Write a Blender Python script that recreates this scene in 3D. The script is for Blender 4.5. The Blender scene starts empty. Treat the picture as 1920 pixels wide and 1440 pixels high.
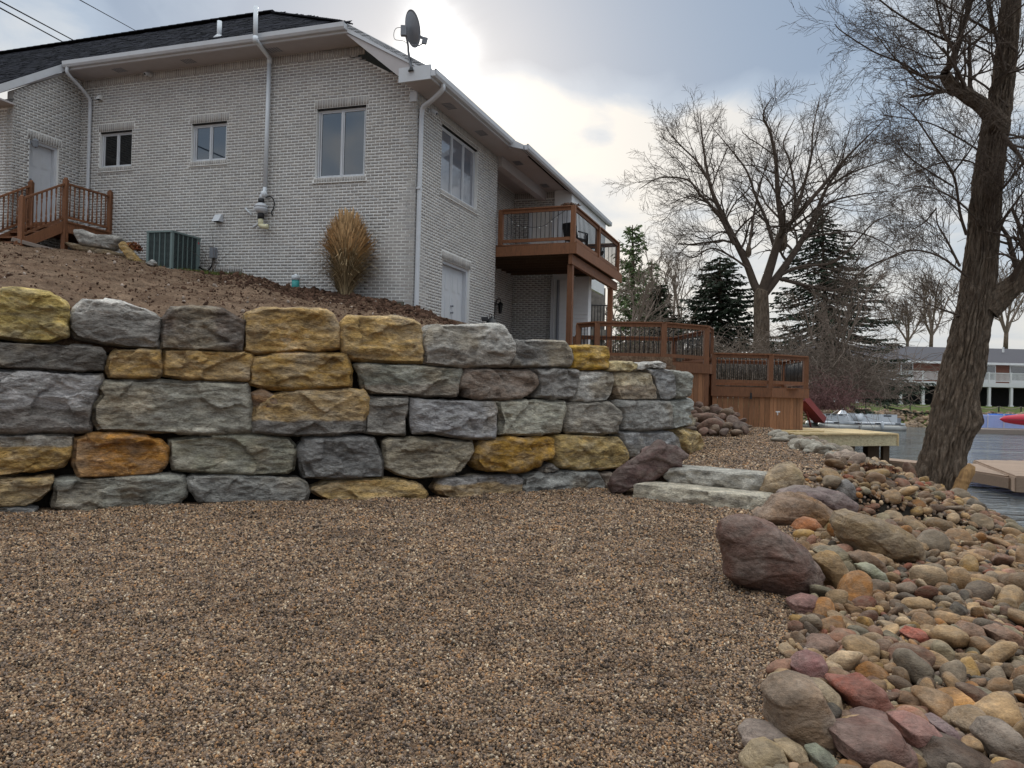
import bpy, math, random
import numpy as np
from math import pi, sin, cos, radians
from mathutils import Matrix, Vector
random.seed(7); rng = np.random.default_rng(11)
SC = bpy.context.scene; COL = SC.collection

# ------------------------------------------------------------------ camera
F, PITCH, ROLL, EYEZ = 1442.0, 0.0149, 0.025, 1.5
cam = bpy.data.cameras.new('camera'); cam.sensor_width = 36; cam.lens = 36*F/1920
cam.clip_start = .05; cam.clip_end = 4000
co = bpy.data.objects.new('camera', cam); COL.objects.link(co)
CM = Matrix.Translation((0, 0, EYEZ)) @ Matrix.Rotation(pi/2+PITCH, 4, 'X') @ Matrix.Rotation(ROLL, 4, 'Z')
co.matrix_world = CM; SC.camera = co
# ------------------------------------------------------------------ sky, sun, exposure
SUN_EL, SUN_AZ = radians(24), radians(-6.3)          # azimuth from +Y towards +X
SC.view_settings.view_transform = 'Standard'; SC.view_settings.look = 'None'
SC.view_settings.exposure = 0.52; SC.view_settings.gamma = 1
try: SC.view_settings.use_curve_mapping = False
except Exception: pass
W = bpy.data.worlds.new('World'); SC.world = W; W.use_nodes = True
nt = W.node_tree; N = nt.nodes; Lk = nt.links; N.clear()
def nn(nt, t, **k):
    n = nt.nodes.new(t)
    for a, b in k.items(): setattr(n, a, b)
    return n
def setin(n, **k):
    for a, b in k.items():
        n.inputs[a.replace('_', ' ')].default_value = b
def math_node(nt, op, a, b=None, clamp=False):
    n = nt.nodes.new('ShaderNodeMath'); n.operation = op; n.use_clamp = clamp
    for i, v in enumerate((a, b)):
        if v is None: continue
        if isinstance(v, (int, float)): n.inputs[i].default_value = v
        else: nt.links.new(v, n.inputs[i])
    return n.outputs[0]
def mix_node(nt, f, a, b, mode='MIX'):
    n = nt.nodes.new('ShaderNodeMix'); n.data_type = 'RGBA'; n.blend_type = mode
    for i, v in ((0, f), (6, a), (7, b)):
        if isinstance(v, (int, float)): n.inputs[i].default_value = v
        elif isinstance(v, (tuple, list)): n.inputs[i].default_value = (*v[:3], 1)
        else: nt.links.new(v, n.inputs[i])
    return n.outputs[2]
def ramp_node(nt, fac, stops, interp='LINEAR'):
    n = nt.nodes.new('ShaderNodeValToRGB'); cr = n.color_ramp; cr.interpolation = interp
    while len(cr.elements) < len(stops): cr.elements.new(.5)
    for e, (p, c) in zip(cr.elements, stops):
        e.position = p; e.color = (c, c, c, 1) if isinstance(c, (int, float)) else (*c[:3], 1)
    nt.links.new(fac, n.inputs[0]); return n.outputs[0]
sun_dir = Vector((sin(SUN_AZ)*cos(SUN_EL), cos(SUN_AZ)*cos(SUN_EL), sin(SUN_EL)))
tc = nn(nt, 'ShaderNodeTexCoord')
sky = nn(nt, 'ShaderNodeTexSky', sky_type='NISHITA'); sky.sun_disc = False
sky.sun_elevation = SUN_EL; sky.sun_rotation = SUN_AZ; sky.air_density = 1.3; sky.dust_density = 2.5
# cloud layer: noise on a plane above the scene (direction / height)
sep = nn(nt, 'ShaderNodeSeparateXYZ'); Lk.new(tc.outputs['Generated'], sep.inputs[0])
zc = math_node(nt, 'ADD', math_node(nt, 'MAXIMUM', sep.outputs[2], 0.0), 0.16)
cx = math_node(nt, 'DIVIDE', sep.outputs[0], zc); cy = math_node(nt, 'DIVIDE', sep.outputs[1], zc)
cmb = nn(nt, 'ShaderNodeCombineXYZ'); Lk.new(cx, cmb.inputs[0]); Lk.new(cy, cmb.inputs[1])
def noise(nt, vec, scale, detail=5, rough=.55, dist=0.0):
    n = nt.nodes.new('ShaderNodeTexNoise'); n.inputs['Scale'].default_value = scale
    n.inputs['Detail'].default_value = detail; n.inputs['Roughness'].default_value = rough
    n.inputs['Distortion'].default_value = dist
    if vec is not None: nt.links.new(vec, n.inputs['Vector'])
    return n.outputs['Fac']
off = nn(nt, 'ShaderNodeVectorMath', operation='ADD'); Lk.new(cmb.outputs[0], off.inputs[0]); off.inputs[1].default_value = (3.1, 1.7, 0)
n1 = noise(nt, off.outputs[0], .75, 7, .52, .15)
n2 = noise(nt, off.outputs[0], 2.9, 8, .58, .5)
# a few large cloud masses, each a soft region of the sky dome round a direction
def blob(dirv, width, soft):
    d = nn(nt, 'ShaderNodeVectorMath', operation='DOT_PRODUCT'); Lk.new(tc.outputs['Generated'], d.inputs[0]); d.inputs[1].default_value = dirv
    mr = nn(nt, 'ShaderNodeMapRange', interpolation_type='SMOOTHSTEP'); Lk.new(d.outputs['Value'], mr.inputs[0])
    mr.inputs[1].default_value = cos(width+soft); mr.inputs[2].default_value = cos(max(width-soft, .001))
    return mr.outputs[0]
def skydir(x, y): return tuple((CM.to_3x3() @ Vector(((x-960)/F, (720-y)/F, -1))).normalized())
dens = math_node(nt, 'ADD', math_node(nt, 'MULTIPLY', n1, 1.35), math_node(nt, 'MULTIPLY', n2, 1.5))
for (x, y, w, s, a) in ((880, 60, .035, .05, .5), (990, 20, .06, .05, .5), (1120, 60, .055, .05, .5), (1270, 70, .06, .05, .6), (1420, 70, .06, .05, .55), (1530, 100, .035, .05, .4), (1180, -120, .16, .08, .35), (1125, 243, .006, .024, .22), (1145, 250, .004, .018, .12), (1650, 150, .03, .05, .2),
                        (350, -20, .18, .10, .5), (640, 40, .07, .06, .45), (960, 200, .03, .045, -.45), (1110, 230, .05, .05, -.4), (1270, 250, .06, .05, -.35), (1430, 280, .08, .06, -.3), (800, 0, .012, .02, -.35), (70, 105, .05, .06, -.6), (1400, 10, .02, .03, -.3), (1800, 90, .1, .08, -.2)):
    dens = math_node(nt, 'ADD', dens, math_node(nt, 'MULTIPLY', blob(skydir(x, y), w, s), a))
# towards the horizon the layer thins to a pale even veil
low = nn(nt, 'ShaderNodeMapRange', interpolation_type='SMOOTHSTEP'); Lk.new(sep.outputs[2], low.inputs[0]); low.inputs[1].default_value = .06; low.inputs[2].default_value = .42
dens = math_node(nt, 'MULTIPLY', math_node(nt, 'SUBTRACT', dens, 1.07), math_node(nt, 'ADD', math_node(nt, 'MULTIPLY', low.outputs[0], .75), .3))
cloud = ramp_node(nt, dens, [(0, (6.5, 6.45, 6.3)), (.09, (5.9, 6.05, 6.2)), (.24, (4.7, 5.25, 5.9)), (.48, (3.1, 4.0, 5.2)), (.95, (2.1, 2.95, 4.2))])
zen = nn(nt, 'ShaderNodeMapRange', interpolation_type='SMOOTHSTEP'); Lk.new(sep.outputs[2], zen.inputs[0]); zen.inputs[1].default_value = .47; zen.inputs[2].default_value = .88; zen.inputs[3].default_value = .83; zen.inputs[4].default_value = 3.2  # overhead sky out of view is brightened and warmed to light the ground
zenw = nn(nt, 'ShaderNodeMapRange', interpolation_type='SMOOTHSTEP'); Lk.new(sep.outputs[2], zenw.inputs[0]); zenw.inputs[1].default_value = .47; zenw.inputs[2].default_value = .8
skymix = mix_node(nt, 1, mix_node(nt, .9, sky.outputs[0], cloud), mix_node(nt, 1, zen.outputs[0], mix_node(nt, zenw.outputs[0], (1, 1, 1), (1.12, 1.0, .84)), 'MULTIPLY'), 'MULTIPLY')
veil = ramp_node(nt, n2, [(.35, 1.25), (.68, .25)])
sd = nn(nt, 'ShaderNodeVectorMath', operation='DOT_PRODUCT'); Lk.new(tc.outputs['Generated'], sd.inputs[0]); sd.inputs[1].default_value = tuple(sun_dir)
sdp = math_node(nt, 'MAXIMUM', sd.outputs['Value'], 0.0)
glow = math_node(nt, 'MULTIPLY', math_node(nt, 'ADD', math_node(nt, 'MULTIPLY', math_node(nt, 'POWER', sdp, 260.0), .6), math_node(nt, 'MULTIPLY', math_node(nt, 'POWER', sdp, 1900.0), 20.0)), veil)
gl = nn(nt, 'ShaderNodeMix', data_type='RGBA', blend_type='ADD'); gl.inputs[0].default_value = 1
Lk.new(skymix, gl.inputs[6])
gc = nn(nt, 'ShaderNodeVectorMath', operation='SCALE'); gc.inputs[0].default_value = (1, .98, .92); Lk.new(glow, gc.inputs['Scale'])
Lk.new(gc.outputs[0], gl.inputs[7])
bg = nn(nt, 'ShaderNodeBackground'); bg.inputs['Strength'].default_value = .1
Lk.new(gl.outputs[2], bg.inputs[0])
wo = nn(nt, 'ShaderNodeOutputWorld'); Lk.new(bg.outputs[0], wo.inputs[0])
sl = bpy.data.lights.new('sun', 'SUN'); sl.energy = 1.5; sl.angle = radians(14); sl.color = (1, .96, .9)
so = bpy.data.objects.new('sun', sl); COL.objects.link(so)
so.rotation_euler = (-sun_dir).to_track_quat('-Z', 'Y').to_euler(); so.location = (0, 0, 30)

# ------------------------------------------------------------------ geometry of the place
CR = np.array(CM.to_3x3()); EYE = np.array([0, 0, EYEZ])
def ray(x, y): return CR @ np.array([(x-960)/F, (720-y)/F, -1.0])
def at(x, y, Y):
    d = ray(x, y); return EYE + d*(Y/d[1])
def gz(x, y, z):
    d = ray(x, y); return EYE + d*((z-EYEZ)/d[2])
TH = radians(20.8); SH = .029
V2 = np.array([sin(TH), cos(TH)]); U2 = np.array([-V2[1], V2[0]])
C2 = at(778, 370, 16.5)[:2]
def HW(u, v, z):            # house coordinates -> world
    g = C2 + U2*u + V2*v
    return np.array([g[0], g[1], z + SH*max(u, 0.0)])
def pl(x, y, o, n):
    d = ray(x, y); t = ((o-EYE[:2])@n)/(d[:2]@n); return EYE + d*t
def Hf(x, y, v=0.0):
    p = pl(x, y, C2+V2*v, V2); u = (p[:2]-C2)@U2; return u, p[2]-SH*max(u, 0)
def Hr(x, y, u=0.0):
    p = pl(x, y, C2+U2*u, U2); v = (p[:2]-C2)@V2; return v, p[2]-SH*max(u, 0)

# ------------------------------------------------------------------ noise
def _h(ix, iy, iz, s):
    n = (ix*374761393 + iy*668265263 + iz*2147483647 + s*974634777) & 0xffffffff
    n = ((n ^ (n >> 13)) * 1274126177) & 0xffffffff
    n = ((n ^ (n >> 16)) * 2246822519) & 0xffffffff
    return (n & 0xffffff)/float(0xffffff)
def vn(P, s=0):
    P = np.asarray(P, float); i = np.floor(P).astype(np.int64); f = P-i; f = f*f*(3-2*f); r = 0
    for a in (0, 1):
        wa = f[:, 0] if a else 1-f[:, 0]
        for b in (0, 1):
            wb = f[:, 1] if b else 1-f[:, 1]
            for c in (0, 1):
                wc = f[:, 2] if c else 1-f[:, 2]
                r = r + wa*wb*wc*_h(i[:, 0]+a, i[:, 1]+b, i[:, 2]+c, s)
    return r*2-1
def fbm(P, o=4, s=0, g=.5):
    P = np.asarray(P, float); a = 1; t = 0; r = 0
    for k in range(o): r = r + a*vn(P*2**k+17.3*k, s+k); t += a; a *= g
    return r/t

# ------------------------------------------------------------------ mesh helpers
def wloc(o):
    l = Vector((0, 0, 0))
    while o: l += o.location; o = o.parent
    return np.array(l)
def tag(o, label=None, cat=None, group=None, kind=None):
    if label: o['label'] = label
    if cat: o['category'] = cat
    if group: o['group'] = group
    if kind: o['kind'] = kind
    return o
def thing(name, label, cat, loc, group=None):
    o = bpy.data.objects.new(name, None); COL.objects.link(o); o.location = tuple(float(a) for a in loc)
    o.empty_display_size = .2
    return tag(o, label, cat, group)
def mk(name, verts, faces, mat, parent=None, smooth=False, col=None, origin=None, mesh_only=False):
    v = np.asarray(verts, float).reshape(-1, 3)
    if origin is None:
        origin = np.array([(v[:, 0].min()+v[:, 0].max())/2, (v[:, 1].min()+v[:, 1].max())/2, v[:, 2].min()])
    me = bpy.data.meshes.new(name)
    v2 = v-origin
    if isinstance(faces, np.ndarray):
        k = faces.shape[1]; nf = len(faces)
        me.vertices.add(len(v2)); me.vertices.foreach_set('co', v2.astype(np.float32).ravel())
        me.loops.add(nf*k); me.loops.foreach_set('vertex_index', faces.astype(np.int32).ravel())
        me.polygons.add(nf); me.polygons.foreach_set('loop_start', np.arange(0, nf*k, k, dtype=np.int32))
        me.polygons.foreach_set('loop_total', np.full(nf, k, dtype=np.int32))
        me.update(calc_edges=True)
    else:
        me.from_pydata(v2.tolist(), [], faces)
    if smooth: me.polygons.foreach_set('use_smooth', np.ones(len(me.polygons), bool))
    if col is not None:
        c = np.asarray(col, float)
        if c.ndim == 1: c = np.tile(c, (len(v2), 1))
        a = me.color_attributes.new('Col', 'FLOAT_COLOR', 'POINT')
        a.data.foreach_set('color', np.hstack([c[:, :3], np.ones((len(c), 1))]).astype(np.float32).ravel())
    for m in (mat if isinstance(mat, (list, tuple)) else [mat]): me.materials.append(m)
    me.validate() if False else None
    if mesh_only: return me, origin
    o = bpy.data.objects.new(name, me); COL.objects.link(o)
    if parent is not None: o.parent = parent; o.location = tuple(origin - wloc(parent))
    else: o.location = tuple(origin)
    return o
BOXF = np.array([[0, 1, 3, 2], [4, 6, 7, 5], [0, 4, 5, 1], [2, 3, 7, 6], [0, 2, 6, 4], [1, 5, 7, 3]])
class MB:
    def __init__(s): s.v = []; s.f = []; s.c = []; s.n = 0
    def add(s, v, f, c=None):
        v = np.asarray(v, float); s.v.append(v)
        s.f += [tuple(int(i)+s.n for i in q) for q in f]; s.n += len(v)
        s.c.append(np.tile(np.array(c if c is not None else (1, 1, 1), float), (len(v), 1)) if c is None or np.ndim(c) == 1 else np.asarray(c, float)); return s
    def hexa(s, P, c=None): return s.add(P, BOXF, c)     # 8 points: index = 4*i+2*j+k
    def frame(s, o, X, Y, Z, c=None):                    # box: corner o, edge vectors
        o, X, Y, Z = map(np.asarray, (o, X, Y, Z))
        return s.hexa([o+X*i+Y*j+Z*k for i in (0, 1) for j in (0, 1) for k in (0, 1)], c)
    def tube(s, pts, r, n=8, cap=True, c=None, up=None):
        pts = np.asarray(pts, float); r = np.broadcast_to(r, len(pts)); vv = []; 
        t = np.gradient(pts, axis=0); t /= np.linalg.norm(t, axis=1)[:, None]+1e-9
        a = np.array([0, 0, 1.]) if abs(t[0][2]) < .9 else np.array([1., 0, 0])
        x = np.cross(a, t[0]); x /= np.linalg.norm(x)
        for i in range(len(pts)):
            x = x-t[i]*(x@t[i]); x /= np.linalg.norm(x)+1e-9; y = np.cross(t[i], x)
            for k in range(n):
                an = 2*pi*k/n; vv.append(pts[i]+r[i]*(x*cos(an)+y*sin(an)))
        fs = [(i*n+k, i*n+(k+1) % n, (i+1)*n+(k+1) % n, (i+1)*n+k) for i in range(len(pts)-1) for k in range(n)]
        if cap: fs += [tuple(range(n))[::-1], tuple(range((len(pts)-1)*n, len(pts)*n))]
        return s.add(vv, fs, c)
    def lathe(s, o, prof, n=16, axis=(0, 0, 1), c=None):
        ax = Vector(axis).normalized(); q = Vector((0, 0, 1)).rotation_difference(ax); vv = []
        for (r, h) in prof:
            for k in range(n):
                p = q @ Vector((r*cos(2*pi*k/n), r*sin(2*pi*k/n), h)); vv.append(np.array(p)+o)
        m = len(prof)
        fs = [(i*n+k, i*n+(k+1) % n, (i+1)*n+(k+1) % n, (i+1)*n+k) for i in range(m-1) for k in range(n)]
        fs += [tuple(range(n))[::-1], tuple(range((m-1)*n, m*n))]
        return s.add(vv, fs, c)
    def build(s, name, mat, parent=None, smooth=False, col=False, origin=None):
        return mk(name, np.vstack(s.v), s.f, mat, parent, smooth, np.vstack(s.c) if col else None, origin)
def norm(a): a = np.asarray(a, float); return a/(np.linalg.norm(a)+1e-12)
def beam(name, p, q, w, h, mat, parent, up=(0, 0, 1), c=None, bev=0.0):
    """board from p to q (centre line), w across, h along up"""
    p, q = np.asarray(p, float), np.asarray(q, float); t = norm(q-p); up = np.asarray(up, float)
    x = norm(np.cross(t, up)); y = np.cross(x, t)
    m = MB()
    if bev <= 0: m.frame(p-x*w/2-y*h/2, x*w, y*h, q-p, c)
    else:
        b = bev; prof = [(-w/2+b, -h/2), (w/2-b, -h/2), (w/2, -h/2+b), (w/2, h/2-b), (w/2-b, h/2), (-w/2+b, h/2), (-w/2, h/2-b), (-w/2, -h/2+b)]
        vv = [e+x*a+y*bb for e in (p, q) for a, bb in prof]
        fs = [(k, (k+1) % 8, 8+(k+1) % 8, 8+k) for k in range(8)]+[tuple(range(8))[::-1], tuple(range(8, 16))]
        m.add(vv, fs, c)
    return m.build(name, mat, parent, col=c is not None)
def smoothpath(pts, n=6):
    pts = [np.asarray(p, float) for p in pts]; P = [2*pts[0]-pts[1]]+pts+[2*pts[-1]-pts[-2]]; out = []
    for i in range(1, len(P)-2):
        for k in range(n):
            t = k/n; a, b, c, d = P[i-1:i+3]
            out.append(.5*((2*b)+(-a+c)*t+(2*a-5*b+4*c-d)*t*t+(-a+3*b-3*c+d)*t**3))
    out.append(pts[-1]); return np.array(out)

# ------------------------------------------------------------------ materials
def material(name, base, rough=.8, var=.15, scale=6, stretch=(1, 1, 1), bump=.2, bscale=30, bdist=.01, attr=False, spec=.35,
             tint=None, tintamt=.3, tintscale=2.0, ridge=0, metallic=0, ior=None, dark=None, darkamt=0, darkscale=3.0, rand=0.0, fine=0):
    m = bpy.data.materials.new(name); m.use_nodes = True; nt = m.node_tree; b = nt.nodes['Principled BSDF']
    tc = nt.nodes.new('ShaderNodeTexCoord'); oi = nt.nodes.new('ShaderNodeObjectInfo')
    mp = nt.nodes.new('ShaderNodeMapping'); nt.links.new(tc.outputs['Object'], mp.inputs[0]); mp.inputs['Scale'].default_value = stretch
    sc = nt.nodes.new('ShaderNodeVectorMath'); sc.operation = 'SCALE'; sc.inputs[0].default_value = (31, 57, 83); nt.links.new(oi.outputs['Random'], sc.inputs['Scale'])
    nt.links.new(sc.outputs[0], mp.inputs['Location']); vec = mp.outputs[0]
    if attr:
        at_ = nt.nodes.new('ShaderNodeAttribute'); at_.attribute_name = 'Col'; c = at_.outputs['Color']
        if base is not None: c = mix_node(nt, 1.0, c, base, 'MULTIPLY')
    else: c = base
    if tint is not None:
        c = mix_node(nt, math_node(nt, 'MULTIPLY', ramp_node(nt, noise(nt, vec, tintscale, 6, .6, .6), [(.42, 0), (.62, 1)]), tintamt), c, tint)
    f = ramp_node(nt, noise(nt, vec, scale, 7, .62), [(.25, 1-var), (.75, 1+var)])
    c = mix_node(nt, 1.0, c, f, 'MULTIPLY')
    if dark is not None:
        c = mix_node(nt, math_node(nt, 'MULTIPLY', ramp_node(nt, noise(nt, vec, darkscale, 8, .7, .5), [(.5, 0), (.68, 1)]), darkamt), c, dark)
    if ridge:
        rn = nt.nodes.new('ShaderNodeTexNoise'); rn.noise_type = 'RIDGED_MULTIFRACTAL'; rn.inputs['Scale'].default_value = ridge; rn.inputs['Detail'].default_value = 9; rn.inputs['Roughness'].default_value = .62; rn.inputs['Distortion'].default_value = .5; rn.normalize = True
        nt.links.new(vec, rn.inputs['Vector']); rg = rn.outputs[0]
        c = mix_node(nt, math_node(nt, 'MULTIPLY', ramp_node(nt, rg, [(.60, 0), (.92, 1)]), .5), c, (.62, .58, .52))
        c = mix_node(nt, 1.0, c, ramp_node(nt, rg, [(.05, .72), (.4, 1.05), (1, 1.1)]), 'MULTIPLY')
    if fine: c = mix_node(nt, 1.0, c, ramp_node(nt, noise(nt, vec, bscale*1.3, 4, .7), [(.3, 1-fine), (.7, 1+fine)]), 'MULTIPLY')
    if rand:
        r = nt.nodes.new('ShaderNodeMapRange'); nt.links.new(oi.outputs['Random'], r.inputs[0]); r.inputs[3].default_value = 1-rand; r.inputs[4].default_value = 1+rand
        c = mix_node(nt, 1.0, c, r.outputs[0], 'MULTIPLY')
    if isinstance(c, (tuple, list)): b.inputs['Base Color'].default_value = (*c[:3], 1)
    else: nt.links.new(c, b.inputs['Base Color'])
    b.inputs['Roughness'].default_value = rough; b.inputs['Specular IOR Level'].default_value = spec; b.inputs['Metallic'].default_value = metallic
    if ior: b.inputs['IOR'].default_value = ior
    if bump:
        bp = nt.nodes.new('ShaderNodeBump'); bp.inputs['Strength'].default_value = bump; bp.inputs['Distance'].default_value = bdist
        h = math_node(nt, 'ADD', noise(nt, vec, bscale, 8, .65), math_node(nt, 'MULTIPLY', noise(nt, vec, bscale*.27, 6, .6), 1.6))
        if ridge: h = math_node(nt, 'SUBTRACT', h, math_node(nt, 'MULTIPLY', rg, .9))
        nt.links.new(h, bp.inputs['Height']); nt.links.new(bp.outputs[0], b.inputs['Normal'])
    return m
def srgb(r, g, b):
    f = lambda c: (c/255/12.92) if c <= 10 else ((c/255+.055)/1.055)**2.4
    return (f(r), f(g), f(b))
M = {}
M['brick'] = material('grey_brick', (1.62, 1.58, 1.53), .88, .16, 40, attr=True, bump=.5, bscale=90, bdist=.004, tint=(.31, .30, .28), tintamt=.3, tintscale=.9, fine=.14)
M['mortar'] = material('mortar', (.80, .79, .77), .95, .10, 30, bump=.3, bscale=120, bdist=.003, tint=(.42, .40, .37), tintamt=.3, tintscale=.8)
M['white'] = material('white_painted_trim', (.56, .575, .61), .5, .05, 3, bump=.05, bscale=8, tint=(.48, .47, .46), tintamt=.25)
M['soffit'] = material('soffit_panel', (.45, .415, .415), .6, .06, 3, bump=.05)
M['siding'] = material('white_siding', (.75, .76, .77), .55, .05, 3, bump=0)
M['glass'] = material('window_glass', (.014, .022, .035), .03, 0, 1, bump=.015, bscale=.7, bdist=.02, spec=.5, ior=2.35)
M['glassreflect'] = material('painted_reflection_glass', (.17, .18, .21), .04, .05, 2, bump=.015, bscale=.7, bdist=.02, spec=.5, ior=2.2)  # pale base colour stands in for bright sky reflected in these panes
M['glassdark'] = material('dark_window_glass', (.006, .007, .008), .06, 0, 1, bump=0, spec=.5)
M['interior'] = material('dark_interior', (.015, .014, .014), .9, .3, 2, bump=0)
M['shingle'] = material('dark_shingles', None, .97, .25, 14, attr=True, bump=.6, bscale=120, bdist=.004, fine=.3, spec=.06)
M['metal_dark'] = material('black_metal', (.018, .018, .02), .45, .1, 5, bump=0)
M['metal_grey'] = material('grey_metal', (.20, .21, .235), .5, .1, 4, bump=.05)
M['pvc'] = material('grey_white_pipe', (.66, .69, .73), .4, .06, 3, bump=.03)
M['cream'] = material('cream_plastic', (.66, .62, .42), .5, .08, 4, bump=.03)
M['teal'] = material('teal_pipe', (.05, .30, .29), .5, .1, 5, bump=.05)
M['acgreen'] = material('green_grey_cabinet', (.15, .20, .195), .5, .08, 3, bump=.05)
M['acdark'] = material('condenser_fins', (.012, .016, .018), .7, .2, 12, bump=.3, bscale=60)
M['wood'] = material('stained_deck_wood', (.20, .085, .040), .62, .28, 9, (6, 6, .8), .25, 22, .004, rand=.16, dark=(.05, .022, .012), darkamt=.45, darkscale=4, fine=.15)
M['woodside'] = material('stained_skirt_board', (.27, .125, .06), .66, .26, 9, (7, 7, .5), .3, 22, .004, rand=.22, dark=(.07, .03, .015), darkamt=.4, darkscale=5, fine=.15)
M['newwood'] = material('new_yellow_lumber', (.66, .50, .27), .7, .15, 6, (1, 3, 3), .2, 30, .003, rand=.10, tint=(.45, .40, .26), tintamt=.35, dark=(.30, .17, .07), darkamt=.5, darkscale=5)
M['oldwood'] = material('weathered_dock_boards', (.25, .20, .17), .85, .2, 6, (1, 5, 5), .3, 30, .004, rand=.12)
M['composite'] = material('brown_dock_boards', (.31, .215, .155), .8, .15, 6, (1, 5, 5), .2, 30, .003, rand=.1)
M['wooddark'] = material('dark_dock_timber', (.10, .065, .04), .85, .3, 8, (5, 5, .7), .3, 25, .004, rand=.2)  # darker brown timber of dock posts, dock beam and balcony joists
M['rock'] = material('rock', (1.98, 1.86, 1.70), .86, .42, 7.5, (1, 1, 2.4), 1, 24, .05, attr=True, spec=.22, tint=(.50, .47, .43), tintamt=.34, tintscale=3.6, dark=(.045, .036, .028), darkamt=.62, darkscale=4.2, fine=.34, ridge=2.6)
M['boulder'] = material('boulder_rock', (1.38, 1.22, 1.04), .74, .34, 9, (1, 1, 1.5), .9, 26, .03, attr=True, spec=.3, tint=(.36, .31, .26), tintamt=.3, tintscale=4.5, dark=(.06, .042, .034), darkamt=.5, darkscale=6, fine=.26, ridge=2.2)
M['cobble'] = material('cobble_stone', (1.27, 1.10, .92), .74, .34, 15, (1, 1, 1.8), .8, 48, .014, attr=True, spec=.3, tint=(.36, .29, .21), tintamt=.36, tintscale=8, dark=(.07, .05, .038), darkamt=.45, darkscale=10, fine=.24, ridge=5)
M['soil'] = material('brown_soil', (.165, .104, .068), .97, .4, 3.2, bump=1, bscale=22, bdist=.05, spec=.1, tint=(.27, .185, .125), tintamt=.6, tintscale=1.9, dark=(.075, .042, .028), darkamt=.6, darkscale=2.6, fine=.4)
M['backfill'] = material('dark_backfill', (.03, .025, .02), .97, .4, 6, bump=.8, bscale=25, bdist=.04, spec=.1)
M['clod'] = material('soil_clods', (.11, .062, .042), .97, .4, 9, bump=.7, bscale=40, bdist=.02, spec=.1, rand=.5)
M['bark'] = material('tree_bark', (.145, .105, .076), .95, .5, 14, (1, 1, .22), 1, 30, .06, spec=.1, dark=(.025, .018, .014), darkamt=.7, darkscale=16, tint=(.23, .185, .145), tintamt=.45, tintscale=12, fine=.35)
M['twig'] = material('twigs', (.095, .07, .055), .9, .3, 6, bump=0, spec=.15, rand=.1)
M['twigfar'] = material('grey_brown_twigs', (.20, .155, .125), .9, .3, 6, bump=0, spec=.15)
M['needle'] = material('dark_needles', None, .8, .35, 2.2, attr=True, bump=0, spec=.15)
M['splitwood'] = material('split_yellow_wood', (.33, .19, .08), .85, .3, 4, (3, 3, .6), .5, 22, .01, dark=(.12, .06, .03), darkamt=.7, darkscale=3)
M['grass'] = material('lawn', (.075, .105, .028), .95, .35, 2.5, bump=.6, bscale=20, bdist=.04, spec=.1, tint=(.14, .12, .05), tintamt=.5, tintscale=.7)
M['straw'] = material('dry_grass_blades', None, .8, .2, 8, attr=True, bump=0, spec=.2)
M['leaf'] = material('dead_leaves', None, .85, .2, 20, attr=True, bump=0, spec=.15)
M['slide'] = material('faded_red_plastic', (.22, .045, .045), .6, .12, 4, bump=.05)
M['boatwhite'] = material('boat_panel', (.60, .62, .66), .4, .06, 3, bump=0)
M['boatdark'] = material('boat_dark_stripe', (.03, .035, .05), .4, .1, 3, bump=0)
M['alu'] = material('pontoon_aluminium', (.38, .37, .35), .4, .12, 2, bump=0, metallic=.5)
M['blue'] = material('blue_boat_cover', (.04, .16, .50), .55, .15, 1.5, bump=.3, bscale=3, bdist=.1)
M['lightblue'] = material('pale_blue_canvas', (.32, .42, .72), .55, .1, 1.5, bump=.2, bscale=3, bdist=.1)
M['red'] = material('red_kayak_plastic', (.50, .025, .05), .35, .08, 2, bump=0)
M['farbrick'] = material('red_brown_brick', (.19, .085, .06), .9, .15, 6, bump=.2)
M['farwhite'] = material('far_white_paint', (.66, .65, .64), .6, .06, 2, bump=0)
M['farroof'] = material('grey_shingle_roof', (.085, .08, .09), .9, .12, 3, (1, 6, 6), bump=.3, bscale=8)
M['cord'] = material('black_cable', (.02, .02, .022), 1, 0, 1, bump=0, spec=0)
M['newedge'] = material('knotty_edge_lumber', (.60, .52, .33), .7, .2, 3, (3, 3, 8), .2, 30, .003, tint=(.45, .42, .27), tintamt=.4, dark=(.22, .11, .05), darkamt=.75, darkscale=3.2)

# ================================================================== GROUND
def struct(o, label=None): o['kind'] = 'structure'; return tag(o, label)
EY = [-8, 0, 1.5, 3.17, 3.78, 4.58, 5.5, 6.5, 8.86, 10.5, 11.9, 12.9, 14.6, 18.9, 24, 60]
EX = [-.8, .3, .66, 1.07, 1.33, 1.71, 2.09, 2.65, 3.35, 3.6, 4.98, 5.65, 5.9, 6.43, 6.9, 10]
WY = [-8, 0, 4, 8, 11.5, 14.4, 16.3, 20, 24, 30, 40, 56, 70, 90]
WX = [3.0, 3.9, 4.9, 6.2, 7.7, 8.8, 9.2, 9.5, 9.8, 11.3, 15.0, 19.5, 22, 22]
WATER = -.45
def Xe(y): return np.interp(y, EY, EX)
def Xw(y): return np.interp(y, WY, WX)
def gravz(x, y):
    q = y+.8*(x-3.3)-10.4
    return np.clip((x-1.9)/.45, 0, 1)*np.where(q < .98, 0, np.where(q < 1.22, .38*(np.clip(q, .98, 1.22)-.98)/.24, .38+.045*(np.clip(q, 1.22, 11)-1.22)))
def ter(x, y):
    x = np.asarray(x, float); y = np.asarray(y, float)
    e = Xe(y); w = Xw(y); s = (x-e)/(w-e); g = gravz(np.minimum(x, e), y)
    b = g*(1-s)+WATER*s+.10*np.sin(np.clip(s, 0, 1)*pi)
    b = np.where(s > 1, WATER-(s-1)*1.1, b)
    return np.where(s <= 0, g, np.maximum(b, -1.3))
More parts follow.
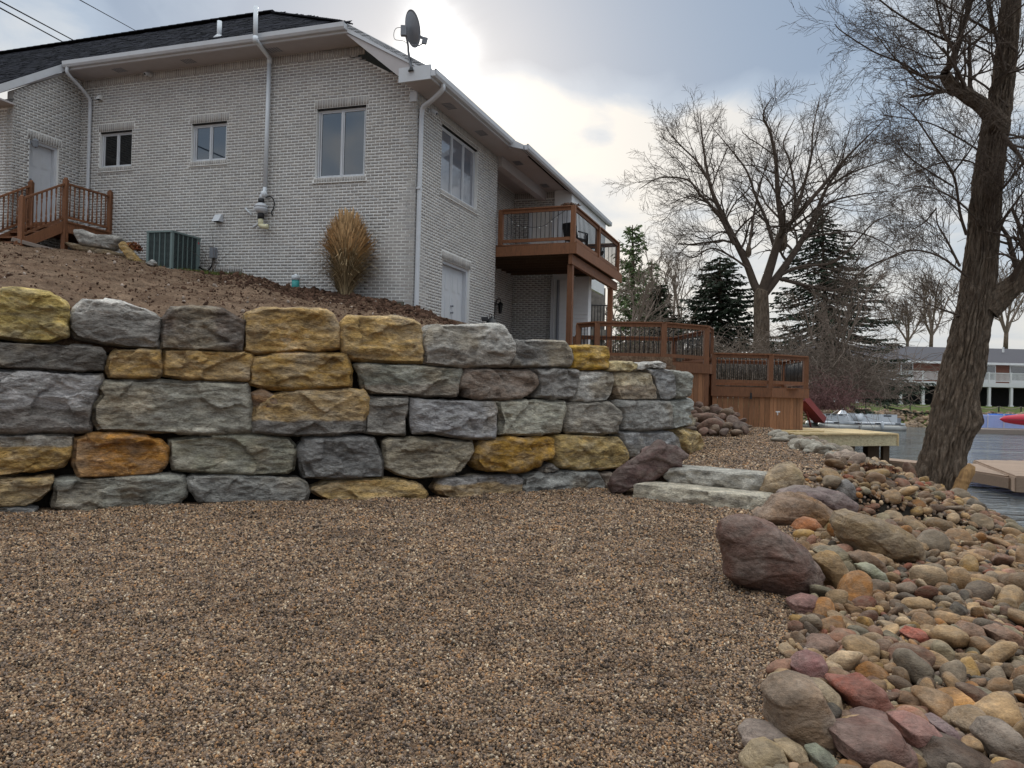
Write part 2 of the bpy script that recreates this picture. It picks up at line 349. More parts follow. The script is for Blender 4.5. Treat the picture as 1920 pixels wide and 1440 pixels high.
def hit(x, y):
    d = ray(x, y)
    for Y in np.arange(2.3, 40, .04):
        p = EYE+d*(Y/d[1])
        if p[2] < float(ter(p[0], p[1])): return p
    return p
def grid(name, X, Y, Z, mat, **k):
    ny, nx = X.shape
    v = np.stack([X, Y, Z], -1).reshape(-1, 3); i = np.arange(nx*ny).reshape(ny, nx)
    f = np.stack([i[:-1, :-1], i[:-1, 1:], i[1:, 1:], i[1:, :-1]], -1).reshape(-1, 4)
    return mk(name, v, f, mat, smooth=True, origin=np.zeros(3), **k)

# gravel sheet: relief of small heaps, pebble-sized cells in the material, real pebbles on top
def gravel_relief(x, y):
    P = np.stack([x.ravel(), y.ravel(), 0*x.ravel()], -1)
    return (.032*fbm(P*1.2, 3, 5)+.03*fbm(P*5.5, 3, 9)).reshape(x.shape)
gm = bpy.data.materials.new('pea_gravel'); gm.use_nodes = True; g_ = gm.node_tree; gb = g_.nodes['Principled BSDF']
gtc = g_.nodes.new('ShaderNodeTexCoord')
vo = g_.nodes.new('ShaderNodeTexVoronoi'); vo.inputs['Scale'].default_value = 62; g_.links.new(gtc.outputs['Object'], vo.inputs['Vector'])
sp = g_.nodes.new('ShaderNodeSeparateColor'); g_.links.new(vo.outputs['Color'], sp.inputs[0])
PEB = [(0, (.044, .028, .018)), (.19, (.13, .080, .050)), (.36, (.245, .152, .090)), (.57, (.315, .20, .12)), (.70, (.39, .205, .09)), (.76, (.23, .168, .13)), (.89, (.47, .33, .205)), (.975, (.61, .48, .34))]
gcol = ramp_node(g_, sp.outputs[0], PEB, 'CONSTANT')
gcol = mix_node(g_, 1, gcol, ramp_node(g_, vo.outputs['Distance'], [(.0, 1.1), (.009*62, .9), (1, .35)]), 'MULTIPLY')
gcol = mix_node(g_, 1, gcol, ramp_node(g_, noise(g_, gtc.outputs['Object'], 1.1, 5, .6), [(.3, .86), (.7, 1.1)]), 'MULTIPLY')
sx = g_.nodes.new('ShaderNodeSeparateXYZ'); g_.links.new(gtc.outputs['Object'], sx.inputs[0])
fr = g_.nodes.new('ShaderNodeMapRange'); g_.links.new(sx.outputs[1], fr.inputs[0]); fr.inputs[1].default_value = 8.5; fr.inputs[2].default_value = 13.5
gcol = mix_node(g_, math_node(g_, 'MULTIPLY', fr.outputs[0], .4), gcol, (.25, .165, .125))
g_.links.new(gcol, gb.inputs['Base Color']); gb.inputs['Roughness'].default_value = .85; gb.inputs['Specular IOR Level'].default_value = .2
gbp = g_.nodes.new('ShaderNodeBump'); gbp.inputs['Strength'].default_value = 1; gbp.inputs['Distance'].default_value = .012; gbp.invert = True
g_.links.new(vo.outputs['Distance'], gbp.inputs['Height']); g_.links.new(gbp.outputs[0], gb.inputs['Normal'])
yy = np.concatenate([np.arange(-7, 2, .5), np.arange(2, 15, .09), np.arange(15, 25, .3)])
tt = np.linspace(0, 1, 230)[None, :]
Yg = np.repeat(yy[:, None], 230, 1); Xg = -13+(Xe(Yg)+.35+13)*tt
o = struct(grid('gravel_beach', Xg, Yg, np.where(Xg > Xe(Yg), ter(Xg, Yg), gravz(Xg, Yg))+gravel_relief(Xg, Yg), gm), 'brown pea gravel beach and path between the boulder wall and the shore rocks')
# shore bank under the cobbles
ys = np.concatenate([np.arange(-7, 2, .6), np.arange(2, 24, .14), np.arange(24, 30, .5)])
ss = np.linspace(-.06, 1.5, 50)[None, :]; Yb = np.repeat(ys[:, None], 50, 1); Xb = Xe(Yb)+(Xw(Yb)-Xe(Yb))*ss
BANK = struct(grid('shore_bank', Xb, Yb, ter(Xb, Yb)-.045+.015*np.sin(Xb*9)*np.cos(Yb*7), M['backfill']), 'sloping stony bank running down from the gravel into the lake')

# lake bed / land sheet to the horizon
g0 = MB(); g0.frame((-1500, -300, -2.2), (3000, 0, 0), (0, 3000, 0), (0, 0, .2)); o = struct(g0.build('ground', M['soil']))
wm = bpy.data.materials.new('lake_water'); wm.use_nodes = True; w_ = wm.node_tree; wb = w_.nodes['Principled BSDF']
wb.inputs['Base Color'].default_value = (.035, .045, .042, 1); wb.inputs['Roughness'].default_value = .12; wb.inputs['IOR'].default_value = 2.2; wb.inputs['Specular IOR Level'].default_value = .6
wt = w_.nodes.new('ShaderNodeTexCoord'); wmap = w_.nodes.new('ShaderNodeMapping'); w_.links.new(wt.outputs['Object'], wmap.inputs[0]); wmap.inputs['Scale'].default_value = (.45, 1.3, 1); wmap.inputs['Rotation'].default_value = (0, 0, .35)
wbp = w_.nodes.new('ShaderNodeBump'); wbp.inputs['Strength'].default_value = .8; wbp.inputs['Distance'].default_value = .12
hgt = math_node(w_, 'ADD', math_node(w_, 'ADD', noise(w_, wmap.outputs[0], 2.2, 4, .6, .4), math_node(w_, 'MULTIPLY', noise(w_, wmap.outputs[0], .7, 3, .5), 2.6)), math_node(w_, 'MULTIPLY', noise(w_, wmap.outputs[0], .2, 2, .5), 5.0))
w_.links.new(hgt, wbp.inputs['Height']); w_.links.new(wbp.outputs[0], wb.inputs['Normal'])
w0 = MB(); w0.add([(-2, -60, WATER), (300, -60, WATER), (300, 260, WATER), (-2, 260, WATER)], [(0, 1, 2, 3)]); o = struct(w0.build('lake_water', wm), 'rippled grey lake water reflecting the sky')

# land behind the decks and house, and the far shore
def land(name, x0, x1, y0, y1, fz, mat, n=60):
    X, Y = np.meshgrid(np.linspace(0, 1, n), np.linspace(y0, y1, n)); X = (x0(Y) if callable(x0) else x0)*(1-X)+(x1(Y) if callable(x1) else x1)*X
    return struct(grid(name, X, Y, fz(X, Y), mat))
def backz(X, Y):
    d = Xw(Y)-X; return np.clip(WATER-.3+d*.55, -1.2, 1.0+.02*np.clip(Y-24, 0, 60))+.06*fbm(np.stack([X.ravel()*.5, Y.ravel()*.5, 0*X.ravel()], -1), 3, 3).reshape(X.shape)
land('back_yard', -80, lambda Y: Xw(Y)+1.2, 21.5, 88, backz, M['grass'], 110)
def farz(X, Y): return np.interp(Y, [69, 70.6, 73, 80, 200], [-1.3, WATER-.05, .85, 1.6, 2.2])+.03*np.sin(X*.7)
land('far_lawn', 17, 170, 69, 200, farz, M['grass'], 90)

# ================================================================== STONE BUILDERS
_cg = {}
def cubegrid(nx, ny, nz):
    key = (nx, ny, nz)
    if key in _cg: return _cg[key]
    idx = {}; V = []; Fq = []
    def vid(i, j, k):
        t = (i, j, k)
        if t not in idx: idx[t] = len(V); V.append((2*i/nx-1, 2*j/ny-1, 2*k/nz-1))
        return idx[t]
    for k, r in ((0, 1), (nz, 0)):
        for i in range(nx):
            for j in range(ny):
                q = [vid(i, j, k), vid(i+1, j, k), vid(i+1, j+1, k), vid(i, j+1, k)]; Fq.append(q[::-1] if r else q)
    for j, r in ((0, 0), (ny, 1)):
        for i in range(nx):
            for k in range(nz):
                q = [vid(i, j, k), vid(i+1, j, k), vid(i+1, j, k+1), vid(i, j, k+1)]; Fq.append(q[::-1] if r else q)
    for i, r in ((0, 0), (nx, 1)):
        for j in range(ny):
            for k in range(nz):
                q = [vid(i, j, k), vid(i, j, k+1), vid(i, j+1, k+1), vid(i, j+1, k)]; Fq.append(q[::-1] if r else q)
    _cg[key] = (np.array(V), np.array(Fq)); return _cg[key]
def vnormals(v, f):
    n = np.cross(v[f[:, 2]]-v[f[:, 0]], v[f[:, 3]]-v[f[:, 1]]) if f.shape[1] == 4 else np.cross(v[f[:, 1]]-v[f[:, 0]], v[f[:, 2]]-v[f[:, 0]])
    o = np.zeros_like(v)
    for k in range(f.shape[1]): np.add.at(o, f[:, k], n)
    return o/(np.linalg.norm(o, axis=1)[:, None]+1e-12)
def polyR(poly, c, ang):
    """distance from c to the outline in direction ang (vectorised)"""
    P = np.asarray(poly, float)-c; Q = np.roll(P, -1, 0); D = np.stack([np.cos(ang), np.sin(ang)], -1); best = np.full(len(ang), 1e9)
    for a, b in zip(P, Q):
        e = b-a; den = D[:, 0]*e[1]-D[:, 1]*e[0]; den = np.where(abs(den) < 1e-9, 1e-9, den)
        t = (a[0]*e[1]-a[1]*e[0])/den; s = (a[0]*D[:, 1]-a[1]*D[:, 0])/den
        ok = (t > 0) & (s >= -1e-6) & (s <= 1+1e-6); best = np.where(ok & (t < best), t, best)
    return np.where(best > 1e8, 1, best)
WLX = [-14, -9, -5.9, -4.5, -2.73, -1.16, .21, 1.54, 2.5, 3.2, 3.75, 4.2, 4.35]
WLY = [5.2, 7.2, 8.75, 9.65, 10.45, 10.95, 11.85, 12.75, 13.45, 14.1, 14.9, 15.8, 19]
def Yw(x): return np.interp(x, WLX, WLY)
BATTER = .07
def wallhit(px, py):
    D = (CR @ np.stack([(px-960)/F, (720-py)/F, -np.ones_like(px)])).T; D = D/D[:, 1:2]
    lo = np.full(len(px), 4.0); hi = np.full(len(px), 26.0)
    f = lambda t: t-Yw(D[:, 0]*t)-BATTER*(D[:, 2]*t+EYEZ)
    for _ in range(40):
        m = (lo+hi)/2; g = f(m) > 0; hi = np.where(g, m, hi); lo = np.where(g, lo, m)
    return EYE+D*hi[:, None]
def wallnorm(x):
    t = np.stack([np.full_like(x, .3), Yw(x+.15)-Yw(x-.15)], -1); t /= np.linalg.norm(t, axis=1)[:, None]
    t[:, 1] = np.clip(t[:, 1], -2, 2); return np.stack([-t[:, 1], t[:, 0], 0*x], -1)     # points inward (+y)
YEL, YEL2, GOLD = (.36, .232, .088), (.37, .265, .13), (.31, .18, .038)
OLIVE, ORANGE = (.38, .29, .11), (.34, .165, .04)
GREY, LGREY, DGREY, BGREY = (.20, .195, .195), (.36, .35, .345), (.10, .092, .087), (.19, .195, .205)
GGREEN, TAN, BROWN, DBROWN = (.23, .222, .195), (.30, .26, .195), (.20, .155, .13), (.075, .055, .045)
def facets(P, seed, n, zs=1.7, slope=.35):
    """chiselled planes: every point follows the tilted plane of its nearest seed"""
    r = np.random.default_rng(seed); S = np.array([1, 1, zs]); Q = P*S+.12*np.stack([vn(P*3.1, seed+k) for k in (1, 2, 3)], -1)
    lo, hi = Q.min(0), Q.max(0); Fp = r.uniform(lo, hi, (n, 3)); g = r.normal(0, slope, (n, 3)); o = r.normal(0, .02, n)
    d = ((Q[:, None]-Fp[None])**2).sum(2); i2 = np.argsort(d, 1)[:, :2]; ix = np.arange(len(P)); v = [np.clip(((Q-Fp[i2[:, k]])*g[i2[:, k]]).sum(1)+o[i2[:, k]], -.05, .045) for k in (0, 1)]
    w = np.clip(.5+(np.sqrt(d[ix, i2[:, 1]])-np.sqrt(d[ix, i2[:, 0]]))/.02, .5, 1); return v[0]*w+v[1]*(1-w)
def relief(P, seed, amp, strata=7.0, nf=26):
    Q = P*np.array([1, 1, 1.9]); a = fbm(Q*2.2, 3, seed)
    L = P[:, 2]*strata+1.5*fbm(P*1.7, 3, seed+5)+.5*fbm(P*7, 2, seed+7); fr = L-np.floor(L); led = np.where(fr < .85, fr/.85, (1-fr)/.15)
    where = np.clip(.5+1.6*fbm(P*1.9, 2, seed+15), 0, 1)
    hi = fbm(Q*8, 4, seed+11, .62); rg = .5-abs(fbm(Q*5.5, 3, seed+13))*2
    return amp*(.55*a+.34*where*(led-.5)+.5*hi+.28*np.clip(rg, -.4, .5))+facets(P, seed, nf, 1.7, .16)*amp/.075
def wallstone(poly, col, seed, parent, col2=None, split=None, depth=.62, out=0.0, label=None, name='stone', amp=.068):
    poly = np.array(poly, float); lo, hi = poly.min(0), poly.max(0); c = (lo+hi)/2; a, b = (hi-lo)/2
    nx = int(np.clip(a*2/2.3, 14, 100)); ny = int(np.clip(b*2/2.3, 10, 60)); V, Fq = cubegrid(nx, ny, 7)
    x, y, z = V[:, 0], V[:, 1], V[:, 2]; rho = np.maximum(abs(x), abs(y)); ang = np.arctan2(y*b, x*a)
    p = 19.0; mm = (rho**p+abs(z)**p)**(1/p)+1e-9; mm = np.where(np.maximum(rho, abs(z)) > 0, mm, 1); rr, zz = rho/mm, z/mm
    cen = poly.mean(0)*.5+c*.5; poly = cen+(poly-cen)*1.014
    R = polyR(poly, cen, ang)
    px = cen[0]+rr*R*np.cos(ang); py = cen[1]+rr*R*np.sin(ang)
    B = wallhit(px, py); n = wallnorm(B[:, 0]); P = B+n*((1-zz)/2*depth-out)[:, None]
    P[:, 2] -= 0
    f = Fq[:, ::-1]; vnrm = vnormals(P, f)
    if np.mean((vnrm*(P-P.mean(0))).sum(1)) < 0: f = Fq; vnrm = -vnrm
    d = relief(P, seed, amp)
    ed = np.clip((rho-.8)/.2, 0, 1)*(z > .9)
    side = np.where(z > .9, np.clip((.97-rho)/.16, .25, 1), .30); P = P+vnrm*(d*side+.010-.02*ed*np.clip((rho-.9)/.1, 0, 1))[:, None]
    col = np.array(col, float); grey = col.max()-col.min() < .07
    if grey: col = col*1.14
    C = np.tile(col, (len(P), 1)); k = (np.clip(fbm(P*1.7, 3, seed+31)*2.4-.15, 0, .75))[:, None]
    C = C*(1-k)+np.array((.27, .23, .175) if grey else (col*.55+np.array((.14, .125, .105))))*k
    if col2 is not None:
        k = np.clip(((py-split)/3+.6*fbm(P*5, 2, seed)*3), 0, 1)[:, None]; C = C*(1-k)+np.array(col2)*k
    C *= (1+.16*fbm(P*3, 2, seed+2))[:, None]
    o = mk(name, P, f, M['rock'], parent, False, C)
    if label: o['label'] = label
    return o
def cA(*p): return [(x/3.13, y/3.13+520) for x, y in p]
def cB(*p): return [(x/3.272+440, y/3.272+540) for x, y in p]
def cC(*p): return [(x/3.4286+780, y/3.4286+580) for x, y in p]
def cD(*p): return [(x/3.31+1120, y/3.31+760) for x, y in p]
def cE(*p): return [(x/4.5+1500, y/4.5+860) for x, y in p]
def cF(*p): return [(x/3.3103+1340, y/3.3103+1100) for x, y in p]
WALL = thing('retaining_wall', 'five course dry stacked wall of yellow and grey limestone boulders below the dirt slope', 'retaining wall', (-1.2, 10.9, 0))
ST = [
 (cA((-60,60),(120,62),(290,88),(400,150),(410,230),(395,340),(300,378),(150,375),(0,352),(-60,350)), OLIVE, None, None),
 (cA((415,215),(440,165),(490,122),(600,125),(740,145),(860,180),(955,240),(940,330),(935,420),(760,412),(600,385),(450,350),(405,300)), LGREY, (.20,.19,.185), 587),
 (cA((960,240),(1010,180),(1130,170),(1300,180),(1390,235),(1440,255),(1425,430),(1250,430),(1050,425),(945,420),(945,330)), DBROWN, None, None),
 (cA((-60,378),(100,385),(400,398),(600,408),(625,440),(610,545),(480,555),(200,535),(-60,530)), DGREY, None, None),
 (cA((690,425),(800,422),(945,430),(950,560),(930,588),(780,595),(640,590),(625,540),(640,480)), YEL, None, None),
 (cA((960,425),(1100,425),(1300,435),(1480,442),(1492,470),(1465,600),(1300,610),(1100,598),(955,575)), YEL, None, None),
 (cA((-60,545),(200,545),(430,560),(470,575),(600,572),(600,620),(575,690),(540,750),(535,905),(400,912),(100,918),(-60,915)), (.27,.265,.28), (.17,.155,.15), 762),
 (cA((570,650),(620,605),(700,612),(900,602),(1100,615),(1300,615),(1455,625),(1475,740),(1480,900),(1300,920),(1000,918),(750,905),(580,900),(545,840),(545,760),(600,690)), GGREEN, None, None),
 (cA((-60,925),(440,925),(430,1010),(415,1060),(370,1110),(200,1140),(0,1170),(-60,1170)), GREY, (.34,.22,.08), 836),
 (cA((440,950),(520,925),(700,920),(850,930),(940,960),(985,1000),(975,1090),(940,1150),(700,1175),(460,1180),(430,1100)), ORANGE, None, None),
 ([(316,826),(360,820),(440,815),(500,817),(545,822),(557,835),(557,850),(553,882),(540,890),(470,892),(380,886),(325,882),(317,860)], (.21,.205,.165), None, None),
 (cA((-60,1185),(150,1180),(310,1170),(320,1200),(300,1250),(220,1310),(150,1350),(-60,1350)), YEL2, None, None),
 (cA((325,1200),(360,1190),(600,1175),(850,1160),(1000,1160),(1080,1170),(1100,1200),(1090,1290),(1020,1345),(850,1370),(540,1395),(310,1350)), (.205,.208,.192), None, None),
 ([(354,900),(365,893),(430,892),(500,893),(560,897),(575,905),(580,925),(575,938),(500,945),(430,943),(375,941),(358,920)], (.19,.19,.188), None, None),
 ([(-20,950),(40,952),(70,956),(55,975),(-20,978)], BGREY, None, None),
 (cB((85,150),(180,120),(400,118),(560,128),(610,160),(640,220),(655,240),(650,370),(560,385),(500,400),(400,380),(280,395),(120,405),(55,385),(55,260),(80,200)), YEL, None, None),
 (cB((660,215),(700,175),(850,168),(1000,175),(1100,195),(1140,225),(1155,280),(1150,330),(1170,400),(1160,460),(1000,458),(850,450),(720,435),(665,380),(650,300)), (.42,.28,.11), None, None),
 (cC((50,225),(100,130),(140,100),(340,97),(540,97),(570,110),(610,165),(645,235),(640,300),(600,360),(400,372),(200,368),(50,350),(60,260)), (.33,.325,.32), (.255,.23,.21), 655),
 (cB((125,430),(250,405),(400,398),(600,405),(690,405),(705,470),(720,520),(718,608),(600,612),(350,625),(170,610),(90,590),(95,500)), (.35,.222,.075), None, None),
 (cB((740,470),(900,465),(1100,475),(1400,490),(1410,510),(1385,600),(1375,665),(1200,668),(1000,655),(850,650),(790,620),(770,520)), (.175,.178,.155), (.235,.205,.175), 720),
 (cB((120,740),(150,700),(220,650),(300,632),(500,625),(700,622),(790,630),(820,680),(815,760),(800,800),(795,885),(600,900),(400,910),(200,898),(115,880),(112,800)), (.38,.25,.10), (.17,.16,.155), 787),
 (cB((820,665),(950,668),(1070,675),(1075,740),(1055,800),(1055,905),(900,900),(805,890),(805,760)), (.18,.17,.16), None, None),
 (cB((1085,680),(1300,690),(1600,700),(1615,740),(1615,870),(1605,925),(1420,925),(1230,890),(1100,895),(1090,780)), (.23,.23,.25), None, None),
 (cB((395,990),(430,930),(500,918),(700,910),(860,918),(895,1000),(915,1060),(915,1165),(750,1168),(600,1172),(430,1168),(405,1100)), (.145,.145,.15), None, None),
 (cB((915,940),(960,920),(1200,928),(1470,940),(1480,1000),(1440,1080),(1400,1130),(1300,1160),(1100,1178),(1000,1150),(930,1110),(918,1020)), (.26,.23,.18), None, None),
 (cB((465,1240),(560,1195),(700,1178),(900,1170),(1050,1180),(1150,1220),(1198,1270),(1180,1325),(1050,1345),(850,1330),(650,1335),(520,1280)), (.39,.27,.12), None, None),
 (cC((150,1160),(200,1090),(400,1080),(650,1065),(700,1095),(690,1200),(500,1220),(280,1238),(180,1200)), (.17,.165,.17), (.31,.22,.12), 906),
 (cC((620,290),(650,200),(800,195),(960,205),(1000,260),(1015,320),(1000,365),(800,372),(610,365)), (.135,.13,.13), None, None),
 (cC((1000,240),(1110,232),(1250,240),(1258,310),(1250,380),(1100,385),(1015,375),(1010,300)), (.40,.25,.05), None, None),
 (cC((1255,340),(1400,335),(1430,350),(1420,375),(1390,400),(1255,395)), (.44,.36,.20), None, None),
 (cC((1400,385),(1430,355),(1580,335),(1610,350),(1605,378),(1500,378),(1420,392)), LGREY, None, None),
 (cC((290,430),(340,385),(400,380),(600,385),(740,390),(790,420),(800,480),(760,530),(690,575),(560,582),(420,580),(340,560),(335,510),(290,505)), (.215,.17,.145), None, None),
 (cC((760,380),(900,378),(1050,390),(1055,430),(1035,520),(1020,565),(900,578),(790,560),(800,480),(790,420)), (.19,.185,.185), None, None),
 (cC((1060,400),(1150,398),(1280,400),(1285,450),(1270,540),(1240,590),(1100,602),(1035,590),(1040,500)), (.34,.335,.33), None, None),
 (cC((1285,410),(1400,405),(1520,408),(1540,470),(1565,560),(1560,582),(1400,585),(1330,585),(1300,530),(1280,470)), (.42,.36,.26), (.27,.22,.17), 722),
 (cC((1415,400),(1500,382),(1600,378),(1650,395),(1670,420),(1685,500),(1680,560),(1640,585),(1580,585),(1560,530),(1530,440),(1500,405)), (.25,.255,.27), None, None),
 (cC((1660,395),(1765,410),(1765,470),(1755,560),(1700,575),(1680,560),(1680,480)), (.21,.215,.20), None, None),
 (cC((530,590),(700,585),(970,592),(975,640),(950,720),(940,800),(800,810),(550,808),(565,720),(540,650)), (.30,.295,.255), None, None),
 (cC((985,605),(1200,600),(1260,602),(1330,655),(1335,700),(1310,750),(1310,800),(1150,805),(980,795),(970,720)), (.22,.205,.185), None, None),
 (cC((1310,590),(1500,590),(1640,595),(1655,640),(1650,760),(1500,780),(1340,775),(1335,660),(1300,620)), (.225,.225,.225), None, None),
 (cC((1650,590),(1775,575),(1780,640),(1760,745),(1700,762),(1660,770),(1650,700)), (.27,.285,.28), None, None),
 (cC((1770,660),(1797,710),(1785,750),(1745,750),(1740,700)), TAN, None, None),
 (cC((390,930),(440,850),(520,835),(620,822),(700,835),(850,820),(895,830),(900,930),(880,960),(820,970),(800,1010),(740,1040),(600,1050),(470,1045),(420,1020),(390,980)), GOLD, None, None),
 (cC((910,815),(1000,805),(1200,815),(1310,820),(1340,860),(1370,920),(1370,960),(1320,1020),(1200,1030),(1050,1035),(930,1010),(905,920)), (.39,.285,.125), None, None),
 (cC((1325,790),(1500,790),(1660,790),(1700,820),(1720,900),(1600,960),(1500,960),(1385,950),(1345,870)), (.215,.22,.235), None, None),
 (cC((1670,775),(1750,758),(1800,780),(1855,870),(1845,900),(1790,940),(1750,930),(1700,850),(1695,800)), (.40,.30,.145), None, None),
 (cC((700,1080),(800,1045),(1000,1045),(1180,1045),(1225,1110),(1235,1150),(1060,1175),(900,1182),(690,1200)), (.21,.215,.215), None, None),
 (cC((1190,1060),(1260,1050),(1290,1090),(1260,1180),(1215,1150)), (.2,.17,.15), None, None),
 (cC((820,1010),(880,995),(920,1030),(880,1050),(815,1045)), DGREY, None, None),
 (cA((1480,680),(1540,655),(1620,690),(1640,760),(1560,800),(1500,780)), (.22,.13,.07), None, None),
]
for i, (p, c, c2, sp_) in enumerate(ST): wallstone(p, c, i*7+3, WALL, c2, sp_, out=random.uniform(-.02, .05), depth=.62 if i not in (48, 49) else .4)
# the wall goes on to the left beyond the photograph's edge
def projp(X, z):
    q = CR.T@(np.array([X, Yw(X)+BATTER*z, z])-EYE); return (960+F*q[0]/-q[2], 720-F*q[1]/-q[2])
wr = np.random.default_rng(14); WP = [OLIVE, GREY, DGREY, YEL, GGREEN, (.27, .265, .28), YEL2, ORANGE]
for k_, (za, zb) in enumerate(((0, .40), (.42, .87), (.90, 1.62), (1.65, 1.95), (1.98, 2.5))):
    X = -6.17-.12*(k_ % 2)
    while X > -11.5:
        w = wr.uniform(.8, 1.6); e = .03; P4 = [(X-w+e*2, zb-.02), (X-w*.5, zb+wr.uniform(-.02, .03)), (X-e*2, zb-.02), (X-e, (za+zb)/2), (X-e*2, za+.02), (X-w*.5, za), (X-w+e*2, za+.02), (X-w+e, (za+zb)/2)]
        wallstone([projp(a, b) for a, b in P4], WP[wr.integers(len(WP))], int(wr.integers(1, 999)), WALL, out=wr.uniform(-.02, .05)); X -= w
# packed earth and rubble seen in the joints
sx_ = np.concatenate([np.linspace(-13, 3.3, 90), [3.42]]); hz = np.linspace(-.1, 1, 9)
crest_px = [(-200,548),(0,546),(130,560),(220,580),(300,592),(400,590),(460,595),(550,592),(640,606),(720,606),(800,632),(870,632),(960,648),(1070,662),(1150,690),(1240,700),(1296,712)]
crx = []; crz = []
for a_, b_ in crest_px:
    q = wallhit(np.array([float(a_)]), np.array([float(b_)]))[0]; crx.append(q[0]); crz.append(q[2])
crz[0] = crz[1]
def crestz(x): return np.interp(x, crx, crz)
BX = np.repeat(sx_[None, :], 9, 0); cz = crestz(BX)
BZ = hz[:, None]*(cz-.12); wn = wallnorm(BX.ravel()).reshape(9, -1, 3)
o = grid('backfill', BX+wn[:, :, 0]*.34, Yw(BX)+BATTER*BZ+wn[:, :, 1]*.34, BZ, M['backfill']); o.parent = WALL; o.location = tuple(-wloc(WALL))

# dirt slope from the crest of the wall up to the house
base = [(14.5,-2.6,4.55),(10.6,-2.5,4.48),(9.2,-2.1,4.44),(8.0,-.9,4.42),(7.0,-.35,4.3),(6.4,-.1,4.2),(5.4,.05,4.06),(4.5,.05,4.02),(3.5,.05,3.70),(2.6,.05,3.6),(1.57,.05,3.5),(.8,.05,3.36),(-.12,-.1,3.2),(-.2,1.3,3.02),(-.25,2.6,2.86),(-.4,4.6,2.72),(-1.2,7,2.6)]
crs = [(-11,),(-6.6,),(-5.9,),(-5.2,),(-4.6,),(-4.0,),(-3.5,),(-3.0,),(-2.4,),(-2.0,),(-1.5,),(-1.0,),(-.5,),(.2,),(.9,),(1.9,),(3.2,)]
bw = np.array([HW(*b) for b in base]); cw = []
for (x,) in crs:
    n_ = wallnorm(np.array([float(x)]))[0]; z_ = float(crestz(x)); cw.append((x+n_[0]*.3, Yw(x)+BATTER*z_+n_[1]*.3, z_-.05))
cw = np.array(cw); S_ = np.linspace(0, len(cw)-1, 330); I_ = np.arange(len(cw))
cwi = np.stack([np.interp(S_, I_, cw[:, k]) for k in range(3)], -1); bwi = np.stack([np.interp(S_, I_, bw[:, k]) for k in range(3)], -1)
T_ = np.concatenate([[0, 0], np.linspace(0, 1, 150)]); P_ = cwi[None]*(1-T_[:, None, None])+bwi[None]*T_[:, None, None]
P_[:2, :, 2] = P_[2, :, 2]-np.array([.5, .2])[:, None]; P_[:2, :, :2] += .05*(bwi-cwi)[None, :, :2]/np.linalg.norm((bwi-cwi)[:, :2], axis=1)[None, :, None]*-1*0
ext = bwi[None]+np.array([V2[0], V2[1], 0])[None, None]*np.array([1.5, 3.5])[:, None, None]; P_ = np.concatenate([P_, ext])
tcol = np.concatenate([T_, [1, 1]])[:, None]
fl = P_.reshape(-1, 3).copy()
bump_ = (.07*fbm(fl*1.1, 3, 21)+.055*np.abs(fbm(fl*4.5, 3, 23))+.045*fbm(fl*13, 3, 25)).reshape(P_.shape[:2])
edge = np.clip(tcol*8, 0, 1)*np.clip((1.0-tcol)*12+.25, 0, 1)
mound = .10*np.exp(-((tcol-.88)/.10)**2)*np.clip((S_[None, :]-6)/3, 0, 1)
P_[:, :, 2] += bump_*edge+mound+.03*(tcol > .5)
SLOPE = P_
DIRT = struct(grid('dirt_slope', P_[:, :, 0], P_[:, :, 1], P_[:, :, 2], M['soil']), 'bare brown dirt slope between the boulder wall and the brick house')
# patio level behind the wall's right end, carrying the decks
pt = MB(); pts_ = [(-.6, 14.9), (3.1, 14.9), (3.35, 16.6), (4.3, 19.9), (4.6, 25), (-6, 25), (-2.5, 18.5)]
vv = [(x, y, z) for z in (2.32, .2) for x, y in pts_]; k_ = len(pts_)
pt.add(vv, [tuple(range(k_))[::-1]]+[(i, (i+1) % k_, k_+(i+1) % k_, k_+i) for i in range(k_)]); struct(pt.build('patio', M['soil']))

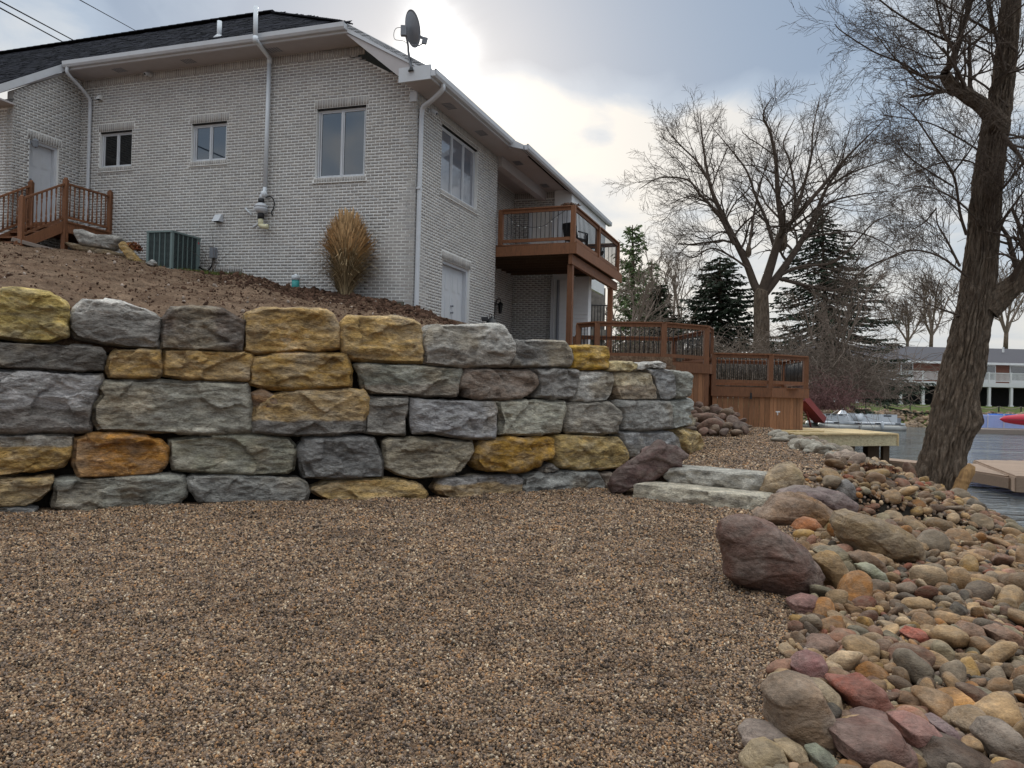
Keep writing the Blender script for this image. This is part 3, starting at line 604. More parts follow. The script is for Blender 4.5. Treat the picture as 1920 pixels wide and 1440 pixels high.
# ------------------------------------------------------------------ loose boulders and slabs
def rockshape(D, r, planes=9, p=9.0, lo=.66):
    n = r.normal(size=(planes, 3)); n /= np.linalg.norm(n, axis=1)[:, None]; d = r.uniform(lo, 1.0, planes)
    q = np.clip(D@n.T/d, 0, None); s = (q**p).sum(1)+1.0
    return s**(-1/p)
def polyboulder(name, label, poly, Y, T, col, seed, cat='boulder', p=2.5, amp=.03, col2=None, tilt=0.0, mat='boulder', strata=3.0):
    poly = np.array(poly, float); lo, hi = poly.min(0), poly.max(0); c = (lo+hi)/2; a, b = (hi-lo)/2
    nx = int(np.clip(a*2/2.6, 12, 84)); ny = int(np.clip(b*2/2.6, 10, 72)); V, Fq = cubegrid(nx, ny, 12)
    x, y, z = V[:, 0], V[:, 1], V[:, 2]; rho = np.maximum(abs(x), abs(y)); ang = np.arctan2(y*b, x*a)
    mm = (rho**p+abs(z)**p)**(1/p)+1e-9; rr, zz = rho/mm, z/mm
    cen = poly.mean(0)*.6+c*.4; R = polyR(poly, cen, ang); px = cen[0]+rr*R*np.cos(ang); py = cen[1]+rr*R*np.sin(ang)
    Dr = (CR @ np.stack([(px-960)/F, (720-py)/F, -np.ones_like(px)])).T; P = EYE+Dr*(Y/Dr[:, 1:2])
    r = np.random.default_rng(seed); dn = P-P.mean(0); dn[:, 1] = -zz*T/2
    cut = rockshape(dn/(np.linalg.norm(dn, axis=1)[:, None]+1e-9), r, 8, 8, .8)
    P[:, 1] = Y-zz*T/2*np.where(zz > 0, .55+.45*cut, 1)-tilt*(P[:, 2]-P[:, 2].mean())*-1
    f = Fq[:, ::-1]; vnrm = vnormals(P, f)
    if np.mean((vnrm*(P-P.mean(0))).sum(1)) < 0: f = Fq; vnrm = -vnrm
    P = P+vnrm*(relief(P, seed, amp, strata, 14)+.5*amp*fbm(P*2.2, 2, seed+1))[:, None]
    C = np.tile(np.array(col, float), (len(P), 1))
    if col2 is not None:
        k = np.clip(.5+2.2*fbm(P*2.4, 3, seed+4), 0, 1)[:, None]; C = C*(1-k)+np.array(col2)*k
    C *= (1+.15*fbm(P*4, 3, seed+2))[:, None]
    o = mk(name, P, f, M[mat], None, True, C); tag(o, label, cat); return o
BIG = []; BPOLY = []   # (x, y, radius) footprints on the bank
def boulder(label, poly, T, col, seed, sink=.25, Y=None, col2=None, p=2.5, amp=.03, foot=True, name='boulder', cat='boulder', tilt=0.0, bury=3):
    P = np.array(poly, float); k = P[:, 1].argmax(); h = hit(P[:, 0].mean(), P[k, 1]-bury)
    Yc = Y if Y else h[1]+T*.4
    o = polyboulder(name, label, poly, Yc, T, col, seed, cat, p, amp, col2, tilt)
    w = (P[:, 0].max()-P[:, 0].min())/F*Yc/2; cx_ = (at(P[:, 0].mean(), P[:, 1].mean(), Yc))[0]
    BPOLY.append((P, P.mean(0), Yc+T*.3, P[:, 1].min()+.80*(P[:, 1].max()-P[:, 1].min())))
    if foot: BIG.append((cx_, Yc-T*.05, w*.75, T*.5))
    return o
MAR, PUR, PINK, RED = (.115, .062, .055), (.16, .115, .12), (.25, .13, .125), (.27, .095, .07)
boulder('dark maroon slab rock leaning against the right end of the boulder wall', cC((1235,1100),(1290,1020),(1400,950),(1560,850),(1650,868),(1755,935),(1700,1000),(1550,1080),(1450,1120),(1370,1140),(1330,1195),(1245,1190)), .5, (.105,.068,.068), 301, Y=12.15, p=4, amp=.04, foot=False, col2=(.15,.105,.11))
boulder('big smooth maroon boulder standing on the edge of the gravel', cD((760,790),(780,730),(820,690),(880,672),(960,685),(1080,740),(1180,800),(1290,900),(1360,990),(1400,1080),(1395,1165),(1300,1190),(1150,1205),(1000,1155),(860,1095),(800,1040),(790,950)), .62, (.13,.068,.055), 302, p=2.3, amp=.024, col2=(.145,.10,.092))
boulder('rust brown sloping boulder right below the stone steps', cD((980,690),(1050,620),(1100,555),(1200,545),(1300,555),(1400,610),(1490,690),(1400,765),(1250,775),(1100,730)), .7, (.20,.115,.055), 303, p=3, col2=(.27,.20,.16))
boulder('long purple grey boulder behind the rust brown boulder', cD((1110,545),(1250,508),(1380,515),(1500,540),(1590,610),(1580,650),(1480,690),(1380,640),(1250,580)), .7, (.17,.13,.14), 304, p=2.5, col2=(.22,.19,.19), Y=10.2)
boulder('tan boulder with a dark underside beside the upper stone step', cD((970,500),(1050,430),(1140,365),(1200,362),(1270,430),(1285,490),(1200,530),(1080,550),(990,548)), .55, (.30,.235,.16), 305, p=2.8, col2=(.24,.19,.10), Y=11.2)
boulder('rounded orange cobble in front of the rust brown boulder', cD((1195,760),(1240,710),(1290,690),(1350,705),(1400,760),(1395,795),(1300,800),(1210,785)), .32, (.36,.15,.065), 306, p=2.1, amp=.01)
boulder('mottled yellow round rock wedged between the orange cobble and the speckled boulder', cD((1400,770),(1440,710),(1500,692),(1550,720),(1560,790),(1500,805),(1410,800)), .35, (.33,.25,.10), 307, p=2.2, amp=.015, col2=(.22,.18,.10))
boulder('big cream and orange speckled boulder lying in the shore rocks', cE((300,540),(335,465),(430,432),(560,462),(700,515),(830,585),(930,660),(988,760),(988,850),(930,890),(780,880),(600,840),(420,770),(325,660)), .85, (.42,.37,.29), 308, p=2.4, col2=(.25,.19,.12))
boulder('upright pointed blue grey rock above the purple boulder', cD((1465,540),(1500,470),(1550,455),(1590,500),(1610,585),(1550,600),(1480,590)), .35, (.19,.19,.205), 309, p=2.3, amp=.012)
boulder('smooth dark slate cobble at the foot of the brown upright rock', cE((405,1040),(415,990),(480,960),(540,985),(600,1050),(628,1115),(560,1120),(430,1075)), .25, (.045,.052,.06), 310, p=2.2, amp=.008)
boulder('tan and brown upright rock just right of the maroon boulder', cD((1340,950),(1400,905),(1480,920),(1540,1010),(1560,1080),(1560,1165),(1520,1180),(1440,1130),(1400,1060)), .32, (.33,.22,.10), 311, p=2.6, amp=.015)
boulder('speckled yellow grey rock leaning behind the tan upright rock', cD((1345,905),(1400,870),(1500,880),(1570,930),(1610,1010),(1600,1055),(1540,1030),(1480,980),(1400,960)), .38, (.34,.30,.19), 312, p=2.4, amp=.015, col2=(.24,.21,.15))
boulder('brown flat faced rock pointing down the bank below the speckled boulder', cD((1565,930),(1640,900),(1700,930),(1760,970),(1805,1050),(1795,1090),(1700,1030),(1600,990)), .3, (.20,.13,.085), 313, p=3, amp=.012)
boulder('pale green grey rock beside the slate cobble', cD((1600,985),(1680,980),(1760,1030),(1805,1100),(1795,1150),(1720,1135),(1650,1060)), .3, (.29,.31,.24), 314, p=2.4, amp=.015)
boulder('large squarish brown boulder near the bottom edge of the photo', cF((330,660),(400,600),(500,570),(620,600),(660,680),(720,800),(738,950),(680,1015),(560,1020),(450,910),(350,860)), .30, (.20,.145,.105), 315, p=4.5, amp=.014)
boulder('cream rounded rock tucked behind the squarish brown boulder', cF((570,580),(680,588),(750,650),(778,740),(750,812),(690,810),(640,690)), .25, (.34,.27,.18), 316, p=2.3, amp=.008)
boulder('smooth mauve rock above the squarish brown boulder', cF((460,480),(530,420),(600,405),(670,440),(700,520),(702,605),(620,600),(500,560)), .24, (.24,.125,.13), 317, p=2.5, amp=.01)
boulder('brick red flaky rock next to the squarish brown boulder', cF((720,580),(860,580),(930,560),(1010,610),(1050,690),(1088,770),(1060,820),(960,800),(850,770),(790,680)), .3, (.26,.085,.06), 318, p=3.2, amp=.016)
boulder('big purple brown boulder at the bottom with a dark shaded side', cF((730,900),(860,870),(1000,850),(1130,870),(1190,960),(1215,1060),(1200,1160),(1000,1180),(880,1110),(740,1010)), .34, (.185,.11,.10), 319, p=3.2, amp=.016)
boulder('mauve grey rounded rock resting behind the purple brown boulder', cF((855,800),(950,775),(1100,815),(1140,880),(1120,930),(1000,920),(870,890)), .25, (.25,.165,.16), 320, p=2.3, amp=.01)
boulder('pink faceted rock to the right of the purple brown boulder', cF((1110,820),(1230,800),(1320,840),(1375,900),(1340,1000),(1260,1060),(1200,1010),(1140,900)), .28, (.29,.155,.145), 321, p=3.4, amp=.012)
boulder('rough grey pink rock at the gravel edge above the tan pair of cobbles', cF((145,910),(220,850),(350,860),(450,900),(505,975),(400,985),(280,985),(180,1040)), .22, (.26,.215,.20), 322, p=3, amp=.014)
boulder('smooth sand coloured cobble, leftmost at the bottom edge of the photo', cF((160,1080),(250,980),(340,960),(410,1000),(445,1080),(430,1170),(180,1170)), .2, (.40,.32,.20), 323, p=2.5, amp=.006)
boulder('tan egg shaped cobble with a brown stain at the bottom edge', cF((375,965),(480,958),(560,1010),(582,1080),(545,1125),(450,1125),(425,1050)), .2, (.35,.28,.19), 324, p=2.2, amp=.006)
boulder('smooth pale green cobble at the bottom edge of the photo', cF((572,1010),(650,993),(730,1045),(810,1140),(760,1180),(610,1160)), .2, (.27,.30,.25), 325, p=2.2, amp=.006)
boulder('long dark brown rock in the shadowed bottom right of the shore rocks', cF((1230,1050),(1360,940),(1550,990),(1700,1070),(1750,1160),(1500,1200),(1260,1180)), .35, (.10,.07,.055), 326, p=2.6, amp=.014)
boulder('orange cobble with a flat top face', cF((1380,720),(1440,670),(1540,650),(1605,710),(1595,765),(1480,830),(1415,805)), .25, (.37,.20,.07), 327, p=4, amp=.008)
boulder('round brown tan cobble under the flat topped orange one', cF((1465,830),(1540,770),(1640,755),(1698,820),(1685,900),(1600,945),(1500,905)), .25, (.27,.20,.13), 328, p=2.2, amp=.008)
boulder('angular grey brown rock slanting down at the lower right', cF((1660,940),(1720,860),(1790,850),(1860,930),(1940,1040),(1960,1150),(1840,1150),(1700,1030)), .3, (.20,.17,.15), 329, p=3.4, amp=.014)
boulder('flaky mauve and grey rock on the gravel edge above the mauve rock', cF((530,360),(620,310),(720,310),(785,370),(750,435),(640,420),(535,395)), .24, (.19,.13,.11), 330, p=3, amp=.014)
boulder('dull pink rock touching the foot of the big maroon boulder', cF((460,90),(560,45),(640,60),(672,140),(600,170),(500,190),(475,140)), .3, (.235,.14,.135), 331, p=3, amp=.014)
boulder('bright coral red rock in the middle of the shore rocks', cF((1160,290),(1210,248),(1290,268),(1338,330),(1325,370),(1230,345)), .22, (.40,.12,.085), 332, p=2.8, amp=.01)
boulder('purple speckled oval rock between the pink faceted rock and the round tan cobble', cF((1300,815),(1380,798),(1460,850),(1560,960),(1545,992),(1420,950),(1360,900)), .24, (.21,.15,.17), 333, p=2.2, amp=.008)
boulder('plain brown oval rock high in the lower right of the shore rocks', cF((1495,265),(1560,215),(1640,238),(1682,320),(1650,365),(1560,345)), .26, (.25,.16,.115), 334, p=2.2, amp=.008)
boulder('block shaped reddish brown rock near the right edge', cF((1688,265),(1780,240),(1862,280),(1884,360),(1820,405),(1740,365)), .26, (.26,.15,.10), 335, p=4, amp=.01)
# two slab steps
def slab(label, FL, FR, deep, z0, z1, col, seed, name='stone_step'):
    FL, FR = np.array(FL), np.array(FR); dr = norm(FR-FL); nb = np.array([-dr[1], dr[0]]); V, Fq = cubegrid(56, 16, 8)
    x, y, z = V[:, 0], V[:, 1], V[:, 2]; m = (abs(x)**14+abs(y)**10+abs(z)**9)**(1/11); x, y, z = x/m, y/m, z/m
    P2 = FL+(FR-FL)*((x[:, None]+1)/2)+nb*((y[:, None]+1)/2*deep); P = np.column_stack([P2, z0+(z+1)/2*(z1-z0)])
    f = Fq; vnrm = vnormals(P, f)
    if np.mean((vnrm*(P-P.mean(0))).sum(1)) < 0: f = Fq[:, ::-1]; vnrm = -vnrm
    top = vnrm[:, 2] > .7
    P = P+vnrm*np.where(top, .012*fbm(P*4, 3, seed), relief(P, seed, .06, 9))[:, None]
    C = np.tile(np.array(col, float), (len(P), 1))*(1+.15*fbm(P*3, 2, seed))[:, None]
    return tag(mk(name, P, f, M['rock'], None, True, C), label, 'stone step', 'stone slab steps up to the gravel path')
slab('lower pale limestone slab step, flush with the gravel', (1.80, 11.62), (3.42, 10.42), .75, -.06, .22, (.38, .35, .295), 41)
slab('upper grey limestone slab step, set back on the lower slab', (2.38, 12.02), (3.62, 11.02), .7, .2, .45, (.33, .32, .30), 43)

# ------------------------------------------------------------------ cobbles of the bank
def icos(sub):
    import bmesh
    bm = bmesh.new(); bmesh.ops.create_icosphere(bm, subdivisions=sub, radius=1)
    v = np.array([p.co[:] for p in bm.verts]); f = np.array([[q.index for q in t.verts] for t in bm.faces]); bm.free(); return v, f
ICO = {k: icos(k) for k in (1, 2, 3, 4)}
CPAL = [((.33,.245,.155),12),((.40,.31,.20),11),((.27,.19,.12),11),((.20,.14,.10),9),((.22,.13,.10),7),((.27,.155,.125),4),((.37,.27,.12),5),((.23,.21,.185),5),((.29,.28,.22),4),((.15,.125,.11),5),((.27,.10,.065),3),((.34,.185,.07),4),((.08,.078,.08),2),((.43,.37,.29),5),((.19,.195,.165),2)]
cw_ = np.array([w for _, w in CPAL], float); cw_ /= cw_.sum()
def rotm(r):
    q = r.normal(size=4); q /= np.linalg.norm(q); w, x, y, z = q
    return np.array([[1-2*(y*y+z*z), 2*(x*y-z*w), 2*(x*z+y*w)], [2*(x*y+z*w), 1-2*(x*x+z*z), 2*(y*z-x*w)], [2*(x*z-y*w), 2*(y*z+x*w), 1-2*(x*x+y*y)]])
def cobble(r, c, rad, sub, flat=None, nz=.06):
    D, f = ICO[sub]; ax = np.array([1.25, 1.0, r.uniform(.42, .85)])*r.uniform(.8, 1.2, 3)
    ang = r.random() < .65
    s = rockshape(D, r, 11 if ang else 9, 22 if ang else 8, .55 if ang else .7); P = D*s[:, None]*ax*rad*1.12
    if sub >= 2: P = P*(1+(nz*1.3)*fbm(D*2.1+r.uniform(0, 50), 3, 3))[:, None]
    A = r.uniform(0, 2*pi); t = r.normal(0, .42, 2)
    Rz = np.array([[cos(A), -sin(A), 0], [sin(A), cos(A), 0], [0, 0, 1]]); Rx = np.array([[1, 0, 0], [0, cos(t[0]), -sin(t[0])], [0, sin(t[0]), cos(t[0])]])
    Ry = np.array([[cos(t[1]), 0, sin(t[1])], [0, 1, 0], [-sin(t[1]), 0, cos(t[1])]])
    return P@(Rz@Rx@Ry).T+np.array(c), f
cr_ = np.random.default_rng(5); placed = []; cell = {}
def near_ok(x, y, rad, k):
    ci, cj = int(x//.4), int(y//.4)
    for i in (-1, 0, 1):
        for j in (-1, 0, 1):
            for (a, b, c) in cell.get((ci+i, cj+j), ()):
                if (a-x)**2+(b-y)**2 < (k*(c+rad))**2: return False
    return True
for (lo_, hi_, tries, k) in ((.13, .19, 45, 1.0), (.085, .13, 420, .92), (.055, .085, 8000, .82), (.038, .055, 28000, .78), (.024, .038, 20000, .80)):
    yq = 2.0+cr_.random(tries)**(1.25 if hi_ < .07 else 1.0)*20.5; sq = cr_.uniform(-.015, 1.12, tries); rq = cr_.uniform(lo_, hi_, tries)
    for y, s, rad in zip(yq, sq, rq):
        if rad < .045 and y > 8+rad*80 and s > .1: continue
        if rad > .15 and y < 5: continue
        e, w = Xe(y), Xw(y); x = e+s*(w-e)
        if x/y > 1.0: continue
        if s < .02 and cr_.random() < .6: continue
        if any(((x-a)/(c+rad*.45))**2+((y-b)/(d+rad*.45))**2 < 1 for a, b, c, d in BIG): continue
        if 17 < y and x < 7.2: continue
        hid = False; pz = float(ter(x, y))+rad*.8; dq = CR.T@(np.array([x, y, pz])-EYE); ux, uy = 960+F*dq[0]/-dq[2], 720-F*dq[1]/-dq[2]
        for bp, bc, by, bl in BPOLY:
            if y < by and uy < bl and abs(ux-bc[0]) < 160:
                v_ = np.array([ux, uy])-bc; L_ = np.hypot(*v_)
                if L_ < .92*polyR(bp, bc, np.array([math.atan2(v_[1], v_[0])]))[0]: hid = True; break
        if hid: continue
        if not near_ok(x, y, rad, k): continue
        placed.append((x, y, rad, s)); cell.setdefault((int(x//.4), int(y//.4)), []).append((x, y, rad))
placed.sort(key=lambda q: -q[2]/q[1] if q[0]/q[1] < .69 and q[1] > 2.9 else 0)
sv, sf, sc_, sn = [], [], [], 0
for i, (x, y, rad, s) in enumerate(placed):
    c = np.array(CPAL[cr_.choice(len(CPAL), p=cw_)][0])*cr_.uniform(.45, 1.15)*np.array((1.05, .96, .86))
    if y > 14 and s < .45: c = c*.3+np.array((.27, .265, .255))*.7
    z = float(ter(x, y))+rad*.30+cr_.uniform(-.25, .55)*rad
    one = i < 300
    P, f = cobble(cr_, (x, y, z), rad, 3 if (one and rad/y > .008) or rad/y > .02 else 2)
    if one: mk('cobble', P, f, M['cobble'], BANK, True, c)
    else: sv.append(P); sf.append(f+sn); sc_.append(np.tile(c, (len(P), 1))); sn += len(P)
tag(mk('cobbles', np.vstack(sv), np.vstack(sf), M['cobble'], BANK, True, np.vstack(sc_)), kind='stuff')
print('cobbles', len(placed))

# rock pile at the foot of the deck, pale rubble beside the path
def pile(name, label, pts, col, seed, kind='stuff', radmul=1.0, pal=None):
    r = np.random.default_rng(seed); V, Fs, Cc, n = [], [], [], 0
    for (x, y, Y, rp) in pts:
        c = at(x, y, Y); P, f = cobble(r, c, rp/F*Y*radmul, 3); V.append(P); Fs.append(f+n); n += len(P)
        Cc.append(np.tile(np.array(pal[r.integers(len(pal))] if pal else col)*r.uniform(.75, 1.2), (len(P), 1)))
    return V, Fs, Cc
# each rock of the pile is a thing one could lift
PR = [(1321,778,20),(1345,766,17),(1362,770,13),(1350,782,14),(1330,795,22),(1374,782,13),(1362,795,15),(1385,795,16),(1304,768,15),(1310,755,10),(1322,762,11),(1338,757,10),(1376,770,10),(1392,783,10),(1342,800,12),(1307,792,12),(1353,774,8),(1368,761,8),(1300,782,10),(1326,772,9),(1340,775,8),(1396,798,9),(1380,803,10),(1296,798,12),(1318,802,10),(1334,803,9),(1400,792,9),(1358,803,9),(1294,770,11)]
pr = np.random.default_rng(8)
for i, (x, y, rp) in enumerate(PR):
    Y = 17.4+(800-y)*.045; c = at(x, y+7, Y); P, f = cobble(pr, c, rp*.9/F*Y, 3)
    o = mk('rock', P, f, M['cobble'], BANK, True, np.array([(.20,.13,.115),(.17,.12,.115),(.24,.19,.16),(.14,.11,.11)][i % 4])*pr.uniform(.8, 1.2))
for i in range(46):
    t = pr.random(); x = 1455+t*150+pr.normal(0, 6); y = 822+t*48+pr.normal(0, 4); c = hit(x, y); rad = pr.uniform(.07, .17)
    P, f = cobble(pr, c+np.array([0, 0, rad*.3]), rad, 3); mk('rubble_stone', P, f, M['cobble'], BANK, True, np.array((.36,.37,.36) if t < .7 else (.33,.28,.26))*pr.uniform(.75, 1.1))

# ------------------------------------------------------------------ loose pebbles (instanced, uncountable)
def scatter(name, label, pts, scl, protos, mat, parent=None, kind='stuff'):
    coll = bpy.data.collections.new(name+'_shapes')
    for i, (v, f) in enumerate(protos):
        me, _ = mk('pebble_shape', v, f, mat, origin=np.zeros(3), mesh_only=True, smooth=True)
        coll.objects.link(bpy.data.objects.new('pebble_shape', me))
    me = bpy.data.meshes.new(name); me.vertices.add(len(pts)); me.vertices.foreach_set('co', np.asarray(pts, np.float32).ravel())
    r = np.random.default_rng(3)
    a = me.attributes.new('scl', 'FLOAT', 'POINT'); a.data.foreach_set('value', np.asarray(scl, np.float32))
    a = me.attributes.new('rot', 'FLOAT_VECTOR', 'POINT'); a.data.foreach_set('vector', r.uniform(0, 6.28, (len(pts), 3)).astype(np.float32).ravel())
    o = bpy.data.objects.new(name, me); COL.objects.link(o); tag(o, label, kind=kind)
    ng = bpy.data.node_groups.new(name, 'GeometryNodeTree'); ng.interface.new_socket('Geometry', in_out='INPUT', socket_type='NodeSocketGeometry'); ng.interface.new_socket('Geometry', in_out='OUTPUT', socket_type='NodeSocketGeometry')
    gi = ng.nodes.new('NodeGroupInput'); go = ng.nodes.new('NodeGroupOutput'); ip = ng.nodes.new('GeometryNodeInstanceOnPoints')
    ci = ng.nodes.new('GeometryNodeCollectionInfo'); ci.inputs['Collection'].default_value = coll; ci.inputs['Separate Children'].default_value = True
    ip.inputs['Pick Instance'].default_value = True
    n1_ = ng.nodes.new('GeometryNodeInputNamedAttribute'); n1_.data_type = 'FLOAT'; n1_.inputs['Name'].default_value = 'scl'
    n2_ = ng.nodes.new('GeometryNodeInputNamedAttribute'); n2_.data_type = 'FLOAT_VECTOR'; n2_.inputs['Name'].default_value = 'rot'
    ng.links.new(gi.outputs[0], ip.inputs['Points']); ng.links.new(ci.outputs[0], ip.inputs['Instance'])
    ng.links.new(n1_.outputs['Attribute'], ip.inputs['Scale'])
    er = ng.nodes.new('FunctionNodeEulerToRotation'); ng.links.new(n2_.outputs['Attribute'], er.inputs[0]); ng.links.new(er.outputs[0], ip.inputs['Rotation'])
    ng.links.new(ip.outputs[0], go.inputs[0]); md = o.modifiers.new('scatter', 'NODES'); md.node_group = ng
    if parent is not None: o.parent = parent
    return o
pm = bpy.data.materials.new('pebbles'); pm.use_nodes = True; p_ = pm.node_tree; oi = p_.nodes.new('ShaderNodeObjectInfo')
pc = ramp_node(p_, oi.outputs['Random'], PEB, 'CONSTANT'); p2 = math_node(p_, 'FRACT', math_node(p_, 'MULTIPLY', oi.outputs['Random'], 97.0))
pc = mix_node(p_, 1, pc, ramp_node(p_, p2, [(0, .78), (1, 1.22)]), 'MULTIPLY')
pc = mix_node(p_, 1, pc, ramp_node(p_, noise(p_, oi.outputs['Location'], .9, 4, .6), [(.3, (.72, .69, .66)), (.52, (1, 1, 1)), (.75, (1.18, 1.12, 1.02))]), 'MULTIPLY')
pc = mix_node(p_, 1, pc, ramp_node(p_, noise(p_, oi.outputs['Location'], 5, 3, .6), [(.35, .74), (.65, 1.14)]), 'MULTIPLY'); p_.links.new(pc, p_.nodes['Principled BSDF'].inputs['Base Color'])
p_.nodes['Principled BSDF'].inputs['Roughness'].default_value = .7; p_.nodes['Principled BSDF'].inputs['Specular IOR Level'].default_value = .3
pv = np.random.default_rng(2); protos = []
for i in range(5):
    D, f = ICO[1]; s = rockshape(D, pv, 8, 8, .75); protos.append((D*s[:, None]*np.array([1.2, 1, .7])*pv.uniform(.85, 1.15, 3), f))
for i in range(2):
    D, f = ICO[2]; s = rockshape(D, pv, 8, 8, .75); protos.append((D*s[:, None]*np.array([1.15, 1, .75]), f))
pts = []; scl = []
dd = 2.75
while dd < 12.5:
    step = .25; ymid = dd+step/2; rad = .0060*(ymid/3)**.62
    x0 = -.80*ymid; x1 = min(float(Xe(ymid))+.25, .70*ymid); n = int((x1-x0)*step/(rad*rad*2.1))
    x = pv.uniform(x0, x1, n); y = dd+pv.random(n)*step
    ok = y < Yw(x)-.02 if True else None
    qq = y+.8*(x-3.3)-10.4; ok &= ~((qq > .02) & (x > 1.75)) & (qq < 1.3)
    x, y = x[ok], y[ok]; z = gravz(x, y)+.0+gravel_relief(x, y)
    inb = x > Xe(y); z = np.where(inb, ter(x, y), z)+rad*pv.uniform(-.2, .9, len(x))
    pts.append(np.stack([x, y, z], -1)); scl.append(rad*pv.lognormal(0, .24, len(x))); dd += step
# the path beyond the steps
n = 46000; y = pv.uniform(11.6, 19.6, n); x = 2.5+(Xe(y)-2.5)*pv.random(n); ok = ((y+.8*(x-3.3)-10.4) > 1.3) & (y < Yw(np.minimum(x, 4.0)) + (x > 3.85)*40)
x, y = x[ok], y[ok]; pts.append(np.stack([x, y, gravz(x, y)+gravel_relief(x, y)+.006], -1)); scl.append(pv.lognormal(0, .25, len(x))*.017)
pts = np.vstack(pts); scl = np.concatenate(scl); print('pebbles', len(pts))
scatter('pea_gravel', 'loose brown and tan pea gravel covering the beach', pts, scl, protos, pm)
# filler pebbles between the cobbles
n = 24000; y = 2.3+pv.random(n)**1.2*13; s = pv.uniform(0, 1.05, n); x = Xe(y)+s*(Xw(y)-Xe(y)); ok = x/y < .95; x, y = x[ok], y[ok]
scatter('shore_pebbles', 'small pebbles filling the gaps of the shore bank', np.stack([x, y, ter(x, y)-.008], -1), pv.uniform(.016, .042, len(x)), protos, pm)
# soil clods and stone chips on the dirt slope
P = SLOPE[3:-2]; n = 26000; i = (pv.random(n)**.8*(P.shape[0]-1)).astype(int); j = pv.integers(0, P.shape[1], n)
w_near = np.clip((S_[j]-5)/3, 0, 1)*np.clip((i/P.shape[0]-.45)*3, 0, 1); keep = pv.random(n) < .35+.65*w_near; i, j = i[keep], j[keep]
pp = P[i, j]+pv.normal(0, .03, (len(i), 3))*np.array([1, 1, .15]); scatter('soil_clods', 'dark crumbled mulch and soil clods on the slope', pp, pv.lognormal(0, .45, len(pp))*.013*(1+1.2*w_near[keep]), protos, M['clod'])
M['chip'] = material('stone_chips', (.34, .27, .22), .85, .3, 20, bump=.3, bscale=60, rand=.45)
n = 260; i = (pv.random(n)*(P.shape[0]-1)).astype(int); j = (pv.random(n)**1.5*P.shape[1]*.75).astype(int)
scatter('stone_chips', 'pale stone chips strewn over the dirt slope', P[i, j]+np.array([0, 0, .01]), pv.lognormal(0, .45, n)*.018, protos, M['chip'])

# ================================================================== HOUSE
HOUSE = thing('brick_house', 'long grey brick house with dark shingle roof above the boulder wall', 'house', HW(4.5, 0, 3.2))
class HB:
    """boxes in house coordinates, sheared like the courses"""
    def __init__(s): s.m = MB()
    def box(s, u0, u1, v0, v1, z0, z1, c=None):
        s.m.hexa([HW(u, v, z) for u in (u0, u1) for v in (v0, v1) for z in (z0, z1)], c); return s
    def poly(s, pts, c=None):            # convex solid given as two matching rings
        a, b = pts; n = len(a); s.m.add([HW(*p) for p in a]+[HW(*p) for p in b], [tuple(range(n))[::-1], tuple(range(n, 2*n))]+[(i, (i+1) % n, n+(i+1) % n, n+i) for i in range(n)], c); return s
    def build(s, name, mat, parent=HOUSE, **k): return s.m.build(name, mat, parent, **k)
BL, BH, MORT = .203, .0677, .0175
br = np.random.default_rng(4); BRICKC = [np.array(c) for c in ((.235,.225,.222),(.25,.24,.235),(.215,.207,.207),(.265,.253,.245),(.228,.215,.21),(.24,.235,.238))]
singles = []; joined = MB()
joined_b = []
def wallplane(kind, off):
    """kind 'f': plane v=off seen from -v, along u;  'r': plane u=off seen from -u side, along v"""
    if kind == 'f': return lambda a, d, z: HW(a, off+d, z)
    return lambda a, d, z: HW(off+d, a, z)
def put_brick(W_, a0, a1, z0, z1, dist, proud=.0025, c=None):
    if a1-a0 < .02: return
    c = BRICKC[br.integers(6)]*br.uniform(.9, 1.08) if c is None else c
    pr_ = proud+br.uniform(-.001, .002)
    P = [W_(a, d, z) for a in (a0, a1) for d in (-pr_, .02) for z in (z0, z1)]
    joined_b.append((P, c, dist))
def brickwall(kind, off, a0, a1, zb, zt, holes=(), course0=0.0, dist=0.0, frieze=None, soldiers=()):
    """zb, zt: functions of a; holes: (a0,a1,z0,z1); soldiers: (a0,a1,z0,z1) upright bricks"""
    W_ = wallplane(kind, off); ex = list(holes)+list(soldiers)
    n0 = int((min(zb(a0), zb(a1), zb((a0+a1)/2))-course0)/BH)-1; z = course0+n0*BH; k = n0
    while z < max(zt(a0), zt(a1), zt((a0+a1)/2)):
        za, zc = z+MORT/2, z+BH-MORT/2; zm = z+BH/2
        cuts = [(h[0], h[1]) for h in ex if h[2] < zm < h[3]]
        a = a0-(BL/2 if k % 2 else 0)
        while a < a1:
            segs = [(max(a+MORT/2, a0), min(a+BL-MORT/2, a1))]
            for c0, c1 in cuts:
                ns = []
                for s0, s1 in segs:
                    if s1 <= c0 or s0 >= c1: ns.append((s0, s1)); continue
                    if s0 < c0: ns.append((s0, c0-MORT*.6))
                    if s1 > c1: ns.append((c1+MORT*.6, s1))
                segs = ns
            for s0, s1 in segs:
                am = (s0+s1)/2
                if zb(am)-.07 < zm < zt(am): put_brick(W_, s0, s1, za, min(zc, zt(am)), dist+abs(am-a0)*0)
            a += BL
        z += BH; k += 1
    for (s0, s1, z0, z1) in soldiers:
        n = max(1, round((s1-s0)/BH)); w = (s1-s0)/n
        for i in range(n): put_brick(W_, s0+i*w+MORT*.32, s0+(i+1)*w-MORT*.32, z0+MORT*.35, z1-MORT*.35, dist+50)
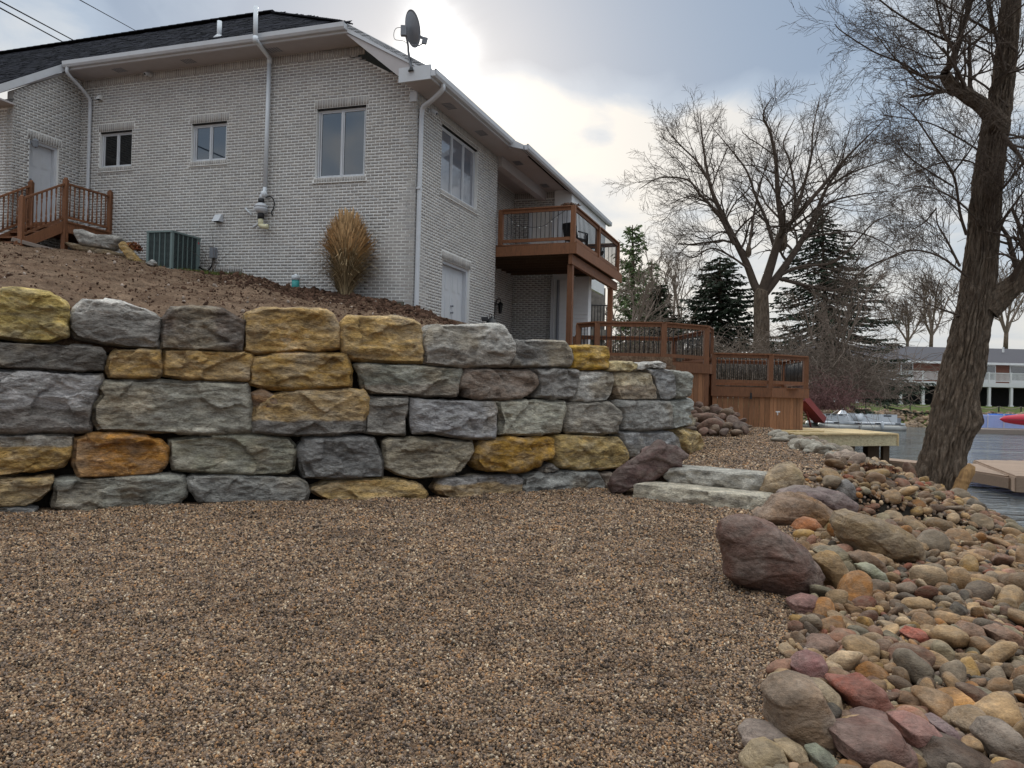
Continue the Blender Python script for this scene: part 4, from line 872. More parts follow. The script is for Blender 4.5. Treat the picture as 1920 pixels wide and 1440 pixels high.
def backing(name, kind, off, a0, a1, zb, zt, holes=(), thick=.22, mat=None):
    """the wall body behind the bricks, left open at its holes"""
    W_ = wallplane(kind, off); m = MB(); xs = sorted({a0, a1, *[h[0] for h in holes], *[h[1] for h in holes]}); xs = [x for x in xs if a0 <= x <= a1]
    for x0, x1 in zip(xs[:-1], xs[1:]):
        cuts = sorted([(h[2], h[3]) for h in holes if h[0] < (x0+x1)/2 < h[1]]); z = None; segs = []; cur = 'b'
        for c0, c1 in cuts: segs.append((cur, c0)); cur = c1
        segs.append((cur, 't'))
        n = max(1, int((x1-x0)/.5)) if cuts == [] else 1
        for i in range(n):
            p0, p1 = x0+(x1-x0)*i/n, x0+(x1-x0)*(i+1)/n
            for lo, hi in segs:
                f = lambda q, a: zb(a) if q == 'b' else zt(a) if q == 't' else q
                if f(hi, p0) <= f(lo, p0) and f(hi, p1) <= f(lo, p1): continue
                m.hexa([W_(a, d, z) for a in (p0, p1) for d in (0, thick) for z in (f(lo, a), f(hi, a))])
    return m.build(name, mat or M['mortar'], HOUSE)
# --- long side wall (v = 0)
RK = .56
zt_f = lambda u: min(9.16, 8.10+RK*(u+.02)*.95) if u < 3 else 9.16
zb_f = lambda u: float(np.interp(u, [-1, 0, 1.57, 3.5, 4.5, 5.6, 7.5, 10], [3.0, 3.05, 3.3, 3.5, 3.85, 3.9, 4.1, 4.2]))
WIN1, WIN2, WIN3 = (8.11, 9.20, 6.84, 7.76), (5.12, 6.19, 6.83, 7.76), (1.27, 2.57, 6.25, 7.83)
holes_f = [WIN1, WIN2, WIN3]
sold = []
for (a, b, z0, z1) in holes_f: sold += [(a-.06, b+.06, z1, z1+.2)]
sills = [(a-.03, b+.03, z0-.11, z0) for (a, b, z0, z1) in holes_f]
blocks = [(4.52, 4.94, 3.92, 4.14), (4.96, 5.42, 3.92, 4.14), (2.82, 3.22, 3.5, 3.60), (.6, 1.0, 3.32, 3.46), (.18, .57, 3.3, 3.46)]
sold_f = sold+sills+[(1.35, 9.88, 8.96, 9.16), (4.52, 5.42, 4.14, 4.27), (2.82, 3.7, 3.60, 3.76)]
brickwall('f', 0, 0, 9.88, zb_f, zt_f, holes_f+blocks, 3.3, dist=16, soldiers=sold_f)
backing('wall', 'f', 0.0, 0, 9.9, lambda u: 2.6, zt_f, holes_f)
m = HB()
for (a, b, z0, z1) in blocks: HB().box(a+.008, b-.008, -.006, .02, z0, z1).build('concrete_block', material('concrete_block', (.13,.12,.095), .95, .3, 5, bump=.3, dark=(.05,.05,.035), darkamt=.6) if 'cblk' not in M else M['cblk'])
# --- right side wall (u = 0)
WIN4, DOOR2 = (1.22, 3.30, 6.22, 7.74), (1.42, 2.98, 2.55, 4.63)
zt_r = lambda v: 8.02
zb_r = lambda v: float(np.interp(v, [0, 1.3, 2.6, 4.7], [3.05, 2.85, 2.6, 2.5]))
brickwall('r', 0, .0, 4.66, zb_r, zt_r, [WIN4, DOOR2], 3.3, dist=17,
          soldiers=[(.02, 4.64, 7.83, 8.02), (1.16, 3.36, 7.74, 7.83), (1.18, 3.34, 6.11, 6.22), (1.36, 3.04, 4.63, 4.83)])
backing('wall', 'r', 0.0, 0.0, 4.66, lambda u: 2.2, zt_r, [WIN4, DOOR2])
# --- end of that wall, recess walls behind the balcony
brickwall('r', .95, 4.66, 8.5, lambda a: 2.5, lambda a: 8.0, [(6.3, 7.0, 2.5, 4.3)], 3.3, dist=30)
backing('wall', 'r', .95, 4.5, 8.5, lambda a: 2.2, lambda a: 8.05)
brickwall('f', 4.66, .01, .95, lambda a: 2.5, lambda a: 8.0, (), 3.3, dist=40) if False else None
HB().box(.24, .95, 4.44, 4.66, 2.2, 8.02).build('wall', M['mortar'])
DOORB = (-.42, .42, 5.56, 7.45)
brickwall('f', 8.5, -.40, .95, lambda a: 2.5, lambda a: 8.0, [DOORB], 3.3, dist=30, soldiers=[(-.40, .95, 7.8, 8.0)])
backing('wall', 'f', 8.5, -.42, 1.1, lambda a: 2.2, lambda a: 8.05)
# white lap siding, each board
for z in np.arange(2.45, 5.2, .115):
    HB().poly(([(-1.62, 8.36, z), (-1.62, 8.34, z), (-1.62, 8.365, z+.118), (-1.62, 8.38, z+.118)], [(-.44, 8.36, z), (-.44, 8.34, z), (-.44, 8.365, z+.118), (-.44, 8.38, z+.118)])).build('siding_board', M['siding'])
HB().box(-1.62, -.44, 8.4, 8.7, 2.2, 5.25).build('wall', M['siding']); HB().box(-1.0, -.44, 8.4, 8.6, 5.25, 8.0).box(-1.0, -.9, 8.6, 12.8, 5.25, 8.0).build('wall', M['siding'])
HB().box(-.50, -.42, 8.30, 8.42, 2.3, 5.2).build('corner_board', M['white'])
# --- wing on the left
zt_w = lambda v: float(np.interp(v, [-1.84, 0], [8.2, 9.5])); DOOR1 = (-1.40, -.62, 5.15, 7.20)
brickwall('r', 9.88, -1.84, 0, lambda a: 4.3, zt_w, [DOOR1], 3.3, dist=19, soldiers=[(-1.46, -.56, 7.2, 7.4)])
backing('wall', 'r', 9.88, -1.84, 0, lambda a: 4.2, zt_w, [DOOR1])
brickwall('f', -1.84, 9.88, 13.6, lambda a: 4.3, lambda a: 8.0, (), 3.3, dist=19, soldiers=[(9.9, 13.6, 7.8, 8.0)])
backing('wall', 'f', -1.84, 9.88, 14.0, lambda a: 4.2, lambda a: 8.02)
# bricks: the 300 nearest ones singly, the rest joined
def dcam(P): return float(np.linalg.norm(np.mean(P, 0)-EYE))
def inview(P):
    d = CR.T @ (np.mean(P, 0)-EYE); return abs(d[0]/-d[2]) < .66 and abs(d[1]/-d[2]) < .49
joined_b.sort(key=lambda q: dcam(q[0]) if inview(q[0]) else 99)
shared = {}
Rm = Matrix([[U2[0], V2[0], 0, 0], [U2[1], V2[1], 0, 0], [SH, 0, 1, 0], [0, 0, 0, 1]])
for i, (P, c, d) in enumerate(joined_b):
    if i < 300: mk('brick', P, [tuple(q) for q in BOXF], M['brick'], HOUSE, False, c)
jb = joined_b[300:]; jv = np.array([P for P, _, _ in jb]).reshape(-1, 3); jf = (BOXF[None]+np.arange(len(jb))[:, None, None]*8).reshape(-1, 4); jc = np.repeat(np.array([c for _, c, _ in jb]), 8, 0)
tag(mk('bricks', jv, jf, M['brick'], HOUSE, False, jc), kind='stuff'); print('bricks', len(joined_b))

# --- windows and doors
def window(kind, off, h, n, inset=.07, glass='glass', fr=.036):
    a0, a1, z0, z1 = h; W_ = wallplane(kind, off)
    def bx(m, x0, x1, y0, y1, d0, d1): m.hexa([W_(a, d, z) for a in (x0, x1) for d in (d0, d1) for z in (y0, y1)])
    m = MB(); g = .012
    bx(m, a0+g, a0+g+fr, z0, z1-.03, inset, inset+.09); bx(m, a1-g-fr, a1-g, z0, z1-.03, inset, inset+.09)
    bx(m, a0+g+fr, a1-g-fr, z0, z0+fr, inset, inset+.09); bx(m, a0+g+fr, a1-g-fr, z1-.03-fr, z1-.03, inset, inset+.09)
    wo_ = m.build('window', M['white'], HOUSE); w = (a1-a0-2*g-2*fr)/n
    for i in range(n):
        x0 = a0+g+fr+i*w; x1 = x0+w; s = .027; m = MB(); y0, y1 = z0+fr, z1-.03-fr
        if i: bx(m, x0-.016, x0+.016, y0, y1, inset-.006, inset+.08)
        bx(m, x0+.018, x0+.018+s, y0, y1, inset+.012, inset+.06); bx(m, x1-.018-s, x1-.018, y0, y1, inset+.012, inset+.06)
        bx(m, x0+.018+s, x1-.018-s, y0, y0+s, inset+.012, inset+.06); bx(m, x0+.018+s, x1-.018-s, y1-s, y1, inset+.012, inset+.06)
        m.build('frame', M['white'], wo_)
        m = MB(); bx(m, x0+.018+s-.004, x1-.018-s+.004, y0+s-.004, y1-s+.004, inset+.03, inset+.04); m.build('pane', M[glass], wo_)
    m = MB(); bx(m, a0-.01, a1+.01, z1-.028, z1+.004, .012, inset+.1); m.build('lintel', M['interior'], wo_)
    m = MB(); bx(m, a0-.05, a1+.05, z0-.13, z0-.112, -.035, .02); m.build('sill', M['mortar'], wo_)
    m = MB(); bx(m, a0, a1, z0, z1, inset+.2, inset+.22); m.build('room_behind', M['interior'], wo_)
window('f', 0, WIN1, 2, glass='glassdark'); window('f', 0, WIN2, 2); window('f', 0, WIN3, 2); window('r', 0, WIN4, 3, glass='glassreflect')
def door(kind, off, h, n, inset, parent=HOUSE, panels=True, mat='white', knob=True):
    a0, a1, z0, z1 = h; W_ = wallplane(kind, off)
    def bx(m, x0, x1, y0, y1, d0, d1): m.hexa([W_(a, d, z) for a in (x0, x1) for d in (d0, d1) for z in (y0, y1)])
    m = MB(); bx(m, a0, a0+.07, z0, z1, inset-.1, inset+.06); bx(m, a1-.07, a1, z0, z1, inset-.1, inset+.06); bx(m, a0+.07, a1-.07, z1-.07, z1, inset-.1, inset+.06)
    m.build('door_frame', M['white'], parent); w = (a1-a0-.14)/n
    for i in range(n):
        x0, x1 = a0+.07+i*w+.004, a0+.07+(i+1)*w-.004; m = MB(); bx(m, x0, x1, z0, z1-.075, inset, inset+.045); d_ = m.build('door', M[mat], parent)
        if panels:
            pw = (x1-x0-.09*3)/2; hgts = [(.12, .62), (.74, 1.30), (1.42, 1.86)]
            for k in (0, 1):
                for (p0, p1) in hgts:
                    b0, b1, c0, c1 = x0+.09+k*(pw+.09), x0+.09+k*(pw+.09)+pw, z0+p0, z0+p1
                    m = MB(); bx(m, b0, b1, c0, c1, inset-.004, inset+.01); bx(m, b0+.03, b1-.03, c0+.03, c1-.03, inset-.009, inset+.01); m.build('panel', M[mat], d_)
        if knob:
            for zz in (.92, 1.08):
                m = MB(); p = W_(x0+.06, inset, z0+zz); ax = W_(0, -1, 0)-W_(0, 0, 0); m.lathe(p, [(.028, 0), (.028, .012), (.012, .02), (.012, .04), (.026, .05), (.026, .065), (.0, .07)], 10, ax); m.build('knob', M['metal_grey'], d_)
door('r', 0, DOOR2, 2, .16); door('r', 9.88, DOOR1, 1, .16)
HB().box(.02, .2, 1.44, 2.96, 4.56, 4.63).build('lintel', M['metal_grey']) if False else None
door('f', 8.5, DOORB, 1, .03, panels=False, mat='glassdark', knob=False)
HB().box(-1.0, -.55, 8.38, 8.5, 5.58, 7.4).box(-.98, -.8, 8.36, 8.38, 5.7, 7.3).box(-.76, -.58, 8.36, 8.38, 5.7, 7.3).build('sliding_door', M['white'])
HB().box(.93, .97, 6.3, 7.0, 2.5, 4.3).build('door', M['interior'])

# --- roof
EZ, EV, EU, RU = 9.36, -.62, -.62, 8.16
ua, va, za = 5.96, 2.7, 11.72
hu = 1.42
def rfsolid(name, ring, th=.09, mat='shingle'):
    m = MB(); a = [HW(*p) for p in ring]; b = [p-np.array([0, 0, th]) for p in a]; n = len(a)
    m.add(a+b, [tuple(range(n)), tuple(range(n, 2*n))[::-1]]+[(i, n+i, n+(i+1) % n, (i+1) % n) for i in range(n)], (.011, .011, .014)); return m.build(name, M[mat], HOUSE, col=(mat == 'shingle'))
A0, A1, AP, AL = (hu, EV, EZ), (9.75, EV, EZ), (ua, va, za), (13.0, va, za)
rfsolid('roof', [A0, A1, (9.75, va, za), AP]); rfsolid('roof', [(9.75, EV-1.82, EZ-.95*1.0-.35), (20, EV-1.82, EZ-1.3), (20, va, za-.0), (9.75, va, za)])
rfsolid('roof', [(EU, EV, RU+.02), A0, AP, (ua, 12, za), (EU, 12, RU+.02)])
rfsolid('roof', [(EU-.42, 3.9, RU-.22), (EU-.0, 3.9, RU+.015), (EU-.0, 13.2, RU+.015), (EU-.42, 13.2, RU-.22)])
# shingle tabs
sm = MB(); shr = np.random.default_rng(6)
def shingles(o, au, av, L, H, clip=None):
    """o: eave corner, au: unit along the eave, av: unit up the slope"""
    nrm = norm(np.cross(au, av)); nrm = nrm if nrm[2] > 0 else -nrm; k = 0; h = 0
    while h < H:
        a = -(k % 3)*.11
        while a < L:
            w = shr.uniform(.14, .30); x0, x1 = max(a, 0), min(a+w-.006, L)
            if x1-x0 > .03 and (clip is None or clip((x0+x1)/2, h)):
                th = shr.uniform(.012, .028); c = np.array((.013, .013, .017))*shr.uniform(.45, 1.9)
                p = o+au*x0+av*h+nrm*.004; sm.frame(p, au*(x1-x0), av*.17, nrm*th, c)
            a += w
        h += .145; k += 1
ew = HW(*A1)-HW(*A0); sl_ = HW(9.75, va, za)-HW(*A1); Ls = np.linalg.norm(sl_)
shingles(HW(*A0), norm(ew), norm(sl_-ew*(sl_@ew)/(ew@ew)), np.linalg.norm(ew), Ls, lambda a, h: a > (ua-hu)*h/Ls)
b0, b1 = HW(9.75, EV-1.82, EZ-1.3), HW(14.2, EV-1.82, EZ-1.3); s2 = HW(9.75, va, za)-b0; shingles(b0, norm(b1-b0), norm(s2), 8.5, np.linalg.norm(s2))
tag(sm.build('shingles', M['shingle'], HOUSE, col=True), kind='stuff')
for k in range(40):     # ridge caps along the hip and the ridge
    t = k/40; p = HW(*A0)*(1-t)+HW(*AP)*t; q = HW(*A0)*(1-t-.03)+HW(*AP)*(t+.03); beam('ridge_cap', p+[0, 0, .03], q+[0, 0, .04], .26, .03, M['shingle'], HOUSE, c=(.02, .02, .025))
for k in range(45):
    t = k/45; beam('ridge_cap', HW(ua+(19.8-ua)*t, va, za+.05), HW(ua+(19.8-ua)*(t+.023), va, za+.06), .26, .03, M['shingle'], HOUSE, c=(.02, .02, .025))
# soffits, fascias, gutters
HB().box(hu, 9.9, EV+.02, .02, EZ-.2, EZ-.17).build('soffit', M['soffit'])
HB().poly(([(EU+.02, EV+.03, 8.0), (.0, EV+.03, 8.0), (hu+.05, EV+.03, EZ-.2), (hu+.05, EV+.03, EZ-.17), (EU+.02, EV+.03, 8.12)], [(EU+.02, 0, 8.0), (.0, 0, 8.0), (hu+.05, 0, EZ-.2), (hu+.05, 0, EZ-.17), (EU+.02, 0, 8.12)])).build('soffit', M['soffit'])
HB().box(EU+.02, .02, EV+.0, 4.66, 7.99, 8.03).build('soffit', M['soffit'])
HB().box(EU-.38, .97, 4.66, 13.2, 8.0, 8.04).build('soffit', M['soffit']); HB().box(EU-.38, EU+.02, 3.92, 4.66, 7.93, 7.96).build('soffit', M['soffit'])
HB().box(-.12, .1, 4.68, 12.8, 7.72, 8.0).build('beam', M['soffit'])
HB().box(-1.02, -.9, 3.86, 3.9, 7.7, 8.0) if False else None
HB().poly(([(EU+.0, 3.86, 7.98), (EU-.40, 3.86, 7.86), (EU-.40, 3.86, 7.98), (EU, 3.86, 8.2)], [(EU, 3.92, 7.98), (EU-.40, 3.92, 7.86), (EU-.40, 3.92, 7.98), (EU, 3.92, 8.2)])).build('fascia', M['white'])
# rake boards: right rake, box return, left rake over the wing
HB().poly(([(EU+.0, EV, 8.06), (hu+.02, EV, EZ-.17), (hu+.02, EV, EZ+.02), (EU, EV, 8.2)], [(EU+.0, EV+.04, 8.06), (hu+.02, EV+.04, EZ-.17), (hu+.02, EV+.04, EZ+.02), (EU, EV+.04, 8.2)])).build('rake_board', M['white'])
HB().box(EU+.0, .12, EV-.012, EV+.03, 7.96, 8.26).build('box_return', M['white'])
HB().box(-.0, .16, -.05, .01, 7.78, 8.0).build('trim_block', M['white'])
HB().poly(([(9.74, EV-.0, EZ-.2), (9.74, EV-1.82, EZ-1.5), (9.74, EV-1.82, EZ-1.3), (9.74, EV, EZ)], [(9.80, EV-.0, EZ-.2), (9.80, EV-1.82, EZ-1.5), (9.80, EV-1.82, EZ-1.3), (9.80, EV, EZ)])).build('rake_board', M['white'])
HB().box(9.80, 14.2, EV-1.78, -1.84, 7.84, 7.88).build('soffit', M['soffit']); HB().poly(([(9.8, EV-1.8, 7.86), (9.8, 0, 9.5), (9.8, 0, 9.54), (9.8, EV-1.8, 7.92)], [(9.95, EV-1.8, 7.86), (9.95, 0, 9.5), (9.95, 0, 9.54), (9.95, EV-1.8, 7.92)])).build('soffit', M['soffit'])
def gutter(p, q, outward):
    p, q, o = map(np.asarray, (p, q, outward)); prof = [(0, 0), (0, .13), (.008, .13), (.008, .01), (.07, .01), (.10, .05), (.105, .125), (.09, .125), (.09, .14), (.125, .14), (.12, .045), (.085, -.005)]
    vv = [e+o*a+np.array([0, 0, b]) for e in (p, q) for a, b in prof]; n = len(prof)
    m = MB(); m.add(vv, [(i, (i+1) % n, n+(i+1) % n, n+i) for i in range(n)]+[(0, 11, 4, 3), (12, 15, 16, 23)]); 
    m.frame(p, o*.11, norm(q-p)*.006, (0, 0, .12)); m.frame(q, o*.11, -norm(q-p)*.006, (0, 0, .12)); return m.build('gutter', M['white'], HOUSE)
oV, oU = -np.append(V2, 0), -np.append(U2, 0)
gutter(HW(hu, EV, EZ-.14), HW(9.72, EV, EZ-.14), oV); gutter(HW(EU, EV, 8.02), HW(EU, 4.0, 8.02), oU); gutter(HW(EU-.4, 3.9, 7.86), HW(EU-.4, 13.2, 7.86), oU); gutter(HW(9.8, EV-1.82, EZ-1.5), HW(14.2, EV-1.82, EZ-1.5), oV)
HB().box(hu, 9.74, EV, EV+.03, EZ-.19, EZ-.01).build('fascia', M['white']); HB().box(EU, EU+.03, EV, 4.6, 7.98, 8.14).build('fascia', M['white']); HB().box(EU-.4, EU-.37, 3.9, 13.2, 7.86, 7.98).build('fascia', M['white'])
for kind, a in [('f', 3.4), ('f', 5.9), ('f', 8.1), ('r', .75), ('r', 2.6), ('r', 5.2), ('r', 7.6)]:
    for j in range(5):
        if kind == 'f': HB().box(a+j*.07, a+j*.07+.035, EV+.2, EV+.42, EZ-.206, EZ-.199).build('soffit_vent', M['metal_grey'])
        else: HB().box(EU+.2, EU+.42, a+j*.08, a+j*.08+.04, 7.984 if a < 4.5 else 7.994, 7.991 if a < 4.5 else 8.001).build('soffit_vent', M['metal_grey'])
def rtube(name, pts, w, d, mat, parent, r=.02):
    """rectangular pipe with rounded corners swept along pts; w along the wall, d off the wall"""
    P = np.array(pts, float); t = np.gradient(P, axis=0); t /= np.linalg.norm(t, axis=1)[:, None]; vv = []
    prof = [(-w/2+r, -d/2), (w/2-r, -d/2), (w/2, -d/2+r), (w/2, d/2-r), (w/2-r, d/2), (-w/2+r, d/2), (-w/2, d/2-r), (-w/2, -d/2+r)]
    for i, p in enumerate(P):
        x = wall_x-t[i]*(wall_x@t[i]); x = norm(x); y = np.cross(t[i], x)
        vv += [p+x*a+y*b for a, b in prof]
    m = MB(); m.add(vv, [(i*8+k, i*8+(k+1) % 8, (i+1)*8+(k+1) % 8, (i+1)*8+k) for i in range(len(P)-1) for k in range(8)]+[tuple(range(8))[::-1], tuple(range((len(P)-1)*8, len(P)*8))]); return m.build(name, mat, parent)
wall_x = norm(np.append(U2, 0))
rtube('downspout', smoothpath([HW(9.60, EV-.06, EZ-.15), HW(9.60, EV-.04, EZ-.30), HW(9.56, -.36, EZ-.5), HW(9.52, -.10, EZ-.72), HW(9.52, -.055, EZ-.9)], 5).tolist()+[HW(9.5, -.055, 4.3)], .085, .07, M['white'], HOUSE)
wall_x = norm(np.append(V2, 0))
rtube('downspout', smoothpath([HW(EU-.05, -.15, 8.03), HW(EU-.03, -.14, 7.9), HW(-.36, -.06, 7.74), HW(-.12, .04, 7.66), HW(-.055, .09, 7.45)], 6).tolist()+[HW(-.055, .09, 3.0)], .10, .085, M['white'], HOUSE)
rtube('downspout', [HW(-.66, 8.3, 5.15), HW(-.66, 8.3, 2.4)], .10, .08, M['metal_grey'], HOUSE)
HB().box(-.1, -.01, .02, .16, 5.9, 5.93).build('downspout_strap', M['white'])

# --- things fixed to the house
def fpt(x, y, v): u, z = Hf(x, y, v); return HW(u, v, z)
fan = thing('vent_pipe', 'tall white radon vent pipe with fan unit running up the brick wall past the gutter', 'vent pipe', fpt(490, 400, -.12))
m = MB(); top_e = fpt(505, 112, -.1)
m.tube([fpt(497, 352, -.1), fpt(505, 116, -.1)], .05, 12); m.build('pipe', M['pvc'], fan, True)
m = MB(); m.tube([fpt(505, 118, -.1), fpt(504.5, 108, -.12), fpt(482, 78, -.80), fpt(479, 72, -.84)], .05, 12); m.build('pipe', M['pvc'], fan, True)
m = MB(); m.tube([fpt(479, 76, -.84), fpt(479.5, 12, -.84)], .05, 12); m.build('pipe', M['pvc'], fan, True)
for q in ((505, 114, -.1), (479, 74, -.84)):
    m = MB(); m.lathe(fpt(*q)-[0, 0, .07], [(.058, 0), (.058, .14)], 12); m.build('coupling', M['pvc'], fan, True)
f0 = fpt(489, 408, -.16)
for nm, mt, prof in (('rubber_boot', 'metal_dark', [(.055, .33), (.07, .34), (.07, .43), (.055, .44)]), ('fan_housing', 'white', [(.07, .10), (.13, .14), (.15, .19), (.155, .22), (.12, .225), (.12, .235), (.155, .24), (.15, .27), (.10, .32), (.07, .335)]), ('rubber_boot', 'metal_dark', [(.06, -.03), (.078, -.02), (.078, .08), (.065, .10)]), ('pipe', 'cream', [(.05, -.16), (.06, -.15), (.06, -.04), (.05, -.03)])):
    m = MB(); m.lathe(f0, prof, 20); m.build(nm, M[mt], fan, True)
m = MB(); m.tube([f0+[0, 0, .44], f0+norm(np.append(V2, 0))*0+[0, 0, .5], fpt(496, 362, -.12), fpt(497, 352, -.1)], .05, 12); m.build('pipe', M['pvc'], fan, True)
m = MB(); m.lathe(fpt(495, 364, -.13), [(.0, -.08), (.065, -.06), (.08, 0), (.065, .06), (.0, .08)], 14); m.build('elbow', M['pvc'], fan, True)
m = MB(); m.tube(smoothpath([f0+[0, 0, -.06], f0+[0, 0, -.17], f0-np.append(U2, 0)*.1+[0, 0, -.21], f0-np.append(U2, 0)*.2+[0, 0, -.22]], 4), .058, 12); m.build('elbow', M['cream'], fan, True)
m = MB(); m.tube(smoothpath([f0+[0, 0, -.1], f0+np.append(U2, 0)*.12+[0, 0, -.17], f0+np.append(U2, 0)*.2+[0, 0, -.21]], 4), .03, 8); m.build('elbow', M['white'], fan, True)
m = MB(); m.tube([fpt(460, 390, -.03), fpt(464, 395, -.05), fpt(472, 403, -.05)], .018, 6); m.build('bracket', M['pvc'], fan, True)
m = MB(); m.tube(smoothpath([fpt(498, 370, -.12), fpt(508, 369, -.06), fpt(514, 378, -.03), fpt(513, 390, -.03), fpt(509, 398, -.03), fpt(511, 404, -.03)], 5), .012, 6); m.build('cable', M['cord'], fan, True)
vp = thing('roof_vent_pipe', 'short white plumbing vent pipe with flared collar on the shingle roof', 'vent pipe', fpt(411, 66, .1))
m = MB(); m.lathe(fpt(411, 66, .05)-[0, 0, .12], [(.055, 0), (.055, .46), (.04, .46)], 12); m.build('pipe', M['pvc'], vp, True)
m = MB(); m.lathe(fpt(411, 66, .05)-[0, 0, .10], [(.15, -.04), (.13, .03), (.06, .10)], 14); m.build('collar', M['white'], vp, True)
# dryer vent, cameras, lamp
def hood(name, label, cat, c, w, h, d, mat):
    t = thing(name, label, cat, c); X, Y = np.append(U2, 0), -np.append(V2, 0); c = np.asarray(c)
    m = MB(); P = [c+X*a+Y*b+np.array([0, 0, z]) for (a, b, z) in ((-w/2, 0, -h/2), (w/2, 0, -h/2), (w/2, d, -h/2), (-w/2, d, -h/2), (-w/2, 0, h/2), (w/2, 0, h/2), (w/2, d*.35, h/2), (-w/2, d*.35, h/2))]
    m.add(P, [(4, 5, 6, 7), (0, 4, 7, 3), (1, 2, 6, 5), (2, 3, 7, 6), (0, 1, 5, 4)]); m.build('hood', mat, t)
    m = MB(); m.frame(c-X*(w/2-.01)+Y*.01+np.array([0, 0, -h/2+.004]), X*(w-.02), Y*(d-.03), (0, 0, .02)); m.build('grille', M['interior'], t)
hood('dryer_vent', 'small white hooded dryer vent on the brick wall above the air conditioner', 'vent', fpt(412, 410, -.01), .20, .18, .16, M['white'])
hood('wall_vent', 'small grey brick coloured vent hood high on the wall beside the left downspout', 'vent', fpt(189, 184, -.01), .13, .13, .12, M['mortar'])
def camera_thing(label, c, out, side, look):
    t = thing('security_camera', label, 'camera', c); c = np.asarray(c); m = MB(); m.lathe(c, [(.06, 0), (.06, .03), (.02, .04), (.02, .09)], 12, out); m.build('mount', M['white'], t, True)
    a = c+np.asarray(out)*.1; m = MB(); m.lathe(a-np.asarray(look)*.05, [(.045, 0), (.05, .02), (.05, .13), (.04, .15), (.03, .15)], 14, look); m.build('housing', M['white'], t, True)
    m = MB(); m.lathe(a+np.asarray(look)*.098, [(.0, 0), (.028, 0), (.028, .006), (.0, .007)], 12, look); m.build('lens', M['metal_dark'], t)
camera_thing('small white camera under the long gutter above the leftmost window', fpt(283, 141, 0), oV, 1, norm(oV+[0, 0, -.5]))
v_, z_ = Hr(806, 250); camera_thing('white floodlight camera on the narrow wall by the corner downspout', HW(0, Hr(805, 210)[0], Hr(805, 210)[1]), oU, 1, norm(oU+[0, 0, -.7]))
lt = thing('wall_lantern', 'small pale lantern beside the white side door on the left wing', 'wall lamp', HW(9.86, -1.55, 6.95))
v_, z_ = Hr(60, 270, 9.88); lc = HW(9.88, v_, z_)+oU*.12
m = MB(); m.lathe(lc, [(.03, -.10), (.06, -.09), (.075, .05), (.08, .06), (.03, .12), (.0, .13)], 6); m.build('lantern', M['metal_grey'], lt)
m = MB(); m.frame(lc-oU*.12-[0, 0, .05], np.append(V2, 0)*.06, oU*.02, (0, 0, .14)); m.tube([lc-oU*.11+[0, 0, .03], lc-oU*.03+[0, 0, .03]], .012, 6); m.build('bracket', M['metal_grey'], lt)
# satellite dish
db = fpt(771, 130, EV-.02); dish = thing('satellite_dish', 'grey satellite dish on a bent mast at the roof corner', 'satellite dish', db)
D0 = at(771, 54, db[1]-.05); look = norm(np.array([.80, .50, .28]))
q_ = Vector((0, 0, 1)).rotation_difference(Vector(look)); m = MB(); vv = []; K = 28
for side in (0, 1):
    for r_ in np.linspace(0, 1, 8):
        for k in range(K):
            p = q_ @ Vector((0, 0, 0)); ex = np.array([-look[1], look[0], 0]); ex = norm(ex); ey = np.cross(look, ex)
            vv.append(D0+ex*.315*r_*cos(2*pi*k/K)+ey*.37*r_*sin(2*pi*k/K)+look*(.07*r_*r_-.03-side*.008))
fs = [(s*8*K+i*K+k, s*8*K+i*K+(k+1) % K, s*8*K+(i+1)*K+(k+1) % K, s*8*K+(i+1)*K+k) for s in (0, 1) for i in range(7) for k in range(K)]+[(7*K+k, 7*K+(k+1) % K, 15*K+(k+1) % K, 15*K+k) for k in range(K)]
m.add(vv, fs); m.build('reflector', M['metal_grey'], dish, True)
bk = D0-look*.04
m = MB(); m.tube(smoothpath([db+[0, 0, .0], at(766, 100, db[1]), at(765, 84, db[1]-.02), bk-look*.08+[0, 0, -.12]], 5), .022, 10); m.build('mast', M['metal_grey'], dish, True)
m = MB(); m.frame(bk-look*.14+[-.05, -.05, -.14], (.12, 0, 0), (0, .10, 0), (0, 0, .2)); m.build('bracket', M['metal_grey'], dish)
lnb = at(795, 76, db[1]-.06); m = MB(); m.tube([D0+[0, 0, -.33], at(785, 86, db[1]-.06), lnb+[0, 0, -.05]], .014, 8); m.build('arm', M['metal_grey'], dish, True)
m = MB(); m.frame(lnb-[.05, .03, .06], (.10, 0, -.02), (0, .06, 0), (.03, 0, .13)); m.lathe(lnb+[-.02, 0, .05], [(.03, 0), (.035, .06), (.02, .08)], 10, (-.9, 0, .35)); m.build('receiver', M['metal_grey'], dish)
m = MB(); m.lathe(db+[0, 0, -.02], [(.07, -.02), (.05, .02), (.02, .05)], 10); m.tube([db+[0, 0, .05], db+[.16, -.0, -.05]], .008, 5); m.build('foot', M['metal_dark'], dish)
m = MB(); m.tube(smoothpath([bk+[-.05, 0, .02], bk+[-.28, 0, .0], bk+[-.30, 0, -.22], bk+[-.05, 0, -.30], db+[0, 0, .1]], 6), .006, 5); m.build('cable', M['cord'], dish)

